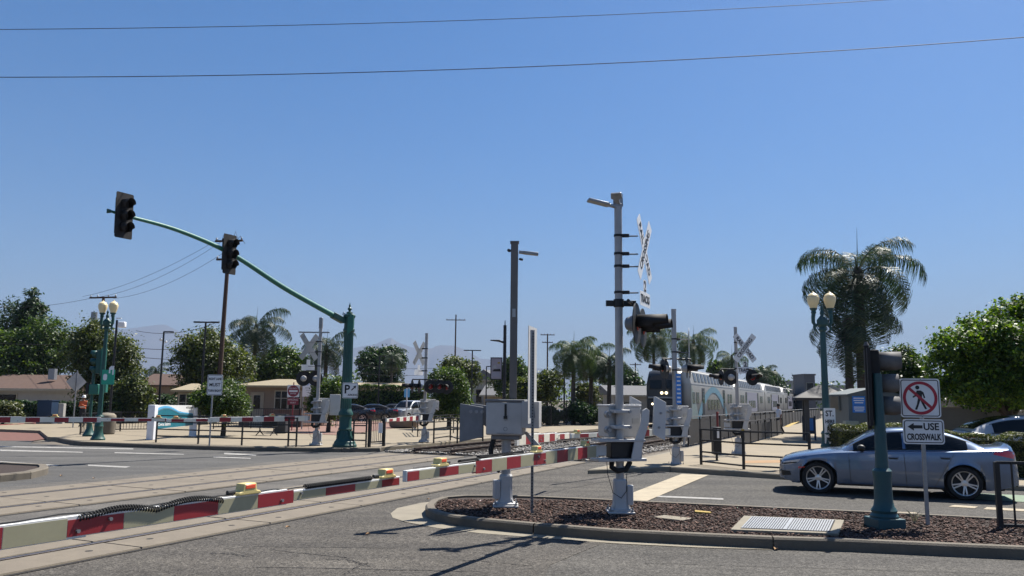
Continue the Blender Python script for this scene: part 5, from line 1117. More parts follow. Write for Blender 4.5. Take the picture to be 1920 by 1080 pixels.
def hedge(label, bx, depth, m, n, az=180, size=.07, base=0., group='clipped hedges'):
    cx, Y, zb, zt, W_ = bx
    t = thing('hedge', label, 'hedge', (cx, Y, base), face(az), group); h = zt - base
    nn = n; face_ = RS.rand(nn); P = np.stack([(RS.rand(nn)-.5)*W_, (RS.rand(nn)-.5)*depth, RS.rand(nn)*h], 1)
    N = RS.randn(nn,3)*.6 + np.array([0,0,.25])
    top = face_ < .42; fr = (face_ >= .42) & (face_ < .85); sd = face_ >= .85
    wob = .05*np.sin(P[:,0]*3.1) + .04*np.sin(P[:,0]*7.3 + 1)
    P[top,2] = h + wob[top] - np.abs(RS.randn(top.sum()))*.05; N[top,2] += .9
    P[fr,1] = -depth/2 + np.abs(RS.randn(fr.sum()))*.06 + wob[fr]; N[fr,1] -= .7
    P[sd,0] = np.sign(P[sd,0])*(W_/2 - np.abs(RS.randn(sd.sum()))*.06)
    N /= np.linalg.norm(N, axis=1)[:,None]
    npmesh('foliage', leaf_quads(P, N, size), 4, m, t)
    mb = MB()
    for k in range(max(2, int(W_/.6))): x = -W_/2 + (k+.5)*W_/max(2, int(W_/.6)); mb.tube([(x,0,0),(x+.05,.03,h*.5),(x-.03,0,h*.85)], [.03,.022,.01], 5)
    mb.build('stems', 'bark', t)['kind'] = 'stuff'
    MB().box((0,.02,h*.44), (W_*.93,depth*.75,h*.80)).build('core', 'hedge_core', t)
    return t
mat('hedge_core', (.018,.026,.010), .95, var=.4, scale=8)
# ---- palms: each frond an object
def frond_mesh(L, droop, seed, hang=1.0, nl=84):
    r = random.Random(seed); rib = []; x = z = 0.; a = R(62); n = 22
    for i in range(n+1):
        rib.append(Vector((x, .04*math.sin(i*.5 + seed)*L*.1, z))); st = L/n; x += st*math.cos(a); z += st*math.sin(a); a -= R(droop)/n*(.4 + 1.3*i/n)
    V = []; F_ = []
    w0 = .022*L/2
    for i, p in enumerate(rib):
        q = w0*(1 - .85*i/n); V += [p + Vector((0,-q,0)), p + Vector((0,q,0)), p + Vector((0,0,-q*1.4))]
    for i in range(n):
        for j in range(3): F_.append((i*3+j, i*3+(j+1) % 3, (i+1)*3+(j+1) % 3, (i+1)*3+j))
    for k in range(nl):
        u = .14 + .86*k/nl; f = u*n; i = min(n-1, int(f)); p = rib[i].lerp(rib[i+1], f-i); d = (rib[i+1]-rib[i]).normalized()
        ll = L*(.15 + .13*math.sin(math.pi*min(1, u*1.05)))*(1.0 if u < .85 else .75)
        for sg in (-1, 1):
            l2 = ll*r.uniform(.7, 1.15); lift = r.uniform(-.35, .45)
            o = Vector((d.x*.5 + r.uniform(-.15,.15), sg*(.55 + .5*r.random()), d.z*.3 + lift)).normalized(); hg = hang*r.uniform(.75, 1.2)
            m1 = p + o*l2*.42 + Vector((0,0,-.06*l2*hg)); m2 = p + o*l2*.66 + Vector((0,0,-l2*.42*hg)); e = p + o*l2*.78 + Vector((0,0,-l2*hg))
            wd = d*(.0085*L/2.6 + .0045); b = len(V)
            V += [p - wd*.6, p + wd*.6, m1 - wd, m1 + wd, m2 - wd*.8, m2 + wd*.8, e]
            F_ += [(b,b+1,b+3,b+2), (b+2,b+3,b+5,b+4), (b+4,b+5,b+6)]
    me = bpy.data.meshes.new('frond'); me.from_pydata([tuple(v) for v in V], [], F_); me.update(); return me
FR = {}
def palm(label, ctr, L, nf, m='leaf_palm', base=0., spear=True, tr_=.16, group='queen palms', spread=(-35, 70), skirt=6, seed=0):
    cx, Y, zc = ctr
    t = thing('palm_tree', label, 'palm tree', (cx, Y, base), 0, group); h = zc - base
    key = (round(L, 1), m)
    if key not in FR:
        FR[key] = []
        for s_, dr in ((1,105),(2,135),(3,160),(4,90)):
            me = frond_mesh(L, dr, s_); me.materials.append(MATS[m]); FR[key].append(me)
        me = frond_mesh(L, 60, 9, .7, 30); me.materials.append(MATS['leaf_brown']); FR[key].append(me)
    r = random.Random(seed + nf)
    n = 9; mb = MB(); mb.tube([(.02*math.sin(i*1.3), .02*math.cos(i), h*i/n) for i in range(n+1)], [tr_*(1.25 - .35*i/n) for i in range(n+1)], 10); mb.build('trunk', 'palm_trunk', t)
    MB().lathe([(tr_*.8,h-.5),(tr_*1.25,h-.3),(tr_*1.1,h),(tr_*.5,h+.25)], 10).build('crown_shaft', 'palm_trunk', t)
    for i in range(nf):
        me = FR[key][i % 4]; o = link('frond', me, t); u = (i + .5)/nf
        el = spread[1] + (spread[0]-spread[1])*u**.85
        o.location = (0, 0, h - .05 - .25*u); s_ = .85 + .3*r.random(); o.scale = (s_, s_, s_)
        o.rotation_euler = (Matrix.Rotation(i*2.39996 + r.uniform(-.2,.2), 4, 'Z') @ Matrix.Rotation(-R(el - 62), 4, 'Y') @ Matrix.Rotation(r.uniform(-.25,.25), 4, 'X')).to_euler()
    for i in range(skirt):
        o = link('dead_frond', FR[key][2], t); o.location = (0, 0, h - .4); s_ = .7 + .2*r.random(); o.scale = (s_,)*3
        o.rotation_euler = (Matrix.Rotation(i*1.9, 4, 'Z') @ Matrix.Rotation(R(100), 4, 'Y')).to_euler()
        o.data = FR[key][4]
    if spear: MB().cyl((0,0,h), (.07,0,h + L*.55), .035, .006, 6).build('spear_leaf', m, t)
    return t
gt = 'trees beyond the tracks'
tree('dark narrow-topped tree rising at the left edge', (-52.34, 85, 0.72, 11.56, 8.95), 'leaf_dark', 8000, group=gt)
tree('slender dark treetop above the left edge trees', (-50.08, 84, 5.14, 13.49, 3.69), 'leaf_dark', 3500, group=gt, k=7)
tree('broad leafy green tree above the brown house roof', (-43.56, 74, 2.1, 8.78, 9.16), 'leaf_mid', 11000, group=gt)
tree('tall olive green tree behind the left lamp post', (-29.76, 60, 0.02, 7.63, 5.83), 'leaf_olive', 13000, group=gt, k=16)
tree('loose olive bush right of the left lamp post', (-25.55, 55, -0.13, 3.32, 3.17), 'leaf_olive', 5000, group=gt)
tree('dark low shrubs behind the Covina station sign', (-25.18, 57, -0.64, 2.09, 4.8), 'leaf_dark', 6000, name='shrub', cat='shrub', group='shrubs')
tree('large round olive tree left of the tall wooden pole', (-23.25, 63, 0.41, 6.84, 6.79), 'leaf_olive', 14000, group=gt, k=16)
tree('clipped round bush with short trunk behind the lane sign', (-13.44, 38.5, 0.4, 2.72, 2.92), 'leaf_mid', 13000, size=.10, base=.15, name='round_bush', cat='bush', group='round bushes', k=14, trunk_r=.10)
tree('bright topped dark tree above the wide guard booth', (-21.59, 76, 1.14, 6.71, 5.83), 'leaf_mid', 9000, group=gt)
tree('trimmed bush behind the left crossing mast', (-9.75, 44, 0.33, 3.49, 2.31), 'leaf_mid', 8000, size=.12, base=.15, name='round_bush', cat='bush', group='round bushes', trunk_r=.10)
tree('dark spreading tree right of the green signal pole', (-17.8, 112, 2.34, 9.32, 7.89), 'leaf_dark', 7000, group=gt)
tree('big rounded shrub right of the right far mast', (-3.77, 50, 0.08, 3.91, 3.05), 'leaf_mid', 12000, size=.13, base=.15, name='round_bush', cat='bush', group='round bushes', k=14, trunk_r=.1)
tree('pale green tree behind the rounded shrub', (-6.04, 95, 1.78, 6.88, 5.57), 'leaf_olive', 4500, group=gt)
tree('bushy tree behind the square brown post', (0.28, 95, 1.24, 6.94, 5.19), 'leaf_mid', 5000, group=gt)
tree('light olive bush left of the palm group', (2.46, 72, 0.75, 4.83, 5.15), 'leaf_olive', 7000, group=gt)
tree('small round yellow green shrub under the palms', (6.96, 75, 1.24, 3.34, 2.93), 'leaf_hedge', 2500, name='shrub', cat='shrub', group='shrubs')
tree('dark shrub behind the left end of the iron fence', (2.68, 60, -0.22, 1.56, 2.02), 'leaf_dark', 3000, name='shrub', cat='shrub', group='shrubs')
tree('dark shrub behind the right end of the iron fence', (5.26, 61, -0.23, 1.74, 3.16), 'leaf_dark', 4500, name='shrub', cat='shrub', group='shrubs')
tree('green tree behind the front of the train roof', (34.2, 135, 1.3, 9.05, 5.01), 'leaf_mid', 3500, group=gt)
tree('dense tree left of the station shelter roof', (15.39, 110, 0.57, 6.31, 6.08), 'leaf_dark', 4500, group=gt)
tree('dark treetop above the middle of the train', (43.51, 140, 0.45, 7.75, 7.3), 'leaf_dark', 4000, group=gt)
tree('bright leafy tree behind the no pedestrians sign', (14.98, 31, 1.11, 4.15, 2.68), 'leaf_mid', 12000, size=.12, group='trees on the station side', depth=.7)
t = thing('tree', 'big bright green tree at the right edge', 'tree', (*(16.31, 26.5, 1.29)[:2], 0), 0, 'trees on the station side')
o_ = Vector((*(16.31, 26.5, 1.29)[:2], 0)); bl = [(*(Vector(c_) - o_), rx_, rx_*.9, rz_) for c_, rx_, rz_ in (((16.35, 26.5, 3.0),1.6,1.2),((14.39, 26.0, 3.73),.85,.62),((14.03, 26.2, 3.14),.7,.55),((15.57, 26.5, 4.3),.85,.6),((16.64, 26.6, 4.94),.7,.55),((17.19, 26.4, 4.57),.9,.8),((14.71, 25.8, 2.63),.9,.6),((15.74, 25.7, 3.73),1.0,.8),((14.35, 26.4, 2.38),.75,.45),((15.36, 25.8, 2.22),1.0,.5),((16.44, 25.6, 2.64),1.2,.9),((17.88, 26.5, 3.71),1.3,1.2))]
npmesh('crown', crown_mesh(bl, 40000, .115, .17, wid=.6), 4, 'leaf_bright', t)
mb = MB(); mb.tube([(0,.3,0),(.04,.32,.9),(-.05,.3,1.8),(0,.2,2.6)], [.20,.16,.14,.10], 10)
for b_ in bl[1:9]: mb.tube([(-.03,.3,1.6), tuple(Vector((-.03,.3,1.6)).lerp(Vector(b_[:3]), .5) + Vector((0,0,.2))), b_[:3]], [.08,.05,.02], 6)
mb.build('trunk', 'bark', t)
tree('dark lower branches of the right edge tree, added separately behind the white car', (17.97, 29.5, 1.19, 3.31, 3.64), 'leaf_dark', 7000, size=.13, group='trees on the station side', clump=.24, crown_low=1.5)  # the right edge tree's dark lower crown, added as a tree of its own
tree('yellow green bush at the left edge behind the far kerb', (-30.91, 50, 0.14, 1.53, 2.85), 'leaf_hedge', 3000, name='shrub', cat='shrub', group='shrubs')
hedge('tall clipped hedge behind the parked cars', (-11.56, 75, 0.05, 3.09, 7.8), 2.0, 'leaf_mid', 9000, size=.22)
hedge('dark hedge along the far left pavement', (-30.63, 54, -0.02, 1.49, 9.97), 1.2, 'leaf_dark', 9000, size=.16)
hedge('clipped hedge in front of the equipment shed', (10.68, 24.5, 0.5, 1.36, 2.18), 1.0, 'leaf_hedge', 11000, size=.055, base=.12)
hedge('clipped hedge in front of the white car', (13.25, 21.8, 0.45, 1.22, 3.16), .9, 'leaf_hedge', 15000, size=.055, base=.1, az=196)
palm('dark drooping palm right of the tall wooden pole', (-22.12, 70, 7.98), 3.2, 22, 'leaf_palm_dark', seed=1)
palm('dark palm behind the left crossing mast', (-15.95, 70, 6.29), 2.8, 18, 'leaf_palm_dark', seed=2)
palm('small palm above the dark spreading tree', (-15.41, 105, 7.29), 2.4, 14, 'leaf_palm_dark', seed=3, spear=False)
palm('bright palm in the middle of the group left of the tall mast', (4.74, 62, 5.77), 2.6, 24, seed=4)
palm('bright palm just left of the tall mast', (6.47, 66, 5.5), 2.4, 22, seed=5)
palm('dark palm directly behind the tall mast', (7.7, 64, 5.08), 2.2, 18, 'leaf_palm_dark', seed=6)
palm('tall feathery palm behind the front of the train', (14.37, 82, 8.58), 3.2, 24, seed=7)
palm('tall feathery palm behind the blue notice mast', (19.76, 88, 8.41), 3.2, 22, seed=8)
palm('palm behind the readable crossbuck', (32.58, 120, 8.6), 3.2, 16, seed=9)
palm('palm above the middle of the train', (38.45, 125, 6.31), 3.4, 18, 'leaf_palm_dark', seed=10)
palm('small far palm between the left trees', (-52.34, 120, 5.79), 2.2, 12, 'leaf_palm_dark', seed=11, spear=False)
palm('small palm treetop left of the rounded shrub', (-5.37, 95, 5.52), 2.0, 12, 'leaf_palm_dark', seed=12)
palm('tall drooping palm behind the teal lamp post', (19.85, 46, 9.51), 4.6, 26, 'leaf_palm_dark', tr_=.27, seed=13, spread=(-40,70), skirt=4)
palm('shorter hanging palm in front of the tall one', (18.69, 45, 6.56), 3.3, 9, 'leaf_palm_dark', tr_=.20, seed=14, spread=(-55,40), spear=False, skirt=8)
# weeds on the island
t = thing('weed', 'dry yellow weed beside the teal signal post', 'weed', (6.38, 13.14, 0.13), 0); mb = MB()
for k in range(16):
    a = k*2.4; e = Vector((.16*math.cos(a)*rng.uniform(.4,1), .1*math.sin(a), rng.uniform(.1,.22))); mb.tube([(0,0,0), tuple(e*.5 + Vector((0,0,.04))), tuple(e)], [.005,.004,.002], 4)
mb.build('stems', 'sheet_tan', t)
# far belt of trees
P = []; n = 26000
X = (RS.rand(n)*2-1)*330; Yd = 175 + RS.rand(n)*70; hgt = 4.2 + 2.2*np.sin(X*.11) + 1.6*np.sin(X*.31 + 1) + 1.2*np.sin(X*.83) 
Z = np.maximum(.2, hgt*(1 - RS.rand(n)**2.2))
N = RS.randn(n,3) + np.array([0,-.2,.6]); N /= np.linalg.norm(N, axis=1)[:,None]
o = npmesh('distant_trees', leaf_quads(np.stack([X, Yd, Z], 1), N, 1.0), 4, 'leaf_mid'); stuff(o); tag(o, 'far belt of treetops along the horizon', 'trees')
# ---------------------------------------------------------------- commuter train
TR_AZ = TAZ - 1.6
F0 = Vector((*(11.25, 60, 0.5)[:2], 0.2))                 # middle of the cab front at rail height
HT, WT = 4.25, 2.95
def car_section(s=1.0, drop=0.):
    h = WT/2
    return [(-h*.90,.30),(-h,.65),(-h,3.0),(-h*.975,3.2-drop*.3),(-h*.86,HT-.22-drop),(-h*.55,HT-.06-drop),(0,HT-drop),(h*.55,HT-.06-drop),(h*.86,HT-.22-drop),(h*.975,3.2-drop*.3),(h,3.0),(h,.65),(h*.90,.30)]
def loft(mb, secs):
    n = len(secs[0][1]); vs = []; fs = []
    for x, sec in secs: vs += [(x, p[0], p[1]) for p in sec]
    for k in range(len(secs)-1): fs += [(k*n+i, k*n+(i+1) % n, (k+1)*n+(i+1) % n, (k+1)*n+i) for i in range(n)]
    fs += [tuple(range(n)), tuple(range((len(secs)-1)*n + n-1, (len(secs)-1)*n - 1, -1))]
    return mb.add(vs, fs)
CL = 25.6
Mloc = along(TR_AZ + 180)                               # local +X points to the camera, the train lies to -X
def train_car(i):
    p = F0 + azv(TR_AZ)*(i*(CL + .7))
    t = thing('train_car', ('cab car with dark grey front and blue arch leading the commuter train', 'second car of the silver commuter train behind the readable crossbuck', 'third car of the commuter train beside the walking person', 'last visible car of the commuter train above the kiosk')[i], 'train car', tuple(p), Mloc, 'cars of the commuter train')
    x0 = -2.6 if i == 0 else 0.
    secs = [(x0, car_section(drop=.0 if i == 0 else .75)), (x0 - (.1 if i == 0 else 1.6), car_section()), (-CL + 1.6, car_section()), (-CL, car_section(drop=.75))]
    loft(MB(), secs).build('body', 'train_body', t, smooth=28)
    if i == 0:
        fs_ = []
        for x, w_, top in ((.0,.80,.62), (-.12,.90,.40), (-.5,.97,.12), (-1.3,1.0,.02), (-2.61,1.004,-.004)):
            sec = car_section(drop=top*.9); sec = [(q[0]*w_, q[1] if q[1] > .4 else q[1]) for q in sec]
            fs_.append((x - (0 if True else 0), [(q[0], q[1]) for q in sec]))
        loft(MB(), fs_).build('cab_front', 'train_cab', t, smooth=40)
        mask = MB().box((.03,0,1.30), (.16,WT*.83,1.25)).build('front_mask', 'train_black', t, bevel=.06)
        MB().box((.06,0,2.02), (.12,WT*.80,.12)).build('front_ledge', 'galvanised', t, bevel=.02)
        for yy in (-.62, .62):
            MB().box((-.0 - .02,yy,3.10), (.08,.92,.95), M=Matrix.Rotation(-.10, 4, 'Y')).build('windscreen', 'glass_dark', t, bevel=.04)
        MB().box((.03,0,3.1), (.06,.06,1.05)).build('centre_post', 'train_cab', t)
        for yy in (-.17, .17):
            MB().cyl((-.02,yy,2.36), (.07,yy,2.36), .105, .10, 14).build('headlight', 'headlamp_lit', t)
        for yy in (.85, -.85):
            MB().cyl((.08,yy,1.55), (.13,yy,1.55), .085, .08, 12).build('ditch_light', 'headlamp_lit' , t)
        MB().box((.0,0,.42), (.5,WT*.86,.5)).build('pilot', 'train_black', t, bevel=.05)
        MB().box((.35,0,.75), (.5,.3,.3)).build('coupler', 'black_metal', t, bevel=.03)
    MB().box((-CL/2 - .2,0,.35), (CL - 1.6,WT*.86,.4)).build('underframe', 'train_black', t)
    for xb in (-3.6, -CL + 3.6):
        bg_ = MB().box((xb,0,.30), (2.6,WT*.75,.35)).build('bogie', 'black_metal', t)
        for dx in (-.9,.9): MB().cyl((xb+dx,-WT*.36,.25), (xb+dx,WT*.36,.25), .42, n=18).build('wheelset', 'rail_side', bg_)
    for sg in (1, -1):
        yy = sg*(WT/2 + .004)
        if sg == -1: continue
    sgs = (1, -1)
    for sg in sgs:
        y = sg*(WT/2*.985 + .01)
        xs0 = -4.6 if i == 0 else -2.6
        nW = 12 if i == 0 else 13
        for k in range(nW):                              # upper deck
            xx = xs0 - k*1.56
            w_ = MB().box((xx, sg*(WT/2*.922), 3.61), (1.04,.05,.70), M=Matrix.Rotation(sg*.21, 4, 'X')).build('window', 'train_window', t, bevel=.02)
            MB().box((xx, sg*(WT/2*.922 + .012), 3.61), (.05,.06,.70), M=Matrix.Rotation(sg*.21, 4, 'X')).build('mullion', 'train_roof', w_)
        for k in range(4):                                # lower deck
            MB().box((-10.2 - k*1.6, sg*(WT/2 + .012), 1.50), (1.2,.03,.85)).build('window', 'train_window', t)
        for xx in (-3.6, -5.2, -CL + 4.6, -CL + 3.0): MB().box((xx, sg*(WT/2 + .012), 2.05), (1.05,.03,.85)).build('window', 'train_window', t)
        for xx in (-7.6, -18.2):
            d = MB().box((xx, sg*(WT/2 + .014), 1.65), (1.15,.03,2.35)).build('door', 'train_black', t); MB().box((xx, sg*(WT/2 + .032), 2.1), (.8,.01,.9)).build('door_pane', 'glass_dark', d)
        MB().box((-CL/2 - .4, sg*(WT/2 + .008), 3.10), (CL - 4.5,.02,.05)).build('waist_line', 'train_roof', t)
        if i:
            MB().box((-12.9, sg*(WT/2 + .01), 1.75), (9.2,.012,2.2)).build('poster_wrap', 'train_lilac', t)
        if i == 0:
            n = 30; up = []; lo = []; up2 = []; lo2 = []
            for k in range(n+1):
                u = k/n; xx = -4.9 - 15.2*u; z_ = .4 + 2.62*math.sin(math.pi*u)**.72; dx = .28*math.cos(math.pi*u)
                up.append((xx, z_)); lo.append((xx - .9*(1-u*2), z_ - .50 - .1*abs(1-2*u)))
            for k in range(n):
                pass
            rb = MB()
            for k in range(n):
                a, b, c, d = up[k], up[k+1], lo[k+1], lo[k]
                q = [(p_[0], sg*(WT/2 + .028), max(.42, min(3.05, p_[1]))) for p_ in (a, b, c, d)]; rb.add(q, [(0,1,2,3)] if sg > 0 else [(3,2,1,0)])
            rb.build('blue_arch', 'train_blue', t, smooth=0)
            sw = MB(); q = [(-2.65,.45),(-5.6,.45),(-4.9,1.2),(-3.9,2.3),(-2.65,3.0)]
            sw.add([(p_[0], sg*(WT/2 + .01), p_[1]) for p_ in q], [tuple(range(5)) if sg > 0 else tuple(range(4,-1,-1))]); sw.build('green_sweep', 'train_green', t, smooth=0)
    MB().box((-CL/2, 0, HT + .02), (CL - 5, 1.2, .12)).build('roof_unit', 'train_roof', t, bevel=.04)
    return t
for i in range(4): train_car(i)
# ---------------------------------------------------------------- cars
def smooth_interp(xs, ys):
    xs = np.array(xs, float); ys = np.array(ys, float); m = np.gradient(ys, xs)
    def f(x):
        x = min(max(x, xs[0]), xs[-1]); i = min(len(xs)-2, int(np.searchsorted(xs, x, 'right')-1)); h = xs[i+1]-xs[i]; t = (x-xs[i])/h
        return float((2*t**3-3*t*t+1)*ys[i] + (t**3-2*t*t+t)*h*m[i] + (-2*t**3+3*t*t)*ys[i+1] + (t**3-t*t)*h*m[i+1])
    return f
SEDAN = dict(L=4.62, fw=.80, rw=3.61, R=.335,
    w=([0,.06,.2,.45,.8,1.5,2.4,3.4,3.9,4.3,4.52,4.62], [.56,.68,.79,.865,.895,.90,.905,.90,.885,.845,.77,.66]),
    sh=([0,.05,.2,.5,1.0,1.5,2.4,3.3,3.8,4.3,4.52,4.58,4.62], [.55,.645,.72,.795,.875,.915,.945,.975,1.0,1.02,1.01,.92,.62]),
    top=([0,.05,.2,.5,1.0,1.45,1.6,2.4,3.6,4.0,4.35,4.55,4.59,4.62], [.57,.67,.76,.84,.925,.985,1.0,1.0,1.03,1.075,1.095,1.085,.95,.64]),
    roof=([1.32,1.6,1.9,2.15,2.5,2.8,3.1,3.4,3.7,4.02], [.96,1.15,1.315,1.395,1.43,1.432,1.41,1.345,1.235,1.075]),
    wr=([1.32,1.9,2.5,3.1,3.7,4.02], [.70,.62,.59,.585,.60,.66]), glass=(1.50,3.74), bpil=(2.52,), seams=(1.42,2.50,3.47), ws=(1.40,2.08), rg=(3.26,3.97), handle=(2.30,3.28))
HATCH = dict(SEDAN, L=4.69, fw=.84, rw=3.71, R=.345,
    top=([0,.05,.2,.5,1.0,1.35,1.6,2.4,3.6,4.2,4.5,4.64,4.69], [.60,.70,.80,.90,1.0,1.05,1.06,1.06,1.07,1.11,1.13,1.0,.68]),
    sh=([0,.05,.2,.5,1.0,1.5,2.4,3.3,3.8,4.3,4.55,4.64,4.69], [.58,.67,.76,.84,.93,.97,1.0,1.03,1.06,1.09,1.08,.95,.66]),
    w=([0,.06,.2,.45,.8,1.5,2.4,3.4,3.9,4.35,4.6,4.69], [.56,.70,.82,.885,.915,.92,.925,.92,.91,.88,.80,.68]),
    roof=([1.15,1.5,1.9,2.3,2.7,3.1,3.5,3.9,4.25,4.5], [1.03,1.26,1.47,1.585,1.62,1.61,1.555,1.44,1.29,1.14]),
    wr=([1.15,1.9,2.5,3.1,3.8,4.5], [.74,.66,.62,.62,.64,.68]), glass=(1.35,3.95), ws=(1.22,2.12), rg=(3.3,4.4), seams=(1.32,2.50,3.55), bpil=(2.5,), handle=(2.35,3.35))
SUV = dict(SEDAN, L=4.5, fw=.85, rw=3.5, R=.36,
    top=([0,.04,.2,.5,1.0,1.3,1.6,2.4,3.6,4.2,4.4,4.46,4.5], [.75,.90,1.0,1.06,1.10,1.12,1.12,1.12,1.12,1.12,1.12,1.05,.8]),
    sh=([0,.04,.2,.5,1.0,1.5,2.4,3.3,3.8,4.3,4.42,4.46,4.5], [.72,.85,.95,1.0,1.04,1.06,1.07,1.08,1.09,1.09,1.08,1.0,.8]),
    w=([0,.06,.2,.45,.8,1.5,2.4,3.4,3.9,4.3,4.45,4.5], [.66,.76,.86,.90,.91,.91,.91,.91,.90,.88,.83,.78]),
    roof=([1.2,1.5,1.8,2.1,2.6,3.2,3.8,4.1,4.3,4.42], [1.10,1.36,1.60,1.71,1.74,1.74,1.71,1.64,1.42,1.12]),
    wr=([1.2,1.9,2.5,3.1,3.8,4.42], [.76,.68,.66,.66,.67,.72]), glass=(1.4,4.05), ws=(1.25,1.98), rg=(4.12,4.38), seams=(1.35,2.42,3.4), bpil=(2.45,3.42), handle=(2.25,3.2))
def wheel_parts(t, x, y, r, sg, detail):
    M = tr(x, y, r) @ Matrix.Rotation(R(-90*sg), 4, 'X')   # lathe axis z -> outwards
    wh = MB(M).lathe([(r*.70,-.20),(r*.92,-.20),(r,-.17),(r,-.03),(r*.93,.0),(r*.72,.005),(r*.70,-.02)], 36).build('wheel', 'rubber', t, smooth=40)
    MB(M).lathe([(r*.60,-.18),(r*.62,-.05),(r*.70,.006),(r*.735,.010),(r*.725,-.004),(r*.66,-.02),(r*.63,-.06)], 36).build('rim', 'rim_grey', wh, smooth=40)
    MB(M).lathe([(.02,-.12),(r*.62,-.12),(r*.62,-.11),(.02,-.11)], 24).build('brake_disc', 'disc_steel', wh)
    MB(M).lathe([(.03,-.10),(.075,-.07),(.07,-.012),(.035,-.004),(.001,-.004)], 18).build('hub', 'rim_grey', wh)
    if detail:
        for k in range(5):
            for da in (-.15, .15):
                a = 2*math.pi*k/5 + .3; a2 = a + da
                p0 = Vector((.055*math.cos(a + da*1.2), .055*math.sin(a + da*1.2), -.022)); p1 = Vector((r*.70*math.cos(a2), r*.70*math.sin(a2), -.004))
                MB(M).bar(p0, p1, .030, .03).build('spoke', 'rim_grey', wh, bevel=.005)
    else:
        for k in range(5):
            a = 2*math.pi*k/5; MB(M).bar(Vector((.04*math.cos(a),.04*math.sin(a),-.02)), Vector((r*.7*math.cos(a),r*.7*math.sin(a),-.006)), .06, .03).build('spoke', 'rim_grey', wh)
def car(label, pos, az, paint, D, detail=True, group=None, scale=1.0, name='car'):
    t = thing(name, label, 'car', pos, along(az), group); t.scale = (scale,)*3
    L = D['L']; fw, rw, Rw = D['fw'], D['rw'], D['R']; x_c = (fw + rw)/2; Ra = Rw + .045
    W_ = smooth_interp(*D['w']); SH = smooth_interp(*D['sh']); TP = smooth_interp(*D['top']); RF = smooth_interp(*D['roof']); WR = smooth_interp(*D['wr'])
    X = lambda xf: x_c - xf                              # local x, forward positive
    def zb(x):
        z = .20 + .10*max(0, (.35-x)/.35) + .12*max(0, (x-(L-.55))/.55)
        for c in (fw, rw):
            if abs(x-c) < Ra: z = max(z, Rw + math.sqrt(Ra*Ra - (x-c)**2)*.98)
        return z
    def sec(x):
        w, s, tp, b = W_(x), SH(x), TP(x), zb(x)
        fl = .012*sum(max(0, 1 - abs(x-c)/.55) for c in (fw, rw)); w += fl
        zm = .24*s + .34
        zs_ = [b, b + (zm-b)*.5, zm, zm + (s-zm)*.40, zm + (s-zm)*.72, s - .018, s]
        for k in range(1, 7): zs_[k] = max(zs_[k], zs_[k-1] + .004)
        zs_[6] = max(zs_[6], s)
        ys = [w*.945, w*.985, w, w*.985, w*.992, w*.968, w*.935]
        pts = list(zip(ys, zs_)); tp = max(tp, zs_[6] + .004)
        return pts + [(w*.80, zs_[6] + (tp-zs_[6])*.62), (w*.45, zs_[6] + (tp-zs_[6])*.95), (0, tp)]
    st = set(np.linspace(0, L, 56)) | {.02,.05,.1,.15,L-.02,L-.05,L-.1}
    for c in (fw, rw):
        st |= {c - Ra*math.cos(a) for a in np.linspace(0, math.pi, 22)} | {c - Ra - .004, c + Ra + .004}
    st = sorted(x for x in st if 0 <= x <= L); n = 10
    vs = []; fs = []
    for x in st:
        h = sec(x); vs += [(X(x), y, z) for y, z in h] + [(X(x), -y, z) for y, z in h[-2::-1]]
    N = 2*n - 1
    for k in range(len(st)-1): fs += [(k*N+i, k*N+i+1, (k+1)*N+i+1, (k+1)*N+i) for i in range(N-1)]
    fs += [tuple(range(N-1,-1,-1)), tuple(range((len(st)-1)*N, len(st)*N))]
    body = MB().add(vs, fs).build('body', paint, t, smooth=38)
    # cabin
    r0, r1 = D['roof'][0][0], D['roof'][0][-1]
    cs = np.linspace(r0, r1, 44)
    def csec(x):
        w = W_(x)*.935; b = SH(x) - .01; zr = max(RF(x), b + .012); wr = min(WR(x), w - .01); k = min(1, (zr-b)/.3)
        return [(w, b), (w + (wr-w)*.5 + .03*k, b + (zr-b)*.48), (wr + .015*k, b + (zr-b)*.86), (wr*.93, b + (zr-b)*.95), (wr*.6, b + (zr-b)*.99), (0, zr)]
    vs = []; fs = []
    for x in cs:
        h = csec(x); vs += [(X(x), y, z) for y, z in h] + [(X(x), -y, z) for y, z in h[-2::-1]]
    N = 11
    for k in range(len(cs)-1): fs += [(k*N+i, k*N+i+1, (k+1)*N+i+1, (k+1)*N+i) for i in range(N-1)]
    MB().add(vs, fs).build('cabin', paint, t, smooth=40)
    # side glass, one pane per door
    def gpt(x, v, sg, off=.006):
        h = csec(x); q = v*2; i = 0 if q < 1 else 1; f = q - i; y = h[i][0] + (h[i+1][0]-h[i][0])*f; z = h[i][1] + (h[i+1][1]-h[i][1])*f
        return (X(x), sg*(y + off), z + off*.3)
    g0, g1 = D['glass']; cuts = [g0] + [b for b in D['bpil']] + [g1]
    for sg in (1, -1):
        tm = MB(); k = 40; vs = []
        xsx = np.linspace(g0 - .05, g1 + .04, k)
        for x in xsx: vs += [gpt(x, .06, sg, .004), gpt(x, .95, sg, .004)]
        tm.add(vs, [(2*i, 2*i+2, 2*i+3, 2*i+1) if sg < 0 else (2*i, 2*i+1, 2*i+3, 2*i+2) for i in range(k-1)]); tm.build('window_trim', 'black_plastic', t)
        for a, b in zip(cuts[:-1], cuts[1:]):
            m = 14; vs = []; xsx = np.linspace(a + .03, b - .03, m)
            for x in xsx:
                for v in (.13, .5, .89): vs.append(gpt(x, v, sg, .009))
            MB().add(vs, [(3*i+j, 3*i+3+j, 3*i+4+j, 3*i+1+j) if sg < 0 else (3*i+j, 3*i+1+j, 3*i+4+j, 3*i+3+j) for i in range(m-1) for j in range(2)]).build('side_window', 'glass_dark', t)
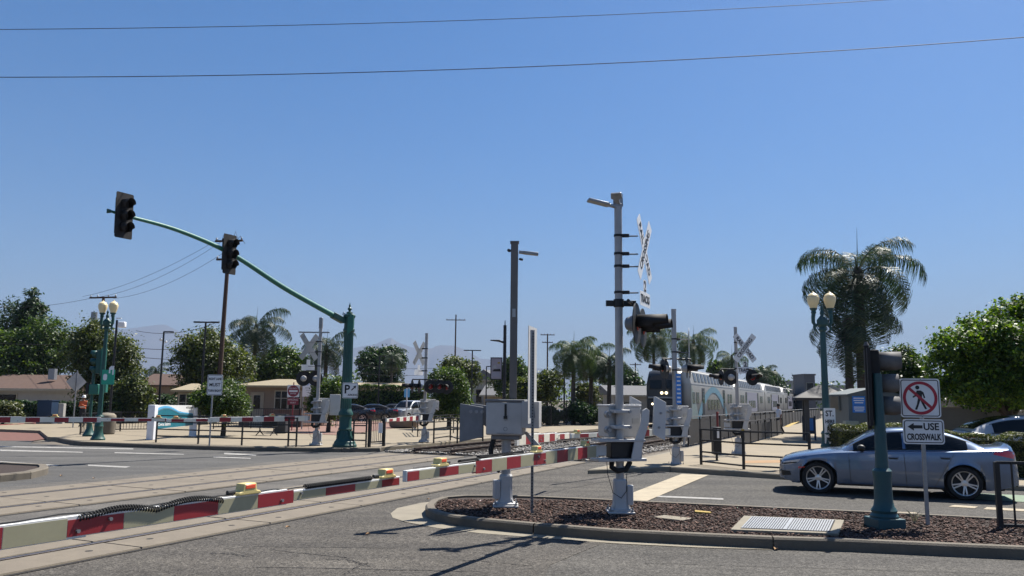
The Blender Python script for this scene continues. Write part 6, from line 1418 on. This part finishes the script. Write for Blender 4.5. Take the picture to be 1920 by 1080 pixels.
    for nm, (a, b) in (('windscreen', D['ws']), ('rear_window', D['rg'])):
        vs = []; m = 14; xsx = np.linspace(a, b, m)
        for x in xsx:
            h = csec(x); row = [(h[3][0]*.98, h[3][1]), (h[4][0], h[4][1]), (0, h[5][1])]
            vs += [(X(x), y, z + .008) for y, z in row] + [(X(x), -y, z + .008) for y, z in row[-2::-1]]
        MB().add(vs, [(i*5+j, i*5+j+1, (i+1)*5+j+1, (i+1)*5+j) for i in range(m-1) for j in range(4)]).build(nm, 'glass_dark', t)
    # underside and wheels
    MB().box((X(L/2), 0, .42), (L - .5, 1.18, .46)).build('underbody', 'black_plastic', t)
    for c in (fw, rw):
        MB().cyl((X(c), -.60, Rw + .03), (X(c), .60, Rw + .03), Ra + .02, n=28).build('wheel_well', 'black_plastic', t)
        for sg in (1, -1): wheel_parts(t, X(c), sg*(W_(c) - .02), Rw, sg, detail)
    def side(x, z, sg, off=.004):
        h = sec(x)
        for i in range(6):
            if h[i][1] <= z <= h[i+1][1]: f = (z-h[i][1])/(h[i+1][1]-h[i][1]); return (X(x), sg*(h[i][0] + (h[i+1][0]-h[i][0])*f + off), z)
        return (X(x), sg*(h[6 if z > h[3][1] else 0][0] + off), z)
    def patch(name, poly_lo, poly_hi, m, par, sg, k=8, off=.005):
        vs = []; 
        for i in range(k+1):
            u = i/k
            def at_(pl): x = pl[0][0] + (pl[-1][0]-pl[0][0])*u; return x, float(np.interp(x, [p[0] for p in pl], [p[1] for p in pl]))
            x, z = at_(poly_lo); x2, z2 = at_(poly_hi)
            for v in (0, .5, 1): vs.append(side(x + (x2-x)*v, z + (z2-z)*v, sg, off))
        return MB().add(vs, [(3*i+j, 3*i+1+j, 3*i+4+j, 3*i+3+j) if sg > 0 else (3*i+j, 3*i+3+j, 3*i+4+j, 3*i+1+j) for i in range(k) for j in range(2)]).build(name, m, par, smooth=60)
    z1 = SH(.2)
    for sg in (1, -1):
        hl = patch('headlight', [(.03,z1-.155),(.25,z1-.125),(.42,z1-.055)], [(.05,z1-.08),(.25,z1-.04),(.44,z1-.005)], 'headlight_glass', t, sg)
        patch('headlight_mask', [(.06,z1-.14),(.36,z1-.085)], [(.08,z1-.10),(.38,z1-.06)], 'black_plastic', hl, sg, off=.0075)
        zt_ = SH(L-.2)
        patch('tail_light', [(L-.46,zt_-.115),(L-.03,zt_-.20)], [(L-.42,zt_-.03),(L-.06,zt_-.05)], 'tail_red', t, sg)
        patch('side_marker', [(.40,z1-.20),(.53,z1-.185)], [(.40,z1-.165),(.53,z1-.16)], 'marker_red', t, sg)
        patch('fog_vent', [(.04,.34),(.24,.36)], [(.03,.46),(.22,.45)], 'black_plastic', t, sg)
        for x in D['seams']:
            vs = []; zl = .24; zh = SH(x) - .005; sl_ = .0 if x != D['seams'][-1] else -.42
            for i in range(13):
                u = i/12; z = zl + (zh-zl)*u; xx = x + (sl_*(1-u)**1.0 if sl_ else .03*(1-u))
                if abs(xx - rw) < Ra + .01 and z < Rw + Ra: 
                    z = max(z, Rw + math.sqrt(max(0, Ra*Ra - (xx-rw)**2)) + .01)
                vs += [side(xx, z, sg, .003), side(xx + .010, z, sg, .003)]
            MB().add(vs, [(2*i, 2*i+2, 2*i+3, 2*i+1) if sg < 0 else (2*i, 2*i+1, 2*i+3, 2*i+2) for i in range(12)]).build('door_gap', 'black_plastic', t)
        patch('sill', [(fw+Ra+.02,.195),(rw-Ra-.02,.195)], [(fw+Ra+.02,.235),(rw-Ra-.02,.235)], 'black_plastic', t, sg, off=.006)
        for x in D['handle']:
            p = Vector(side(x, SH(x) - .125, sg, .0)); MB().box(tuple(p + Vector((0, sg*.018, 0))), (.20,.03,.03)).build('door_handle', paint, t, bevel=.012)
            MB().box(tuple(p + Vector((0, sg*.002, -.012))), (.17,.008,.05)).build('handle_recess', 'black_plastic', t, bevel=.01)
        mx = D['glass'][0] + .20; p = Vector((X(mx), sg*(W_(mx)*.94), SH(mx)))
        MB(tr(p)).lathe([(.0,-.085),(.06,-.075),(.085,-.03),(.085,.04),(.06,.075),(.0,.085)], 12, M=tr(.02, sg*.12, .075) @ Matrix.Scale(.8, 4, (0,0,1)) @ Matrix.Rotation(R(90), 4, 'X')).build('mirror', 'black_plastic', t, smooth=60)
        MB(tr(p)).box((.0, sg*.03, .02), (.06,.12,.03)).build('mirror_arm', 'black_plastic', t)
    MB().box((X(.025), 0, z1 - .13), (.05,.50,.14)).build('grille', 'black_plastic', t, bevel=.02)
    MB().box((X(.03), 0, .40), (.08,1.0,.16)).build('lower_intake', 'black_plastic', t, bevel=.02)
    MB().box((X(L-.015), 0, .74), (.03,.52,.12)).build('number_plate', 'sign_white', t)
    MB().box((X(L-.05), 0, .34), (.10,1.2,.12)).build('rear_valance', 'black_plastic', t, bevel=.02)
    return t
gq = 'parked and waiting cars'
bm = Vector((6.85, 18.42, 0.0)).lerp(Vector((9.56, 17.42, 0.0)), .5); bd = Vector((6.85, 18.42, 0.0)) - Vector((9.56, 17.42, 0.0)); baz = math.degrees(math.atan2(bd.x, bd.y)); pn = Vector((bd.normalized().y, -bd.normalized().x, 0)); pn = pn if pn.y > 0 else -pn
c_ = bm + pn*.86
car('silver blue sedan stopped behind the island', (c_.x, c_.y, 0), baz, 'car_blue', SEDAN, True, gq, 1.025)
mk = (15.21, 25.5, 0.82)
car('white car with sloping rear behind the right hedge', (mk[0] + .45, mk[1] - 1.2, .10), 98, 'car_white', HATCH, True, gq, .98)
car('dark sedan showing its tail beside the white parked car', (*(-11.47, 66, 0.51)[:2], .05), 262, 'car_dark', SEDAN, False, gq)
car('dark car half hidden behind the green signal pole', (*(-12.99, 64, 0.46)[:2], .05), 258, 'car_dark', SEDAN, False, gq)
car('low black car between the dark sedan and the white one', (*(-10.73, 72, 0.49)[:2], .05), 250, 'car_dark', SEDAN, False, gq)
car('white parked SUV behind the right far mast', (*(-8.5, 68, 0.59)[:2], .05), 205, 'car_white', SUV, False, gq)
car('white car roof behind the iron fence left of the tall mast', (*(6.12, 66, 0.49)[:2], .05), 100, 'car_white', SEDAN, False, gq)
# ---------------------------------------------------------------- people
def skin_body(J, E, name, parent=None):
    names = list(J); me = bpy.data.meshes.new(name); me.from_pydata([J[k][0] for k in names], [(names.index(a), names.index(b)) for a, b in E], [])
    ob = bpy.data.objects.new('tmp', me); C.objects.link(ob); sk = ob.modifiers.new('skin', 'SKIN'); sk.use_smooth_shade = True
    lay = me.skin_vertices[0] if me.skin_vertices else me.attributes.new('skin', 'FLOAT', 'POINT')
    for i, k in enumerate(names): r_ = J[k][1]; me.skin_vertices[0].data[i].radius = (r_ if isinstance(r_, tuple) else (r_, r_)); me.skin_vertices[0].data[i].use_root = (i == 0)
    ss = ob.modifiers.new('sub', 'SUBSURF'); ss.levels = 2; ss.render_levels = 2
    bpy.context.view_layer.update(); dg = bpy.context.evaluated_depsgraph_get()
    m2 = bpy.data.meshes.new_from_object(ob.evaluated_get(dg)); bpy.data.objects.remove(ob); m2.name = name
    return m2
def person(label, pos, rot, pose, mats, h=1.75):
    # mats: function of a face centre -> material name
    s = h/1.75; J = {}
    base = dict(pelvis=((0,0,.95),(.15,.11)), waist=((0,0,1.10),(.135,.10)), chest=((0,0,1.30),(.165,.115)), neckb=((0,.0,1.46),(.075,.07)), neck=((0,-.01,1.53),.055), head=((0,-.02,1.63),(.078,.092)), crown=((0,-.01,1.71),(.065,.08)))
    for sd, sg in (('l',-1),('r',1)):
        base['sho'+sd] = ((sg*.17,0,1.42),.07); base['elb'+sd] = ((sg*.23,.02,1.14),.046); base['wri'+sd] = ((sg*.24,-.06,.90),.032); base['han'+sd] = ((sg*.24,-.09,.82),(.025,.042)); base['fin'+sd] = ((sg*.24,-.11,.74),(.016,.032)); base['thu'+sd] = ((sg*.21,-.13,.80),.013)
        base['hip'+sd] = ((sg*.09,0,.90),.10); base['kne'+sd] = ((sg*.10,-.02,.50),.065); base['ank'+sd] = ((sg*.10,.02,.09),.045); base['toe'+sd] = ((sg*.11,-.15,.035),(.045,.03))
    base.update(pose)
    E = [('pelvis','waist'),('waist','chest'),('chest','neckb'),('neckb','neck'),('neck','head'),('head','crown')]
    for sd in 'lr': E += [('chest','sho'+sd),('sho'+sd,'elb'+sd),('elb'+sd,'wri'+sd),('wri'+sd,'han'+sd),('han'+sd,'fin'+sd),('han'+sd,'thu'+sd),('pelvis','hip'+sd),('hip'+sd,'kne'+sd),('kne'+sd,'ank'+sd),('ank'+sd,'toe'+sd)]
    me = skin_body(base, E, 'person'); ml = []
    for p in me.polygons:
        nm = mats(p.center); 
        if nm not in ml: ml.append(nm); me.materials.append(MATS[nm])
        p.material_index = ml.index(nm)
    o = link('person', me); o.location = pos; o.rotation_euler = (0,0,rot); o.scale = (s,)*3
    tag(o, label, 'person'); 
    # face
    for sg in (-1,1):
        MB().lathe([(.0,-.008),(.008,0),(.0,.008)], 8, (sg*.03,-.112,1.645)).build('eye', 'hair', o); MB().lathe([(.0,-.028),(.012,0),(.0,.028)], 8, (sg*.082,-.01,1.635)).build('ear', 'skin', o)
    MB().add([(-.012,-.108,1.60),(.012,-.108,1.60),(0,-.132,1.605),(0,-.105,1.645)], [(0,1,2),(1,3,2),(3,0,2)]).build('nose', 'skin', o)
    MB().box((0,-.108,1.573), (.045,.008,.008)).build('mouth', 'sign_maroon', o)
    return o
def walk_m(c):
    if c.z > 1.47 or (abs(c.x) > .16 and c.z < 1.16 and c.z > .6): return 'skin'
    if c.z > .93: return 'cloth_white'
    return 'cloth_black'
o = person('person in white shirt and black trousers walking on the platform', (*(15.65, 47.88, 0.14)[:2], .14), face(255), dict(
    hipl=((-.09,0,.90),.10), knel=((-.10,-.16,.52),.065), ankl=((-.10,-.20,.10),.045), toel=((-.11,-.37,.04),(.045,.03)), kner=((.10,.03,.50),.065), ankr=((.10,.26,.12),.045), toer=((.11,.14,.035),(.045,.03)),
    elbl=((-.23,.10,1.15),.048), wril=((-.24,.08,.92),.034), hanl=((-.24,.06,.84),(.025,.042)), finl=((-.24,.04,.76),(.016,.032)), thul=((-.21,.02,.82),.013)), walk_m, 1.72)
MB().lathe([(.092,1.64),(.096,1.70),(.085,1.76),(.05,1.80),(.0,1.81)], 16, (0,.0,0)).build('hair', 'hair', o, smooth=60)
def vest_m(c):
    if c.z > 1.47: return 'skin'
    if c.z > 1.02 and abs(c.x) < .20: return 'vest_orange'
    if abs(c.x) >= .20 and c.z < 1.12: return 'skin'
    return 'cloth_black'
o = person('worker in orange vest and white hard hat at the far left corner', (*(-24.5, 47, 0.46)[:2], .15), face(170), dict(
    elbl=((-.24,-.04,1.16),.048), wril=((-.10,-.22,1.22),.034), hanl=((-.04,-.24,1.25),(.025,.042)), finl=((.02,-.25,1.28),(.016,.032)), thul=((-.03,-.23,1.30),.013),
    elbr=((.24,-.04,1.16),.048), wrir=((.10,-.22,1.20),.034), hanr=((.04,-.25,1.23),(.025,.042)), finr=((-.02,-.26,1.26),(.016,.032)), thur=((.03,-.24,1.28),.013)), vest_m, 1.91 - .15)
MB().lathe([(.13,1.66),(.10,1.675),(.10,1.72),(.075,1.78),(.0,1.80)], 16, (0,-.01,0)).build('hard_hat', 'helmet_white', o, smooth=60)
mb = MB(); mb.box((0,-.125,1.12), (.30,.02,.05)); mb.build('reflective_band', 'sheet_white', o)
# ---------------------------------------------------------------- utility poles, lamps and wires
def utility_pole(label, base, h, r, arms, lean=0., extra=None, az=90):
    t = thing('utility_pole', label, 'utility pole', base, 0, 'wooden utility poles')
    MB().cyl((0,0,0), (lean,0,h), r*1.15, r*.75, 12).build('pole', 'wood_pole', t)
    d = azv(az)
    for z, w_ in arms:
        lx = lean*z/h; a = MB().bar(Vector((lx,-.1,z)) - d*w_/2, Vector((lx,-.1,z)) + d*w_/2, .12, .14).build('crossarm', 'wood_pole', t)
        for k in range(4):
            u = (-.46,-.2,.2,.46)[k]; q = Vector((lx,-.1,z)) + d*w_*u; MB().lathe([(.03,.06),(.06,.10),(.05,.16),(.07,.20),(.03,.26)], 8, tuple(q)).build('insulator', 'galvanised', a)
    return t
UP = (-21.48, 60, 3.63); uh = 14.03
t = utility_pole('tall dark wooden pole behind the middle traffic signal', (UP[0], UP[1], 0), uh, .17, [(uh-.5,2.2),(uh-1.9,1.8)], -21.3 - UP[0], az=100)
for k, (dx, dz) in enumerate(((-.25,-.1),(.3,.05),(.55,-.3))): MB().tube([(-21.3-UP[0]+dx,-.1,uh-.5), (-21.3-UP[0]+dx*1.5,-.1,uh+.2+dz), (-21.3-UP[0]+dx*2.2,-.1,uh-.4+dz)], .02, 5).build('jumper_wire', 'cable', t)
LP = (-38.69, 76, 3.94); lh = 11.15
t = utility_pole('wooden pole with transformer behind the left lamp globes', (LP[0], LP[1], 0), lh, .17, [(lh-.1,3.0)], .15, az=105)
MB().cyl((-.55,-.1,lh-2.5), (-.55,-.1,lh-1.5), .28, n=14).build('transformer', 'galvanised', t)
q = (-10.36, 150, 0.72, 17.4, 1.27); utility_pole('thin utility pole with one crossarm left of the square post', (q[0], q[1], 0), q[3], .16, [(q[3]-1.0,3.6)])
q = (6.68, 150, 0.9, 14.02, 1.17); utility_pole('utility pole with two crossarms left of the palms', (q[0], q[1], 0), q[3], .16, [(q[3]-.2,2.6),(q[3]-1.6,2.0)])
q = (24.43, 160, 1.02, 9.34, 0.83); utility_pole('short far utility pole right of the tall mast', (q[0], q[1], 0), q[3], .16, [(q[3]-.4,2.2)])
def light_pole(label, px, Y, zt, heads, m='black_metal'):
    t = thing('light_pole', label, 'light pole', (px[0], Y, 0), 0, 'parking lot light poles')
    MB().cyl((0,0,0), (0,0,zt), .075, .06, 10).build('pole', m, t)
    for sg, L_ in heads: MB(tr(0,0,zt)).prism([(0,-.05),(sg*.3,-.05),(sg*.35,-.14),(sg*L_,-.12),(sg*L_,.12),(sg*.35,.14),(sg*.3,.05),(0,.05)], -.05, .04).build('lamp_head', m, t)
    return t
light_pole('black double-headed light pole left of the tall wooden pole', (-19.67, 52, 3.4), 52, 6.68, ((-1,.75),(1,.85)))
t = light_pole('black camera light pole between the two olive trees', (-24.04, 56, 3.48), 56, 6.34, ((1,.65),))
MB().lathe([(.0,-.10),(.10,-.06),(.11,.04),(.05,.10)], 12, (-.12,-.1,5.79)).build('camera_dome', 'helmet_white', t); MB().lathe([(.0,-.08),(.08,-.05),(.09,.03),(.04,.08)], 12, (.22,-.1,5.65)).build('camera_dome', 'helmet_white', t)
light_pole('black double-headed light pole left of the banner post', (-3.83, 80, 4.45), 80, 6.7, ((-1,.85),(1,.85)))
light_pole('slim black pole below the spreading dark tree', (-11.33, 70, 4.05), 70, 5.52, ((1,.5),))
light_pole('thin pole with short arm left of the banner', (-2.57, 85, 4.62), 85, 5.34, ((1,.45),))
light_pole('thin black pole among the palms', (4.18, 64, 4.04), 64, 5.04, ((1,.4),))
t = thing('banner_lamp', 'black lamp post with hanging banner left of the square post', 'lamp post', (*(-0.34, 42, 3.3)[:2], 0), 0); zt = 5.79
MB().cyl((0,0,0), (0,0,zt), .10, .085, 12).cyl((0,0,zt), (0,0,zt+.25), .03, .02, 8).build('post', 'black_metal', t)
MB().tube([(0,0,4.87),(-.3,0,4.98),(-.75,0,5.0)], [.05,.06,.03], 8).build('lamp_arm', 'black_metal', t)
zb0, zb1 = 2.97, 4.12
bn = MB().box((-.42,0,(zb0+zb1)/2), (.62,.05,zb1-zb0)).build('banner_frame', 'black_metal', t)
MB().box((-.42,-.03,(zb0+zb1)/2), (.52,.012,zb1-zb0-.10)).build('banner', 'banner_cloth', bn)
for k, (dx, dz, w_, h_) in enumerate(((-.05,-.30,.46,.25),(.02,-.08,.44,.14),(-.10,.10,.2,.16),(.12,.30,.14,.10))): MB().board([(-.42+dx-w_/2, (zb0+zb1)/2+dz-h_/2), (-.42+dx+w_/2,(zb0+zb1)/2+dz-h_/2),(-.42+dx+w_*.4,(zb0+zb1)/2+dz+h_/2),(-.42+dx-w_*.35,(zb0+zb1)/2+dz+h_*.3)], -.039, .002).build('banner_print', ('train_lilac','hair','sign_back','yellow_paint')[k], bn)
def wire(label, p0, p1, sag, r, group='overhead wires'):
    a, b = Vector(p0), Vector(p1); n = 24; o = (a+b)/2
    pts = [a.lerp(b, i/n) - Vector((0,0,sag*4*(i/n)*(1-i/n))) - a for i in range(n+1)]
    w_ = MB().tube(pts, r, 6).build('overhead_wire', 'cable', None); w_.location = a; return tag(w_, label, 'wire', group)
wire('upper of the two long wires across the top of the sky', (-21.05, 24, 13.18), (19.6, 30, 18.13), .42, .011)
wire('lower of the two long wires across the sky', (-21.74, 25, 12.07), (22.33, 26, 14.83), .60, .0135)
for i, (y0, y1) in enumerate(((556,470),(560,476),(563,487))):
    pass
wire('highest thin wire from the transformer pole to the tall pole', (-40.52, 76, 11.14), (-22.12, 60, 13.69), .6, .013)
wire('middle thin wire from the transformer pole to the tall pole', (-39.01, 76, 11.1), (-21.72, 60, 13.62), .7, .013)
wire('lowest thin wire from the transformer pole to the tall pole', (-37.64, 76, 10.97), (-21.47, 60, 12.8), .7, .013)
wire('thin wire running left from the transformer pole', (-52.59, 78, 10.32), (-39.26, 76, 11.1), .5, .016)
wire('low cable crossing in front of the left trees', (-38.86, 58, 5.73), (-32.73, 58, 5.5), .1, .016)
wire('cable from the camera light pole to the tall pole', (-27.83, 60, 6.71), (-21.67, 60, 7.49), .5, .016)
wire('upper cable across the gap between the left trees', (-41.9, 90, 7.17), (-36.28, 90, 7.05), .1, .03)
wire('lower cable across the gap between the left trees', (-41.83, 90, 6.22), (-36.2, 90, 5.93), .1, .03)
wire('cable in front of the dark spreading tree', (-16.7, 80, 5.46), (-7.25, 80, 4.93), .3, .016)
wire('lower cable in front of the dark spreading tree', (-16.67, 80, 4.52), (-8.28, 80, 4.24), .2, .016)
# ---------------------------------------------------------------- far hills and haze
def hill(label, pts, Y):
    n = len(pts); V = []; F_ = []
    xs = np.linspace(0, 1, 60)
    for u in xs:
        i = min(n-2, int(u*(n-1))); f = u*(n-1) - i; f = f*f*(3-2*f); p = Vector(pts[i]).lerp(Vector(pts[i+1]), f)
        z = p.z + 18*math.sin(u*37) + 12*math.sin(u*83)
        V += [(p.x, p.y - z*1.6, -20), (p.x + 30*math.sin(u*50), p.y - z*.6, z*.55), (p.x, p.y, z), (p.x, p.y + z*1.5, -20)]
    for k in range(59):
        for j in range(3): F_.append((k*4+j, (k+1)*4+j, (k+1)*4+j+1, k*4+j+1))
    o = MB().add(V, F_).build('hills', 'hill_rock', None, smooth=60); struct(o); return o
hill('', [(-9322.61, 10500, 226.77), (-7309.02, 10500, 660.93), (-6215.05, 10500, 776.7), (-5249.62, 10500, 808.12), (-4495.11, 10500, 899.69), (-3859.68, 10500, 698.88), (-3024.42, 10500, 570.13), (-2198.71, 10500, 613.64), (-1787.27, 10500, 687.15), (-1547.37, 10500, 745.07), (-1303.07, 10500, 657.96), (-992.18, 10500, 647.59), (-751.24, 10500, 677.83), (-403.82, 10500, 543.85), (286.52, 10500, 400.4), (1317.56, 10500, 240.75), (3030.69, 10500, 123.24)], 10500)
HX = 13000
me = bpy.data.meshes.new('haze'); me.from_pydata([(x, y, z) for x in (-HX, HX) for y in (-HX, HX) for z in (-25, 1100)], [], [(0,1,3,2),(4,6,7,5),(0,4,5,1),(2,3,7,6),(0,2,6,4),(1,5,7,3)])
hz = link('haze', me); hz['kind'] = 'stuff'; tag(hz, 'thin pale summer haze over the whole valley', 'haze')
hm2 = bpy.data.materials.new('haze'); hm2.use_nodes = True; nn = hm2.node_tree.nodes; nn.clear(); no = nn.new('ShaderNodeOutputMaterial'); pv = nn.new('ShaderNodeVolumePrincipled')
pv.inputs['Density'].default_value = 1.4e-4; pv.inputs['Color'].default_value = (.36,.45,.62,1); pv.inputs['Anisotropy'].default_value = .0
hm2.node_tree.links.new(pv.outputs[0], no.inputs['Volume']); me.materials.append(hm2)
